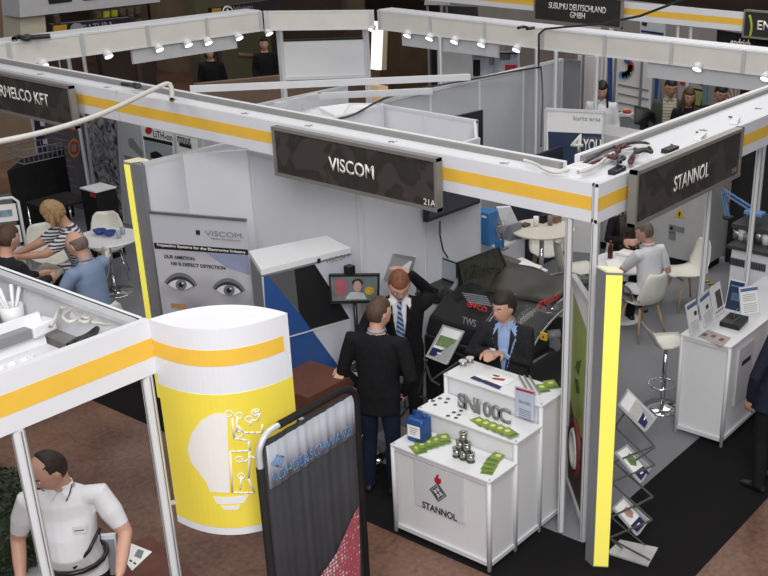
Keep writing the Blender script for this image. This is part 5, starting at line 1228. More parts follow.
# right end: dark wall, grey shelf desk, lamp
struct(MB().box(13.4, 2.0, 0, 13.5, 5.9, 2.45).build('wall_dark_right', mat('dark_wall_panel', hexc('201f20'), .6, noise_amt=.15)))
t = thing('lab_bench', (12.0, 4.6, 0), 'white bench with grey slotted front and dark shelves at right edge', 'bench')
a, c_ = gx(726, 246, 11.6), gx(772, 262, 11.6)
bx = 11.6; yL = gx(729, 280, bx).y; zt_ = gx(729, 247, bx).z
MB().box(bx, 2.9, .08, 12.4, yL, zt_).build('cabinet', W, t); MB().box(bx-.05, 2.9, zt_, 12.45, yL+.05, zt_+.04).build('benchtop', mat('bench_dark', hexc('3a3a3c'), .5, noise_amt=.05), t)
for px0, px1, py in ((730, 745, 260), (749, 766, 264)):
    p0, p1 = gx(px0, py, bx-.004), gx(px1, py+1, bx-.004); s_ = MB().box(bx-.006, p1.y, p0.z-.06, bx+.01, p0.y, p0.z+.04).build('vent_plate', GREYP, t)
    for k in range(10):
        y = p1.y+(p0.y-p1.y)*(k+.5)/10; MB().box(bx-.012, y-.006, p0.z-.05, bx-.004, y+.006, p0.z+.03).build('slot', BLK, s_)
zs = gx(722, 224, bx+.2).z
MB().box(bx+.15, 2.9, zs, 12.4, yL+.1, zs+.05).build('upper_shelf', MATS['bench_dark'], t)
for y in (yL-.05, 3.6): MB().box(12.25, y, zt_+.04, 12.35, y+.05, zs).build('shelf_post', MATS['bench_dark'], t)
t.location = (12.0, 4.6, 0)
LBL = mat('lamp_blue', hexc('5f87b5'), .4, noise_amt=.04)
t = thing('desk_lamp', xy(gx(728, 222, bx+.3), zs+.05), 'light blue jointed desk lamp on the dark shelf', 'lamp')
P1_, P2_, P3_ = gx(728, 218, bx+.3), gx(723, 193, bx+.3), gx(757, 215, bx+.3)
P1_.z = zs+.05
MB().cyl(P1_-V((0, 0, .0)), P1_+V((0, 0, .03)), .07, 16).build('base', BLK, t)
for o in (-.02, .02): MB().bar(P1_+V((0, o, .02)), P2_+V((0, o, 0)), .02, .02).build('lower_arm', LBL, t)
for o in (0, .05): MB().bar(P2_+V((0, 0, o)), gx(750, 210, bx+.3)+V((0, 0, o)), .02, .02).build('upper_arm', LBL, t)
MB().bar(gx(746, 211, bx+.3), gx(764, 215, bx+.3), .14, .05).build('lamp_head', LBL, t, bevel=.01)
for k, (px, py, mt, h) in enumerate(((737, 238, STEEL, .12), (742, 236, W2, .16), (747, 237, GREYP, .10), (759, 240, STEEL, .15), (766, 243, W2, .14))):
    p = gx(px, py, bx+.25); t = thing('steel_jar', (p.x, p.y, zt_+.042), '%s jar on the lab bench, number counted %s from its left end' % (('steel', 'white', 'grey', 'steel', 'white')[k], ('first', 'second', 'third', 'fourth', 'fifth')[k]), 'jar')
    t['label'] = ('first steel jar from the left end of the lab bench', 'taller white jar between two jars on the lab bench', 'small grey jar right of the white jar on the bench', 'steel jar right of the lamp head on the bench', 'white jar at the right edge of the bench')[k]
    MB().lathe((0, 0, 0), [(.05, 0), (.055, h), (.05, h), (.045, .01)], 16).build('body', mt, t, world=False)
t = one(MB().bar(gz(706, 280, .012), gz(716, 289, .012), .06, .004), 'hazard_tape', mat('hazard_yellow', hexc('b9a52a'), .6, noise_amt=.05), gz(710, 284, .008), 'short piece of yellow and black hazard tape on the grey carpet', 'tape')
for k in (.15, .45, .75):
    pa_, pb_ = gz(706, 280, .015), gz(716, 289, .015); q = pa_+(pb_-pa_)*k
    o = MB().bar(q, q+(pb_-pa_)*.14, .062, .004).build('black_stripe', BLACKP, t)
# kurtz ersa board
Ka, Kb = gz(546, 109, 2.05), gz(604, 112, 2.05); kk = vplane(Ka, Kb); kn = (Kb-Ka).cross(V((0, 0, 1))).normalized(); kn = kn if kn.dot(V((1, 1, 0))) > 0 else -kn
t = thing('exhibit_board', xy((Ka+Kb)/2), 'white over navy board reading kurtz ersa 4YOU behind the frame corner', 'board')
MB().prism([xy(Ka, .01), xy(Kb, .01), xy(Kb, 2.05), xy(Ka, 2.05)], tuple(kn*.03)).build('sheet', PAPER, t); sh = t.children[-1]
m = MB(); m.bar(Ka, Kb, .05, .03); 
for p in (Ka, Kb): m.bar(xy(p, .01), xy(p, 2.05), .03, .03, up=(1, 0, 0))
m.build('frame', ALUW, t)
MB().prism([kk(x, y, .004) for x, y in ((548, 131.5), (603, 134), (604, 175), (549, 175))], tuple(kn*.003)).build('navy_field', mat('ersa_navy', hexc('24364f'), .5, noise_amt=.05), sh)
kd2 = (Kb-Ka).normalized()
text('lettering', 'kurtz ersa', kk(587, 118.5, .006), kd2, (0, 0, 1), .06, GREYP, sh, width=(kk(574, 118)-kk(601, 118)).length)
text('lettering', '4', kk(577, 143, .01), kd2, (0, 0, 1), .26, LETW, sh, off=.02)
text('lettering', 'YOU', kk(592, 145, .01), kd2, (0, 0, 1), .17, LETW, sh, width=(kk(583, 143)-kk(601, 143)).length, off=.02)
text('lettering', 'SELECTIVE', kk(591, 138.6, .01), kd2, (0, 0, 1), .05, GREYP, sh, width=(kk(581, 138)-kk(600, 138)).length)
text('lettering', 'ersa', kk(557, 153.3, .01), kd2, (0, 0, 1), .045, LETW, sh)
# ================================================================ FAR ROW BEHIND THE AISLE (x = 16.2)
X2 = 16.25
fascia('far_fascia', (X2, 20), (X2, 2.0), 'far white fascia with yellow stripe at top right', (-1, 0), joint=False)
ts = name_sign((X2-.2, gx(534, 10, X2-.2).y), (X2-.2, gx(622, 15, X2-.2).y), 2.63, 3.12, (-1, 0), 'dark sign board reading SUSUMU DEUTSCHLAND GMBH above the rear fascia', SIGNP)
c_ = gx(577.5, 11, X2-.21); y0_, y1_ = gx(549, 6, X2-.21).y, gx(607, 10, X2-.21).y
a_ = gx(549, 5, X2-.21); b_ = gx(606, 10.5, X2-.21); d_ = V((0, -1, 0))
text('lettering', 'SUSUMU DEUTSCHLAND', V((X2-.215, (a_.y+b_.y)/2, (a_.z+b_.z)/2)), d_, (0, 0, 1), .105, LETW, ts, width=abs(a_.y-b_.y), off=.018)
a_ = gx(570, 14.6, X2-.21); b_ = gx(585, 16.2, X2-.21); text('lettering', 'GMBH', (a_+b_)/2, d_, (0, 0, 1), .105, LETW, ts, width=abs(a_.y-b_.y), off=.018)
ts = name_sign((X2-.2, gx(743, 25, X2-.2).y), (X2-.2, gx(840, 38, X2-.2).y), 2.70, 3.12, (-1, 0), 'dark sign board with green curve and white letters EN at top right edge', SIGNP)
a_ = gx(763, 25.5, X2-.215); text('lettering', 'EN', V((X2-.215, a_.y-.02, a_.z)), d_, (0, 0, 1), .14, LETW, ts, off=.018)
m = MB(); m.tube([gx(749.5+2.0*math.sin(k*PI/8), 15+k*2.9, X2-.21) for k in range(9)], .02, 6); m.build('green_curve', mat('curve_green', hexc('9fae2c'), .5, noise_amt=.03), ts)
t = thing('black_board', xy(gx(735, 45, X2+.1)), 'black board with white word endrich under the far fascia', 'sign')
q = [gx(x, y, X2+.1) for x, y in ((717, 30), (775, 39), (775, 60), (716, 52))]
MB().prism(q, (.05, 0, 0)).build('board', BLKM, t); text('lettering', 'endrich', gx(740.5, 43, X2+.09), d_, (0, 0, 1), .13, LETW, t, width=(gx(730, 40, X2)-gx(750, 43, X2)).length, off=.02)
# far booth back walls with posters
WD = mat('far_wall_white', hexc('bfc1c3'), .5, noise_amt=.06, noise_scale=2); WG = mat('far_wall_grey', hexc('8f8b88'), .6, noise_amt=.1, noise_scale=2)
struct(quadX('wall_far_right', [(440, -20), (800, 20), (800, 140), (440, 120)], 20.5, .1, WG))
def farq(name, q, X, mt, lab, cat='poster', th=.06):
    t = thing(name, xy(gx(q[0][0], q[0][1], X)), lab, cat)
    if min(gx(x, y, X).z for x, y in q) > .3 and name in ('far_screen', 'poster', 'circuit_display', 'display_wall', 'blue_post', 'picture_frame', 'glass_case'):
        for f_ in (.1, .9):
            a_, b_ = gx(*q[-1], X), gx(*q[-2], X); p_ = a_+(b_-a_)*f_; MB().box(X+.02, p_.y-.02, 0, X+.05, p_.y+.02, p_.z+.1).build('stand_leg', GREYP, t)
    MB().prism([gx(x, y, X) for x, y in q], (th, 0, 0)).build('panel', mt, t); return t
farq('far_screen', ((443, 6), (476, 7), (477, 18), (443, 15)), 18.2, mat('screen_charcoal', hexc('36373b'), .4, noise_amt=.05), 'charcoal screen panel at top centre above the fascia', 'screen')
farq('display_wall', ((425, 0), (448, -2), (448, 5), (424, 5)), 18.0, WD, 'pale panel edge at top centre', 'panel')
t = farq('blue_trim_wall', ((608, 52), (656, 60), (656, 135), (607, 130)), 18.6, W2, 'white poster wall with blue edge trims behind the visitors', 'wall panel', .08)
BLT = mat('trim_blue', hexc('2c4f96'), .5, noise_amt=.03)
for x0_, x1_ in ((608, 612), (654, 658)): MB().prism([gx(x, y, 18.58) for x, y in ((x0_, 50), (x1_, 51), (x1_, 134), (x0_, 133))], (.12, 0, 0)).build('blue_trim', BLT, t)
for k in range(4): MB().prism([gx(x, y, 18.57) for x, y in ((618, 84+k*9), (648, 90+k*9), (648, 91+k*9), (618, 85+k*9))], (.05, 0, 0)).build('shelf_line', GREYP, t)
cols = ['3e6a9c', '5a8fb8', 'b0442f', '7d3a33', 'b59a3a', '4a6f55']
for k in range(8):
    a_ = -1.1+k*.42; cx_, cy_ = 624+7*math.cos(a_), 67+8*math.sin(a_)
    p = gx(cx_, cy_, 18.57); MB().disc(p, .07, (-1, 0, 0), .02, 10).build('fan_swatch', mat('swatch_'+cols[k % 6], hexc(cols[k % 6]), .5, noise_amt=.05), t)
farq('wall_panel', ((575, 55), (606, 58), (606, 130), (575, 128)), 18.7, W2, 'plain white wall panel left of the blue trimmed wall', 'wall panel')
t = farq('poster', ((678, 74), (706, 80), (706, 110), (678, 104)), 18.9, mat('poster_redgrey', hexc('a5a09c'), .5, noise_amt=.15, noise_scale=3), 'pale poster with red shape above the standing visitors')
MB().prism([gx(x, y, 18.88) for x, y in ((680, 76), (688, 79), (686, 86), (680, 84))], (.02, 0, 0)).build('red_shape', RED, t); MB().prism([gx(x, y, 18.88) for x, y in ((687, 76), (706, 80), (706, 88))], (.02, 0, 0)).build('dark_triangle', BLKM, t)
t = farq('poster', ((714, 78), (765, 88), (765, 120), (714, 110)), 18.9, mat('poster_fan_mauve', hexc('8d7c7a'), .5, noise_amt=.25, noise_scale=7), 'mauve poster with pale fan shape at the right')
m = MB()
for k in range(11):
    a_ = PI+PI*k/10; m.bar(gx(736, 106, 18.88), gx(736+22*math.cos(a_), 106+24*math.sin(a_), 18.88), .04, .02)
m.build('fan_shape', mat('fan_pale', hexc('b9aca8'), .5, noise_amt=.05), t)
farq('blue_post', ((703, 76), (708, 77), (706, 108), (702, 107)), 18.3, mat('post_teal', hexc('5f7c86'), .5, noise_amt=.03), 'teal upright between the two far posters', 'post')
t = farq('picture_frame', ((690, 88), (706, 91), (702, 108), (684, 104)), 18.75, BLKM, 'black framed olive picture behind the young woman', 'picture')
MB().prism([gx(x, y, 18.71) for x, y in ((691, 90), (703, 92.5), (700, 106), (687, 103))], (.03, 0, 0)).build('picture_sheet', mat('olive_print', hexc('8f8f5a'), .5, noise_amt=.08), t)
t = farq('poster', ((640, 20), (664, 23), (664, 40), (640, 37)), 18.5, mat('poster_pale_blue', hexc('bfc8cc'), .5, noise_amt=.03), 'pale poster with navy bar under the far fascia')
MB().prism([gx(x, y, 18.48) for x, y in ((641, 30), (663, 33), (663, 35), (641, 32))], (.02, 0, 0)).build('navy_bar', NAVY, t)
MB().prism([gx(x, y, 18.48) for x, y in ((642, 22), (647, 23), (646, 26), (642, 25))], (.02, 0, 0)).build('dark_mark', BLACKP, t)
farq('glass_case', ((611, 31), (660, 38), (660, 41), (611, 35)), 17.5, BLKM, 'dark slot below white lid, under the far fascia', 'case')
farq('display_wall', ((580, 26), (612, 29), (612, 44), (580, 38)), 18.6, W2, 'white panel right below the Susumu sign', 'panel')
for k, px in enumerate((678, 691, 603, 607)):
    p = gx(px, 30, X2+.05); post(p.x, p.y, ('left thin post under the far fascia near the centre right', 'right thin post under the far fascia near the centre right', 'left of two thin posts below the Susumu sign', 'right of two thin posts below the Susumu sign')[k], group=None)
# mid panels above partition: colourful pcb display and white booths
t = farq('circuit_display', ((472, 54), (517, 50.5), (518, 72), (473, 78)), 13.4, mat('pcb_print', hexc('a6abb5'), .5, noise_amt=.25, noise_scale=6), 'pale circuit board picture panel standing above the grey partition')
for (x0_, y0_, x1_, y1_, mt) in ((473, 60, 479, 76, BLKM), (489, 58, 493, 65, GREYP), (500, 54, 509, 60, KGREY), (505, 65, 516, 71, RED), (471.5, 53, 517, 54, BLKM)):
    MB().prism([gx(x, y, 13.37) for x, y in ((x0_, y0_), (x1_, y0_), (x1_, y1_), (x0_, y1_))], (.03, 0, 0)).build('printed_shape', mt, t)
farq('display_wall', ((437, 51), (472, 53), (472, 90), (438, 92)), 14.2, WD, 'white panel between brown partition and circuit picture', 'panel')
struct(quadX('wall_far_grey', [(505, 44), (575, 52), (575, 80), (505, 76)], 17.2, .1, mat('far_taupe', hexc('7d756d'), .6, noise_amt=.08)))
farq('display_wall', ((432, 44), (438, 44), (438, 90), (432, 90)), 16.8, BLKM, 'narrow black panel right of the brown partition', 'panel')
# desk with monitor by the visitors
t = thing('dark_desk', xy(gz(620, 128, .8)), 'dark topped desk with goods behind the kurtz ersa board', 'desk')
P_ = [gz(x, y, .95) for x, y in ((603, 122), (628, 118), (648, 131), (622, 146))]
MB().prism(P_, (0, 0, .04)).build('desktop', mat('desk_dark', hexc('4a4f52'), .5, noise_amt=.05), t); MB().prism([xy(p, .01) for p in P_], (0, 0, .94)).build('cabinet', GREYC, t)
t = thing('desk_monitor', xy(gz(645, 125, .99), .992), 'black computer monitor on the dark desk beside the visitor in striped shirt', 'monitor')
q = [gz(634, 107.5, 1.5), gz(654, 112.5, 1.5), gz(655, 129, 1.12), gz(634, 124, 1.12)]
MB().plate(*q, th=.04).build('screen', BLK, t); c_ = sum(q, V((0, 0, 0)))/4; MB().box(c_.x-.05, c_.y-.05, .992, c_.x+.05, c_.y+.05, 1.2).build('foot', BLK, t)
t = thing('folded_cloth', gz(622, 133, .99), 'white folded cloth on the dark desk', 'cloth')
MB().ell(gz(622, 132, 1.03), .3, .18, .045).build('body', PAPER, t)
t = thing('fruit_tray', gz(627, 114, .99), 'small tray with red and yellow goods on the desk', 'tray')
p = gz(627, 115, .992); MB().box(p.x-.12, p.y-.12, .992, p.x+.12, p.y+.12, 1.03).build('tray', W2, t); MB().ell(p+V((0, 0, .06)), .08, .08, .035).build('red_goods', RED, t); MB().ell(p+V((.06, .06, .06)), .05, .06, .04).build('yellow_goods', YELB, t)
bottle((gz(613, 131, .992).x, gz(613, 131, .992).y, .992), .32, .05, COLA, 'dark red bottle on the desk left of the monitor')
# ================================================================ FAR LEFT STAND
PX = 9.44
def posterX(q, mt, lab, X=PX, th=.01):
    t = thing('wall_poster', xy(gx(q[0][0], q[0][1], X)), lab, 'poster'); P_ = [gx(x, y, X-.012) for x, y in q]
    
    for p in P_: p.z = min(max(p.z, .03), 2.15)
    MB().prism(P_, (th, 0, 0)).build('sheet', mt, t); return t, t.children[-1]
def px_(q, par, nm, mt, o=.018, X=PX): return MB().prism([gx(x, y, X-o) for x, y in q], (.004, 0, 0)).build(nm, mt, par)
PURP = mat('poster_purple_grey', hexc('5d5760'), .5, noise_amt=.08); NAVB = mat('poster_navy', hexc('232747'), .5, noise_amt=.06)
t, s_ = posterX([(33, 112), (42, 112), (62, 250), (52, 250)], NAVB, 'narrow navy banner strip with white letters left of purple banner')
for k in range(3): px_([(40+k*1.4, 121+k*9), (44+k*1.4, 121+k*9), (44.5+k*1.4, 126+k*9), (40.6+k*1.4, 126+k*9)], s_, 'white_letter', LETW)
t, s_ = posterX([(42, 108), (82, 116), (102, 262), (60, 250)], PURP, 'purple grey banner with round emblem and small text')
px_([(49, 121), (75, 127), (75.5, 131), (49.6, 125)], s_, 'orange_line', mat('print_orange', hexc('b0623a'), .5, noise_amt=.1))
for k in range(9): px_([(51+k*.9, 131+k*6.5), (64+k*.9+(k % 3)*3, 134+k*6.5), (64.2+k*.9+(k % 3)*3, 135+k*6.5), (51.2+k*.9, 132.2+k*6.5)], s_, 'text_line', GREYP)
for r_, mt, o in ((9, mat('emblem_gold', hexc('a88c3a'), .5, noise_amt=.1), .018), (6.5, RED, .022), (4.2, GREYP, .026)):
    MB().prism([gx(74+r_*.68*math.cos(k*PI/10), 148+r_*1.05*math.sin(k*PI/10), PX-o) for k in range(20)], (.003, 0, 0)).build('emblem', mt, s_)
MACH = bpy.data.materials.new('machinery_print'); MACH.use_nodes = True; n_ = MACH.node_tree; b0 = n_.nodes['Principled BSDF']; tcn = n_.nodes.new('ShaderNodeTexCoord')
vv = n_.nodes.new('ShaderNodeTexVoronoi'); vv.inputs['Scale'].default_value = 5; vv.feature = 'F1'; vv.distance = 'MANHATTAN'; nn = n_.nodes.new('ShaderNodeTexNoise'); nn.inputs['Scale'].default_value = 6; nn.inputs['Detail'].default_value = 6; nn.inputs['Distortion'].default_value = 2
cr = n_.nodes.new('ShaderNodeValToRGB'); cr.color_ramp.elements[0].position = .38; cr.color_ramp.elements[0].color = hexc('26262a')+(1,); cr.color_ramp.elements[1].position = .62; cr.color_ramp.elements[1].color = hexc('a3a4a5')+(1,)
n_.links.new(tcn.outputs['Object'], nn.inputs['Vector']); n_.links.new(nn.outputs['Fac'], cr.inputs[0]); n_.links.new(cr.outputs[0], b0.inputs['Base Color'])
t, s_ = posterX([(84, 108), (115, 118), (125, 240), (104, 240)], MACH, 'poster full of grey machinery parts beside the purple banner')
px_([(85, 116), (95, 119), (95.4, 122.5), (85.6, 119.8)], s_, 'lime_mark', mat('print_lime', hexc('8d9a35'), .5, noise_amt=.1))
t, s_ = posterX([(117, 120), (138, 126), (145, 190), (124, 186)], mat('poster_cool', hexc('b3b6b6'), .5, noise_amt=.03), 'pale poster with grey connector picture')
px_([(128, 139), (132, 138), (142, 151), (142, 158), (129, 146)], s_, 'connector_print', GREYP)
px_([(124, 155), (139, 159), (139.3, 162), (124.3, 158)], s_, 'grey_lettering', GREYC)
t, s_ = posterX([(141, 126), (173, 134), (175, 175), (146, 170)], PAPER, 'white poster with red dot and black bar, left of two alike')
MB().prism([gx(148.5+3.5*math.cos(k*PI/8), 130.5+3.8*math.sin(k*PI/8), PX-.018) for k in range(16)], (.003, 0, 0)).build('red_dot', RED, s_)
text('lettering', 'LiTH-on', gx(162.5, 135.5, PX-.02), (0, -1, 0), (0, 0, 1), .10, BLACKP, s_, width=(gx(153, 133, PX)-gx(172, 138, PX)).length)
px_([(143, 136), (172, 142.5), (172.5, 146), (143.4, 139.5)], s_, 'black_bar', BLACKP); px_([(144, 140), (172, 146.5), (174, 172), (147, 166)], s_, 'grey_picture', mat('print_cool_grey', hexc('98a0a3'), .5, noise_amt=.1, noise_scale=6)); px_([(150, 153), (156, 151), (162, 155), (161, 160), (151, 158)], s_, 'dark_camera', BLACKP, .022)
t, s_ = posterX([(176, 135), (197, 140), (199, 172), (178, 168)], PAPER, 'white poster with black bar, right of two alike')
text('lettering', 'mmut', gx(184, 140, PX-.02), (0, -1, 0), (0, 0, 1), .11, BLACKP, s_, width=(gx(177.5, 138, PX)-gx(191, 141.5, PX)).length)
px_([(179, 142.5), (191, 145.5), (191.4, 149), (179.4, 146)], s_, 'black_bar', BLACKP)
# black cabinet, black stools, black cloth counter, rack
t = thing('black_cabinet', xy(gz(98, 186, .95)), 'black cabinet with white top under the machinery poster', 'cabinet')
c_ = gz(98, 187, 1.0); MB().box(c_.x-.16, c_.y-.17, .006, c_.x+.16, c_.y+.17, .98).build('body', BLKM, t); MB().box(c_.x-.165, c_.y-.175, .98, c_.x+.165, c_.y+.175, 1.0).build('top', W2, t)
t.location = (c_.x, c_.y, 0)
for ch in t.children: ch.data.transform(Matrix.Translation(V((gz(98, 186, .95).x, gz(98, 186, .95).y, 0))-V((c_.x, c_.y, 0))))
p = gx(93, 195, c_.x-.16); MB().box(c_.x-.165, p.y-.06, p.z-.03, c_.x-.15, p.y+.06, p.z+.02).build('red_label', RED, t)
def black_stool(loc, label):
    t = thing('black_table', loc, label, 'table'); MB().box(-.33, -.28, .80, .33, .28, .84).build('top', BLKM, t, world=False, bevel=.006)
    for sx in (-1, 1):
        for sy in (-1, 1): MB().tube([(sx*.30, sy*.25, .80), (sx*.32, sy*.27, 0)], .013, 8).build('leg', CHROME, t, world=False)
    m = MB(); m.tube([(-.32, -.26, .25), (.32, -.26, .25), (.32, .26, .25), (-.32, .26, .25), (-.32, -.26, .25)], .01, 6); m.build('foot_ring', CHROME, t, world=False); return t
black_stool(xy(gz(58, 200, .84)), 'small black table on chrome legs before the black cloth counter')
t = thing('black_counter', xy(gz(30, 170, 1.0)), 'high black cloth covered counter at far left', 'counter')
a_, b_ = gz(7, 171, 1.1), gz(51, 157, 1.1); c1, d1 = b_+V((.5, .45, 0)), a_+V((.5, .45, 0))
MB().prism([xy(p, .006) for p in (a_, b_, c1, d1)], (0, 0, 1.09)).build('body', BLKM, t)
for i in range(2):
    pass
t = thing('wire_basket', xy((a_+c1)/2, 1.1), 'white wire basket on the black counter at far left', 'basket')
ca = (a_+c1)/2; m = MB()
for k in range(9):
    for s_ in (-.18, .18): m.bar((ca.x-.3+k*.075, ca.y+s_, 1.10), (ca.x-.3+k*.075, ca.y+s_*1.15, 1.30), .008, .008)
for zz_ in (1.104, 1.2, 1.3): m.tube([(ca.x-.32, ca.y-.2, zz_), (ca.x+.32, ca.y-.2, zz_), (ca.x+.32, ca.y+.2, zz_), (ca.x-.32, ca.y+.2, zz_), (ca.x-.32, ca.y-.2, zz_)], .008, 6)
m.build('wires', GREYP, t)
t = thing('brochure_rack', xy(gz(8, 262, .0)), 'white tubular brochure rack with printed leaflets at left edge', 'rack')
RA, RB = gz(-12, 200, 1.55), gz(17, 197, 1.55); rk = vplane(RA, RB); ra_, rb_ = xy(RA), xy(RB); rdd = (rb_-ra_).normalized()
m = MB(); m.tube([ra_+V((0, 0, .01)), ra_+V((0, 0, 1.5)), ra_+rdd*.05+V((0, 0, 1.55)), rb_-rdd*.05+V((0, 0, 1.55)), rb_+V((0, 0, 1.5)), rb_+V((0, 0, .01))], .018, 8); m.build('tube_frame', ALUW, t)
rnn = (rb_-ra_).cross(V((0, 0, 1))).normalized(); 
for k, z_ in enumerate((1.28, 1.02, .76, .50)):
    q = [ra_+rdd*.03+V((0, 0, z_+.20)), rb_-rdd*.03+V((0, 0, z_+.20)), rb_-rdd*.03+V((0, 0, z_)), ra_+rdd*.03+V((0, 0, z_))]
    s_ = MB().prism(q, tuple(rnn*.02)).build('leaflet_row', PAPER, t)
    c1_ = [mat('leaf_teal', hexc('7f98a5'), .5, noise_amt=.3, noise_scale=15), mat('leaf_multi', hexc('9a8d83'), .5, noise_amt=.5, noise_scale=18), NAVY, GREYP][k]
    q = [ra_+rdd*.08+V((0, 0, z_+.14)), rb_-rdd*.08+V((0, 0, z_+.14)), rb_-rdd*.08+V((0, 0, z_+.06)), ra_+rdd*.08+V((0, 0, z_+.06))]
    off = rnn*.006 if rnn.dot(V((-1, -1, 0))) > 0 else -rnn*.006
    MB().prism([p+(off*4 if off.dot(rnn) > 0 else off) for p in q], tuple(off*.3)).build('picture', c1_, s_)
# low table in front of the striped woman
t = thing('low_table', xy(gz(48, 268, .72)), 'pale table edge between the talking people at far left', 'table')
P_ = [gz(x, y, .74) for x, y in ((20, 278), (46, 262), (64, 268), (44, 292))]
MB().prism(P_, (0, 0, -.03)).build('tabletop', mat('table_putty', hexc('a8a297'), .5, noise_amt=.05), t)
for p in P_: q = sum(P_, V((0, 0, 0)))/4; r_ = q+(p-q)*.85; MB().bar(xy(r_, .006), xy(r_, .71), .04, .04).build('leg', MATS['table_putty'], t)
# ================================================================ NEAR LEFT TABLE AND GOODS
CHY = mat('cherry_wood', hexc('5c352c'), .35, noise_amt=.2, noise_scale=6)
t = thing('cherry_table', (3.3, 5.3, 0), 'cherry wood table in front of the man in the white polo', 'table')
zt_ = .80
P_ = [gz(x, y, zt_) for x, y in ((60, 575), (150, 535), (212, 588), (120, 640))]
MB().prism([V((p.x, p.y, zt_-.04)) for p in P_], (0, 0, .04)).build('tabletop', CHY, t)
q = sum(P_, V((0, 0, 0)))/4
for p in P_: r_ = q+(p-q)*.88; MB().bar(xy(r_, 0), xy(r_, zt_-.04), .05, .05).build('leg', CHY, t)
z = zt_+.002
t = flat('brochure', ((121, 556), (131, 543.5), (152, 552), (132, 571)), z, .003, PAPER, 'white brochure lying on the cherry table')
onq(t, 'grey_print', ((138, 549), (144, 551), (141, 559), (134, 556)), z+.003, .001, GREYP)
for k in range(3): onq(t, 'dark_print', ((126+k*4, 557+k*2.4), (128.5+k*4, 558.5+k*2.4), (127.5+k*4, 560+k*2.4), (125+k*4, 558.5+k*2.4)), z+.003, .001, BLACKP)
t = thing('brochure_holder', gz(107, 572, z), 'clear brochure holder with grey leaflets beside the polo man\'s arm', 'holder')
a_, b_ = gz(97, 576, z), gz(119, 574, z); h_ = .26; bk = V((.05, .05, 0))
MB().prism([a_, b_, b_+bk+V((0, 0, h_)), a_+bk+V((0, 0, h_))], tuple(V((.02, .02, 0)))).build('holder', MATS['holder_clear'], t); hb_ = t.children[-1]
o_ = V((-.006, -.006, 0)); d_ = (b_-a_)
MB().prism([a_+d_*.42+o_+V((0, 0, .01)), b_-d_*.05+o_+V((0, 0, .01)), b_-d_*.05+o_+bk*.95+V((0, 0, h_*.9)), a_+d_*.42+o_+bk*.95+V((0, 0, h_*.9))], tuple(-o_*.4)).build('grey_leaflet', GREYP, hb_)
MB().prism([a_+d_*.32+o_+V((0, 0, .01)), a_+d_*.38+o_+V((0, 0, .01)), a_+d_*.38+o_+bk+V((0, 0, h_*1.15)), a_+d_*.32+o_+bk+V((0, 0, h_*1.15))], tuple(-o_*.4)).build('pen', NAVY, hb_)
t = thing('plant_hedge', (2.8, 6.6, 0), 'dark green bushy plant in white tub at the left edge', 'plant')
pc_ = gz(4, 560, .5)
MB().lathe(xy(pc_), [(.30, 0), (.36, .05), (.40, .42), (.36, .45)], 28).build('tub', W2, t)
LEAF = mat('leaf_dark', hexc('223019'), .6, noise_amt=.4, noise_scale=30)
m = MB(); random.seed(3)
for k in range(2600):
    th, ph = random.uniform(0, 2*PI), math.acos(random.uniform(-.7, 1)); r_ = .40*random.uniform(.8, 1.02)
    c_ = V((pc_.x+r_*math.sin(ph)*math.cos(th), pc_.y+r_*math.sin(ph)*math.sin(th), .80+.42*random.uniform(.85, 1)*math.cos(ph)))
    d_ = V((random.gauss(0, 1), random.gauss(0, 1), random.gauss(0, 1))).normalized()*.03; e_ = d_.cross(V((random.gauss(0, 1), random.gauss(0, 1), 1))).normalized()*.011
    m.face([m._v(c_-d_), m._v(c_+e_), m._v(c_+d_), m._v(c_-e_)])
m.ell((pc_.x, pc_.y, .78), .36, .36, .38)
m.build('foliage', LEAF, t)
bp0 = V((2.8, 6.6, 0)); t.location = xy(pc_)
for ch in t.children: ch.data.transform(Matrix.Translation(bp0-xy(pc_)))
# ================================================================ PEOPLE
SKIN = mat('skin', hexc('c79a85'), .55, noise_amt=.06, noise_scale=12); SKIN2 = mat('skin_tanned', hexc('bd9079'), .55, noise_amt=.06, noise_scale=12)
SHOE = mat('shoe_black', (.012, .011, .011), .35, noise_amt=.1)
EYEW = mat('eye_white', hexc('d8d4cf'), .3, noise_amt=.01); EYED = mat('eye_dark', hexc('2a1d17'), .2, noise_amt=.05); LIP = mat('lip', hexc('9c5a52'), .5, noise_amt=.05)
HDB = mat('hair_dark_brown', hexc('2b1f19'), .6, noise_amt=.35, noise_scale=40, bump=.6, bscale=90); HBR = mat('hair_brown', hexc('4d3828'), .6, noise_amt=.3, noise_scale=40, bump=.6, bscale=90)
HAU = mat('hair_auburn', hexc('7a4c32'), .6, noise_amt=.3, noise_scale=40, bump=.6, bscale=90); HBL = mat('hair_blonde', hexc('a08258'), .6, noise_amt=.3, noise_scale=40, bump=.6, bscale=90)
HGR = mat('hair_greying', hexc('6d5f55'), .6, noise_amt=.3, noise_scale=40, bump=.6, bscale=90); HBK = mat('hair_black', hexc('16120f'), .5, noise_amt=.3, noise_scale=40, bump=.6, bscale=90)
def rot(yaw=0, pitch=0, roll=0): return Matrix.Rotation(yaw, 3, 'Z') @ Matrix.Rotation(-pitch, 3, 'X') @ Matrix.Rotation(roll, 3, 'Y')
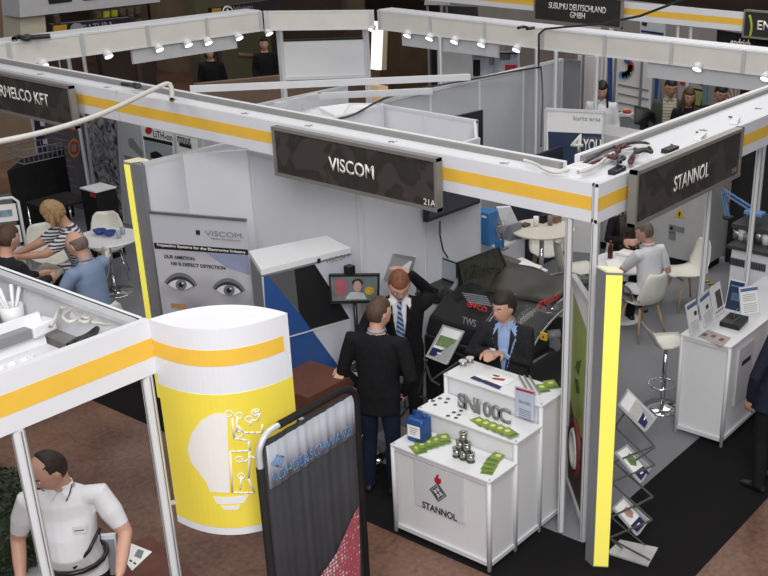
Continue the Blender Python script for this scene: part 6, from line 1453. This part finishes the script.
def headpt(d, k=1.0):
    x, y, z = d; r = V((x*.074, y*.094, z*.117))
    if z < 0: t = -z; r.x *= 1-.30*t**1.5; r.y *= 1-.12*t; r.y += .012*t
    if y > 0:
        g = lambda cx, cz, s: math.exp(-((x-cx)**2+(z-cz)**2)/(2*s*s))
        r.y += .024*math.exp(-(x/.11)**2)*math.exp(-((z+.17)/.17)**2)                     # nose
        r.y -= .011*(g(.38, .06, .15)+g(-.38, .06, .15)); r.y += .006*math.exp(-((z-.25)/.10)**2)*(1-abs(x))
        r.y += .007*math.exp(-((z+.52)/.07)**2)*math.exp(-(x/.3)**2); r.y += .010*math.exp(-((z+.85)/.12)**2)*math.exp(-(x/.35)**2)
    return r*k
def sphere_dirs(nu, nv):
    rings = []
    for i in range(1, nv):
        th = PI*i/nv; rings.append([V((math.sin(th)*math.cos(2*PI*k/nu), math.sin(th)*math.sin(2*PI*k/nu), -math.cos(th))) for k in range(nu)])
    return rings
def seg_d(p, a, b):
    ab = b-a; t = max(0, min(1, (p-a).dot(ab)/max(1e-9, ab.dot(ab)))); return (p-(a+ab*t)).length, t
def smooth(x, a, b): t = max(0, min(1, (x-a)/(b-a))); return t*t*(3-2*t)
def hand(m, w, el, tip, pn, side, curl=.5, sc=1.0):
    """w wrist, tip = direction of fingers, pn = palm normal (towards the palm side), side +1 thumb on +cross"""
    d = V(tip).normalized(); n = V(pn); n = (n-d*n.dot(d)).normalized(); s_ = d.cross(n)*side
    def ringb(c, a, b): return [c+s_*a*math.cos(2*PI*k/10)+n*b*math.sin(2*PI*k/10) for k in range(10)]
    w0 = V(w)-d*.02
    m.loft([ringb(w0, .026*sc, .020*sc), ringb(V(w)+d*.02*sc, .031*sc, .019*sc), ringb(V(w)+d*.06*sc, .042*sc, .017*sc), ringb(V(w)+d*.092*sc, .040*sc, .013*sc)])
    kb = V(w)+d*.085*sc
    for i, (o, L) in enumerate(((.031, .070), (.0105, .080), (-.0105, .075), (-.031, .060))):
        a = kb+s_*o*sc; L *= sc; c1 = curl*.7; d1 = (d*math.cos(c1)+n*math.sin(c1)); d2 = (d*math.cos(c1*2.1)+n*math.sin(c1*2.1)); d3 = (d*math.cos(c1*2.8)+n*math.sin(c1*2.8))
        m.tube([a-d*.015, a, a+d1*L*.45, a+d1*L*.45+d2*L*.32, a+d1*L*.45+d2*L*.32+d3*L*.23], [.0095*sc]*3+[.0088*sc, .0075*sc], 8)
    a = V(w)+d*.025*sc+s_*.028*sc; td = (d*.65+s_*.65+n*.35).normalized(); td2 = (d*.9+s_*.2+n*.4).normalized()
    m.tube([a-td*.01, a+td*.035*sc, a+td*.035*sc+td2*.032*sc, a+td*.035*sc+td2*.055*sc], [.013*sc, .012*sc, .0105*sc, .008*sc], 8)
def person(label, loc, yaw, top, trou, shirt=None, skin=SKIN, hair=HDB, style='short', lean=0, side=0, twist=0, seated=False, pelz=None, elbow=None, wrist=None, head=(0, 0, 0), sleeve='long',
           jacket=False, vz=1.12, vw=.10, belly=0, sw=.20, vox=.011, handd=None, hem=None, scale=1.0, glasses=False, tie=None, legs=None, group=None, hands=True, face=True, hsc=1.12, curl=.4, name='person', collar=None):
    t = thing(name, loc, label, 'person', group, yaw); t.scale = (scale,)*3
    mats = [skin, top, shirt or top, trou, SHOE]
    hz = pelz if pelz is not None else (.52 if seated else .95)
    Rt = rot(twist, lean, side); pel = V((0, 0, hz))
    T = lambda p: pel+Rt @ (V(p)-V((0, 0, .95)))
    m = MB(); jk = .022 if jacket else 0
    rg = [(.84, .15+jk, .112, 0), (.90, .168+jk, .122, 0), (.97, .172+jk, .125+belly*.4, belly*.3), (1.08, .155+jk, .115+belly, belly*.5), (1.2, .165+jk, .118+belly*.6, .0+belly*.3), (1.32, .178+jk, .122, .0), (1.40, .172+jk, .108, -.005), (1.45, .145, .085, -.01), (1.485, .085, .062, -.008), (1.51, .062, .056, .0)]
    if hem and not seated: rg = [(hem, .168+jk, .125, 0)]+rg[1:]
    def ring(z, a, b, oy, n=20): return [T((a*math.cos(2*PI*k/n)*(1 if abs(math.sin(2*PI*k/n)) < .98 else 1), oy+b*math.sin(2*PI*k/n), z)) for k in range(n)]
    m.loft([ring(*r) for r in rg])
    neck0, neck1 = T((0, -.005, 1.46)), T((0, .012, 1.58))
    Rh = Rt @ rot(*head) if True else None
    hc = neck1+Rh @ V((0, .018, .075))
    m.tube([neck0, neck1, hc-Rh @ V((0, .01, .02))], [.062, .056, .052], 14)
    bones = []
    J = {}
    arm_end = {}
    for s_ in (-1, 1):
        sh = T((s_*(sw-.02), 0, 1.415)); i = 0 if s_ < 0 else 1
        e = V(elbow[i]) if elbow and elbow[i] else sh+Rt @ V((s_*.06, -.03, -.29)); w_ = V(wrist[i]) if wrist and wrist[i] else e+V((s_*-.01, .10, -.235))
        fat = .010 if (jacket or sleeve == 'long') else 0; lo_ = .016 if sleeve == 'short' else 0
        m.tube([T((s_*.10, 0, 1.41)), sh, sh*.55+e*.45, e, e*.5+w_*.5, w_], [.065, .063+fat+lo_*.5, .055+fat+lo_, .046+fat, .042+fat, .030+fat], 12)
        J[i] = (sh, e, w_); d = (w_-e).normalized()
        hd = V(handd[i]) if handd and handd[i] else d
        we = w_+d*.01
        pn = V((-s_*.8, .3, -.2)) if not (handd and handd[i]) else V((0, 0, -1))
        if hands: hand(m, we, e, hd, pn, (1 if s_ < 0 else -1)*(1), curl, hsc)
        arm_end[i] = (we, we+hd.normalized()*.18)
    L = {}
    for s_ in (-1, 1):
        i = 0 if s_ < 0 else 1
        hp = T((s_*.095, 0, .93)) if not seated else pel+V((s_*.095, 0, -.01))
        if legs and legs[i]: kn, an = V(legs[i][0]), V(legs[i][1])
        elif seated: kn = hp+V((s_*.05, .42, -.01)); an = V((kn.x, kn.y+.02, .09))
        else: kn = V((s_*.105, .02, .50)); an = V((s_*.115, -.02, .09))
        m.tube([hp, hp*.5+kn*.5, kn, kn*.5+an*.5+V((0, -.01, 0)), an, an-V((0, 0, .03))], [.092, .082, .066, .062, .056, .06], 14)
        fd = V((s_*.15, 1, 0)).normalized(); h0 = an+V((0, 0, -.055)); sd = V((fd.y, -fd.x, 0))
        rr_ = []
        for u, wd, h_ in ((-.075, .022, .02), (-.06, .034, .033), (0, .038, .042), (.08, .045, .034), (.15, .044, .024), (.185, .028, .014)):
            c_ = V((h0.x, h0.y, 0))+fd*u; rr_.append([c_+sd*wd*math.cos(2*PI*k/12)+V((0, 0, h_*(1+math.sin(2*PI*k/12))+.002)) for k in range(12)])
        m.loft(rr_); L[i] = (hp, kn, an)
    # head
    rings = sphere_dirs(36, 26)
    m.loft([[hc+Rh @ headpt(d, hsc) for d in r] for r in rings])
    for s_ in (-1, 1): m.ell(hc+Rh @ V((s_*.074*hsc, -.008, -.005)), .012, .019, .032, Rh, 10)
    bmesh.ops.recalc_face_normals(m.b, faces=m.b.faces)
    me = bpy.data.meshes.new('body'); m.b.to_mesh(me); m.b.free(); tmp = bpy.data.objects.new('body', me); COL.objects.link(tmp)
    rm = tmp.modifiers.new('r', 'REMESH'); rm.mode = 'VOXEL'; rm.voxel_size = vox; rm.use_smooth_shade = True
    smo = tmp.modifiers.new('s', 'SMOOTH'); smo.iterations = 2; smo.factor = .5
    dg = bpy.context.evaluated_depsgraph_get(); me2 = bpy.data.meshes.new_from_object(tmp.evaluated_get(dg)); bpy.data.objects.remove(tmp)
    me2.materials.clear()
    for q in mats: me2.materials.append(q)
    Ti = Rt.inverted()
    for p in me2.polygons:
        c = p.center; best = (9, 0)
        def tst(a, b, r, mi):
            nonlocal best
            d, tt = seg_d(c, a, b)
            if d-r < best[0]: best = (d-r, mi)
        tst(hc, hc+Rh @ V((0, .02, -.06)), .11, 0); tst(neck0+(neck1-neck0)*.35, neck1, .06, 0)
        for i in (0, 1):
            sh, e, w_ = J[i]
            if sleeve == 'long': tst(sh, e, .06, 1); tst(e, w_, .045, 1)
            else: tst(sh, sh*.35+e*.65, .058, 1); tst(sh*.3+e*.7, e, .042, 0); tst(e, w_, .04, 0)
            tst(arm_end[i][0]+(arm_end[i][1]-arm_end[i][0])*.12, arm_end[i][1], .035, 0)
            hp, kn, an = L[i]; tst(hp, kn, .08, 3); tst(kn, an, .06, 3); tst(V((an.x, an.y-.06, .03)), V((an.x, an.y+.18, .02)), .045, 4)
        q = Ti @ (c-pel)+V((0, 0, .95))
        dd = max(abs(q.x)-.14, 0); zlo = hem if (hem and not seated) else (.93 if not seated else .93)
        if zlo < q.z < 1.49 and abs(q.x) < .22 and abs(q.y) < .22+belly:
            dtor = max(math.hypot(q.x/.175, q.y/.125)-1, 0)*.12-.02
            if dtor < best[0] or (best[1] == 3): best = (dtor, 1)
        if best[1] == 1 and shirt is not None and q.y > .015 and vz < q.z < 1.52 and abs(q.x) < .012+vw*(q.z-vz)/(1.48-vz) and abs(q.x) < .1: best = (0, 2)
        p.material_index = best[1]
    b = bpy.data.objects.new('body', me2); COL.objects.link(b); b.parent = t
    def child(mb, nm, mt, par=None): o = mb.build(nm, mt, par or t, world=False); return o
    # face details
    if face:
        for s_ in (-1, 1):
            ec = hc+Rh @ V((s_*.029, .076, .006)*1)
            ec = hc+(Rh @ V((s_*.029, .0765, .006)))*hsc
            e_ = child(MB().ell(ec, .0110*hsc, .0085*hsc, .0055*hsc, Rh, 10), 'eye', EYEW); child(MB().ell(ec+Rh @ V((0, .006, 0)), .0062, .005, .0058, Rh, 8), 'iris', EYED, e_)
            child(MB().tube([hc+(Rh @ V((s_*(.016+.01*k), .0865-.002*k*k*1.0, .026+.002*math.sin(k))))*hsc for k in range(4)], [.003, .004, .004, .002], 6), 'eyebrow', hair)
        child(MB().tube([hc+(Rh @ V((.024*(k/3-1), .0905-.004*(k/3-1)**2, -.063)))*hsc for k in range(7)], [.002, .004, .005, .005, .005, .004, .002], 6), 'mouth', LIP)
    if glasses:
        g = MB()
        for s_ in (-1, 1):
            g.tube([hc+Rh @ V((s_*.031+.021*math.cos(k*PI/6), .098, .004+.015*math.sin(k*PI/6))) for k in range(13)], .0016, 5)
            g.tube([hc+Rh @ V((s_*.052, .096, .008)), hc+Rh @ V((s_*.078, .05, .008)), hc+Rh @ V((s_*.078, -.01, .003))], .0018, 5)
        g.tube([hc+Rh @ V((-.010, .099, .008)), hc+Rh @ V((.010, .099, .008))], .0016, 5); child(g, 'glasses', STEEL)
    # hair
    def hw(d):
        x, y, z = d
        if style == 'bald': top_ = 1-smooth(z, .30, .55); lo = smooth(z, -.55, -.30); fr_ = 1-smooth(y, .0, .25); return top_*lo*fr_
        if style == 'thin': front = 1-smooth(y, .25+.45*0, .45); 
        line = .62 if style == 'thin' else .46
        fr_ = smooth(z, line-.08+.25*0, line+.10) if y > .25 else smooth(z, (-.55 if y < -.2 else -.25-.3*0+(y+.2)*1.1)-.06, (-.55 if y < -.2 else -.25+(y+.2)*1.1)+.08)
        w = fr_
        if abs(x) < .25 and y > .5 and style != 'thin': w = max(w, smooth(z, .40, .52))
        if style == 'thin' and z > .55 and y > -.1: w *= 1-.92*smooth(z, .55, .7)*smooth(y, -.1, .1)
        return w
    mh = MB(); big = {'short': .075, 'thin': .05, 'bald': .045, 'full': .13, 'long': .14, 'bob': .16}[style]
    rr_ = []
    for r in sphere_dirs(40, 30):
        row = []
        for d in r:
            k = .93+(.07+big)*hw(d)*1.0+(.012*math.sin(d.x*23+d.z*17)*hw(d))
            p = headpt(d, hsc); row.append(hc+Rh @ (p*k+V((0, -.006*hw(d), .004*hw(d)))))
        rr_.append(row)
    mh.loft(rr_)
    if style in ('long', 'bob'):
        Ld = .30 if style == 'long' else .16; rows = []
        for k in range(8):
            f = k/7; w_ = .090*(1+.18*math.sin(f*2.4)); dp = .055*(1-.35*f)
            c_ = hc+Rh @ V((0, -.052-.015*f, .05))+V((0, 0, -Ld*f))
            rows.append([c_+Rh @ V((w_*math.cos(a*PI/9), dp*math.sin(a*PI/9), 0)) for a in range(18)])
        mh.loft(rows)
        for s_ in (-1, 1):
            rows = []
            for k in range(8):
                f = k/7; c_ = hc+Rh @ V((s_*(.078+.012*f), .012, .05))+V((0, 0, -Ld*.95*f)); rows.append([c_+Rh @ V((.018*math.cos(a*PI/5), .040*(1-.4*f)*math.sin(a*PI/5), 0)) for a in range(10)])
            mh.loft(rows)
    ho = child(mh, 'hair', hair)
    # collar and tie
    cm = collar or shirt
    if cm is not None:
        mc = MB()
        for s_ in (-1, 1):
            a, b_, c_, d_ = (s_*.012, .066, 1.495), (s_*.062, .030, 1.535), (s_*.07, .045, 1.492), (s_*.045, .092, 1.455)
            P_ = [T(p) for p in (a, b_, c_, d_)]; n = (P_[1]-P_[0]).cross(P_[3]-P_[0]).normalized()*.006; n = n if (Ti @ n).y > 0 else -n
            mc.prism(P_, tuple(n))
        rows = []
        for k in range(13):
            a_ = PI*.08+2*PI*.84*k/12+PI/2; p = V((.066*math.cos(a_), .060*math.sin(a_), 1.50)); rows.append([T(p), T(p+V((0, -.002, .026))), T(p*1.0+V((.004*math.cos(a_), .004*math.sin(a_), .026))), T(p+V((.008*math.cos(a_), .008*math.sin(a_), 0)))])
        mc.loft(rows); child(mc, 'collar', cm)
    if tie is not None:
        mt_ = MB(); rows = []
        for z, w_ in ((1.49, .016), (1.465, .02), (1.44, .013), (1.35, .024), (1.22, .034), (1.12, .038), (1.08, .004)):
            yf = .098 if z > 1.48 else (.095+.045*smooth(-z, -1.48, -1.36)); yf = {1.49: .075, 1.465: .098, 1.44: .112, 1.35: .132, 1.22: .134+belly*.7, 1.12: .134+belly, 1.08: .134+belly}[z]
            rows.append([T((-w_, yf, z)), T((w_, yf, z)), T((w_, yf+.007, z)), T((-w_, yf+.007, z))])
        mt_.loft(rows); child(mt_, 'necktie', tie)
    if jacket:
        ml = MB()
        for s_ in (-1, 1):
            P_ = [(s_*.058, .085, 1.475), (s_*.10, .098, 1.40), (s_*.085, .128, 1.36), (s_*.014, .136+belly, vz+.0), (s_*.004, .14+belly, vz-.01), (s_*.05, .125, 1.33)]
            P_ = [T(p) for p in P_]; ml.prism(P_, tuple(Rt @ V((0, .009, 0))))
        child(ml, 'lapel', top)
    t['_hc'] = 0; del t['_hc']
    return t, T, Rt, hc, Rh
def badge(t, T, Rt, x, z, y=.135, w_=.04, h_=.025):
    P_ = [T((x-w_, y, z)), T((x+w_, y, z)), T((x+w_, y, z+2*h_)), T((x-w_, y, z+2*h_))]
    b = MB().prism(P_, tuple(Rt @ V((0, .004, 0)))).build('name_badge', PAPER, t, world=False)
    MB().prism([T((x-w_*.7, y+.005, z+h_*.8)), T((x+w_*.7, y+.005, z+h_*.8)), T((x+w_*.7, y+.005, z+h_*1.1)), T((x-w_*.7, y+.005, z+h_*1.1))], tuple(Rt @ V((0, .002, 0)))).build('badge_print', GREYP, b, world=False)
def loc_in(t, p):   # world point into the person's local frame
    m = Matrix.Translation(t[0]) @ Matrix.Rotation(t[1], 4, 'Z') @ Matrix.Scale(t[2] if len(t) > 2 else 1, 4); return m.inverted() @ V(p)
SUITD = mat('suit_charcoal', (.022, .022, .025), .85, noise_amt=.2, noise_scale=30, bump=.3); SUITN = mat('suit_navy', (.014, .017, .03), .85, noise_amt=.2, noise_scale=30, bump=.3)
JEAN = mat('trousers_navy', hexc('1b2436'), .85, noise_amt=.15, noise_scale=30); TRB = mat('trousers_black', (.013, .013, .014), .85, noise_amt=.15, noise_scale=30)
SHW = mat('shirt_white', hexc('dcdcdf'), .7, noise_amt=.02, bump=.25, bscale=14); SHB = mat('shirt_blue', hexc('8ea6cf'), .7, noise_amt=.05, bump=.25, bscale=14); SHBG = mat('shirt_light_blue', hexc('7d8fae'), .7, noise_amt=.05, bump=.3, bscale=14)
SHG = mat('shirt_grey', hexc('9aa0a8'), .7, noise_amt=.03)
def stripes(name, c1, c2, sc_, axis=(0, 0, 1), rotz=(0, 0, 0), dist=0):
    m = bpy.data.materials.new(name); m.use_nodes = True; n = m.node_tree; b = n.nodes['Principled BSDF']; tc = n.nodes.new('ShaderNodeTexCoord'); mp_ = n.nodes.new('ShaderNodeMapping'); mp_.inputs['Rotation'].default_value = rotz
    w_ = n.nodes.new('ShaderNodeTexWave'); w_.bands_direction = 'Z'; w_.inputs['Scale'].default_value = sc_; w_.inputs['Distortion'].default_value = dist
    r = n.nodes.new('ShaderNodeValToRGB'); r.color_ramp.interpolation = 'CONSTANT'; r.color_ramp.elements[0].color = c1+(1,); r.color_ramp.elements[1].position = .5; r.color_ramp.elements[1].color = c2+(1,)
    n.links.new(tc.outputs['Object'], mp_.inputs[0]); n.links.new(mp_.outputs[0], w_.inputs[0]); n.links.new(w_.outputs['Fac'], r.inputs[0]); n.links.new(r.outputs[0], b.inputs['Base Color']); b.inputs['Roughness'].default_value = .7; return m
TIE = stripes('tie_striped', hexc('27365e'), hexc('8fa0c4'), 9.0, rotz=(0, .7, 0)); STRIPE = stripes('top_striped', hexc('d0cfd0'), hexc('3a3844'), 9.5); BEIGE = stripes('shirt_beige_striped', hexc('b7ad97'), hexc('8f8b7a'), 7.0)
FLOR = mat('top_floral', hexc('3a3226'), .7, noise_amt=.95, noise_scale=38)
# -- man in dark jacket, back to the camera
L1 = gz(377, 491, 0)+V((.05, -.03, 0)); 
r1 = person('man in black jacket and navy trousers, back turned, wearing glasses', xy(L1), -1.20, SUIT, JEAN, shirt=SHG, hair=HBR, style='short', jacket=True, hem=.78, belly=.03, head=(-.62, .15, 0), glasses=True, lean=.04, scale=1.02,
            elbow=[(-.30, -.02, 1.12), (.29, .0, 1.12)], wrist=[(-.22, .12, .93), (.20, .12, .92)], vox=.010, sw=.235)
# -- tall man leaning, tie, hand behind head
L2 = (6.70, 6.05, 0); y2 = 2.30; f2_ = lambda p: loc_in((L2, y2, 1.09), p)
hb_ = f2_((5.90, 6.02, 1.135)); 
r2 = person('tall man in black suit with striped tie, one hand behind his head', L2, y2, SUIT, TRB, shirt=SHW, hair=HAU, style='short', jacket=True, hem=.76, lean=.20, head=(-.15, .45, .1), scale=1.04, tie=TIE, vz=1.0, vw=.13,
            elbow=[None, None], wrist=[None, None], vox=.010) if False else None
def reach(sh, tgt, l1=.30, l2=.27, hint=(0, 0, -1)):
    sh, tgt = V(sh), V(tgt); d = tgt-sh; D = min(d.length, (l1+l2)*.995); dn = d.normalized(); a = (l1*l1-l2*l2+D*D)/(2*D); h = math.sqrt(max(0, l1*l1-a*a)); hv = V(hint); hv = (hv-dn*hv.dot(dn)).normalized()
    return sh+dn*a+hv*h, sh+dn*D
lean2 = .22; Rt2 = rot(0, lean2, 0); Tt = lambda p: V((0, 0, .95))+Rt2 @ (V(p)-V((0, 0, .95)))
# figure's right side is -x?  (+y forward, +x is the figure's right)
shR, shL = Tt((.18, 0, 1.415)), Tt((-.18, 0, 1.415))
eR, wR = reach(shR, hb_+V((0, 0, .02)), .31, .30, (0, -.6, -.8))
hc2 = Tt((0, .03, 1.655)); eL = shL+(f2_(gz(430, 297, 1.50))-shL).normalized()*.29; wL = hc2+V((-.10, -.10, .02)); pass
r2 = person('tall man in black suit with striped tie, one hand behind his head', L2, y2, SUIT, TRB, shirt=SHW, hair=HAU, style='short', jacket=True, hem=.76, lean=lean2, head=(.1, .42, .0), scale=1.09, tie=TIE, vz=1.0, vw=.085,
            elbow=[eL, eR], wrist=[wL, wR], handd=[(.8, -.3, .3), tuple((wR-eR).normalized()*.7+V((0, .1, -.25)))], vox=.010, curl=.25)
# -- seller behind the counter
L3 = (6.95, 5.03, 0); y3 = 1.95; 
h1, h2 = loc_in((L3, y3, 1.0), gz(484, 356, 1.27)), loc_in((L3, y3, 1.0), gz(499, 357, 1.25))
s1, s2 = V((-.18, .0, 1.415)), V((.18, 0, 1.415))
pts = sorted([h1, h2], key=lambda v: v.x)
e1, w1 = reach(s1, pts[0]-V((0, .10, 0)), .29, .26, (-.7, -.2, -.7)); e2, w2 = reach(s2, pts[1]-V((0, .10, 0)), .29, .26, (.7, -.2, -.7))
r3 = person('man in charcoal suit and blue shirt behind the stepped counter, gesturing', L3, y3, SUITD, TRB, shirt=SHB, hair=HDB, style='full', jacket=True, hem=.78, head=(-.55, .12, 0), lean=.05, vz=1.05, vw=.12, hsc=1.17,
            elbow=[e1, e2], wrist=[w1, w2], handd=[(.3, .9, .15), (-.3, .9, .1)], vox=.010, curl=.35)
badge(r3[0], r3[1], r3[2], .105, 1.24, .128)
# -- man in white polo, lower left
L4 = (3.08, 5.66, 0); y4 = 2.42
r4 = person('balding man in white polo shirt standing behind the near left post', L4, y4, SHW, TRB, hair=HDB, style='thin', sleeve='short', belly=.07, head=(-.95, .45, 0), lean=.05, sw=.225, scale=1.03, vox=.010, collar=SHW,
            elbow=[(-.33, .10, 1.16), (.31, -.02, 1.13)], wrist=[(-.30, .33, 1.02), (.30, .14, .93)], hem=.86)
badge(r4[0], r4[1], r4[2], -.09, 1.25, .165, .04, .028)
m = MB(); T4_ = r4[1]; m.tube([T4_((.19*math.cos(a*PI/8), .02+.185*math.sin(a*PI/8), .99)) for a in range(17)], .016, 6); m.build('belt', SHOE, r4[0], world=False)
t = r4[0]; MB().ell(T4_((-.05, .23, .98)), .08, .04, .05).build('waist_bag', SHOE, t, world=False)
m = MB(); m.tube([T4_((-.02, .19, 1.02)), T4_((-.12, .17, 1.12)), T4_((-.19, .09, 1.22))], .011, 6); m.build('bag_strap', SHOE, t, world=False)
MB().box(0, 0, 0, .055, .004, .03).build('chest_mark', GREYP, t, world=False); t.children[-1].data.transform(Matrix.Translation(T4_((-.115, .158, 1.335))))
mc = MB(); mc.tube([T4_((-.035, .100, 1.45)), T4_((-.06, .07, 1.49)), T4_((-.07, .035, 1.52))], .004, 5); mc.build('collar_stripe', NAVY, t, world=False)
# -- seated man in white shirt
L5 = xy(gz(640, 334, 0)); L5 = V((L5.x, L5.y, 0)); y5 = -.25
for o in list(COL.objects):
    if o.get('label', '').startswith('white shell chair holding'): o.rotation_euler.z = y5-.1; CH5 = o; L5 = V((o.location.x, o.location.y, 0))
h = loc_in((L5, y5, 1.0), (10.55, 5.95, .84)); e5, w5 = reach((-.18, .1, 1.0), h, .29, .26, (-.8, 0, -.6)); h = loc_in((L5, y5, 1.0), (10.75, 5.75, .82)); e6, w6 = reach((.18, .1, 1.0), h, .29, .26, (.3, -.3, -.9))
r5 = person('seated man in white shirt, seen from behind at the round table', L5+V((.06, -.07, 0)), y5, SHW, TRB, hair=HGR, style='thin' if False else 'short', sleeve='short', seated=True, pelz=.56, lean=.12, head=(.55, .3, 0), elbow=[e5, e6], wrist=[w5, w6], vox=.011, belly=.02, collar=SHW)
L6 = V((11.40, 6.40, 0)); shell_chair(L6, 2.3, 'white shell chair under the woman in floral top, mostly hidden')
r6 = person('seated woman in black cardigan over a floral top', L6, 2.3, BLKM, TRB, shirt=FLOR, hair=HDB, style='bob', seated=True, pelz=.56, head=(0, .2, 0), sw=.19, vz=.9, vw=.30, vox=.012, jacket=False,
            elbow=[(-.25, .12, .82), (.25, .12, .82)], wrist=[(-.10, .33, .86), (.10, .33, .86)])
# -- man at the right edge
L7 = gz(765, 486, 0); r7 = person('man in navy suit half cut off at the right edge', xy(L7), -.35, SUITN, TRB, shirt=SHW, hair=HDB, jacket=True, hem=.76, vox=.012, side=.24, sw=.225, elbow=[(-.25, .02, 1.13), (.25, .05, 1.12)], wrist=[(-.20, .10, .88), (.2, .2, .95)], scale=1.02, belly=.02)
# -- far left group
L8 = xy(gz(80, 230, 1.12)); shell_chair(xy(L8), 1.1, 'white shell chair under the blonde woman, mostly hidden')
r8 = person('blonde woman in striped top reaching over a table at far left', xy(L8), 1.2, STRIPE, TRB, hair=HBL, style='bob', seated=True, pelz=.56, lean=.25, head=(-.05, .35, 0), skin=SKIN2, sleeve='short', vox=.013, sw=.185, scale=1.12,
            elbow=[(-.18, .40, .86), (.20, .40, .86)], wrist=[(-.08, .62, .84), (.06, .62, .84)])
L9 = xy(gz(90, 262, 1.25)); shell_chair(xy(L9), -.2, 'white shell chair under the bald man, hidden by the beam')
r9 = person('bald man in light blue shirt, seen from behind at far left', xy(L9), .25, SHBG, TRB, hair=HGR, style='bald', seated=True, pelz=.58, lean=.1, head=(.1, .25, 0), vox=.013, sw=.22, belly=.03, collar=SHBG, scale=1.12, elbow=[(-.27, .15, .85), (.27, .15, .85)], wrist=[(-.2, .38, .80), (.2, .38, .80)])
L10 = xy(gz(-2, 258, 1.25)); shell_chair(xy(L10), -1.7, 'white shell chair under the man at the left edge, hidden by the beam')
r10 = person('brown haired man at the left edge facing the blonde woman', xy(L10), -1.5, SHBG if False else SUITD, TRB, hair=HBR, style='short', seated=True, pelz=.58, lean=.15, head=(0, .1, 0), vox=.013, scale=1.12, elbow=[(-.2, .2, .82), (.2, .2, .82)], wrist=[(-.1, .42, .80), (.1, .42, .80)])
# -- visitors at the far stand
def far(px, py, hz_, label, face_yaw, X=None, **kw):
    p = gz(px, py, hz_) if X is None else gx(px, py, X); return person(label, xy(p), face_yaw, vox=.018, **kw)
far(602, 97, 1.66, 'woman with long black hair and white top left of the desk monitor', 2.0, top=SHW, trou=TRB, shirt=SHW, hair=HBK, style='long', head=(.1, .35, 0), scale=1.08, hsc=1.2)
far(670, 92, 1.76, 'dark haired man in grey jacket over beige striped shirt', 2.15, top=mat('jacket_grey_green', hexc('4a4e48'), .8, noise_amt=.1), trou=JEAN, shirt=BEIGE, hair=HBK, style='short', jacket=False, vz=.85, vw=.16, skin=SKIN2, hem=.85, head=(.1, .3, 0), scale=1.12, hsc=1.2)
far(688, 101, 1.66, 'young woman with long brown hair in dark top beside him', 2.1, top=TRB, trou=JEAN, hair=HBR, style='long', skin=SKIN2, scale=1.05, sw=.19, hsc=1.2, head=(.2, .2, 0))
far(720, 98, 1.76, 'dark haired man in black behind the right fascia deck', 2.0, top=TRB, trou=JEAN, hair=HBK, style='short', skin=SKIN2, head=(.3, .35, 0), scale=1.12, hsc=1.2)
far(212, 72, 1.5, 'left dark haired figure behind the distant balustrade', 2.4, X=gy(212, 74, 17.6).x, top=TRB, trou=TRB, hair=HBK, style='bob')
far(266, 67, 1.5, 'right dark haired figure behind the distant balustrade', 2.4, X=gy(266, 69, 17.6).x, top=TRB, trou=TRB, hair=HBK, style='short')
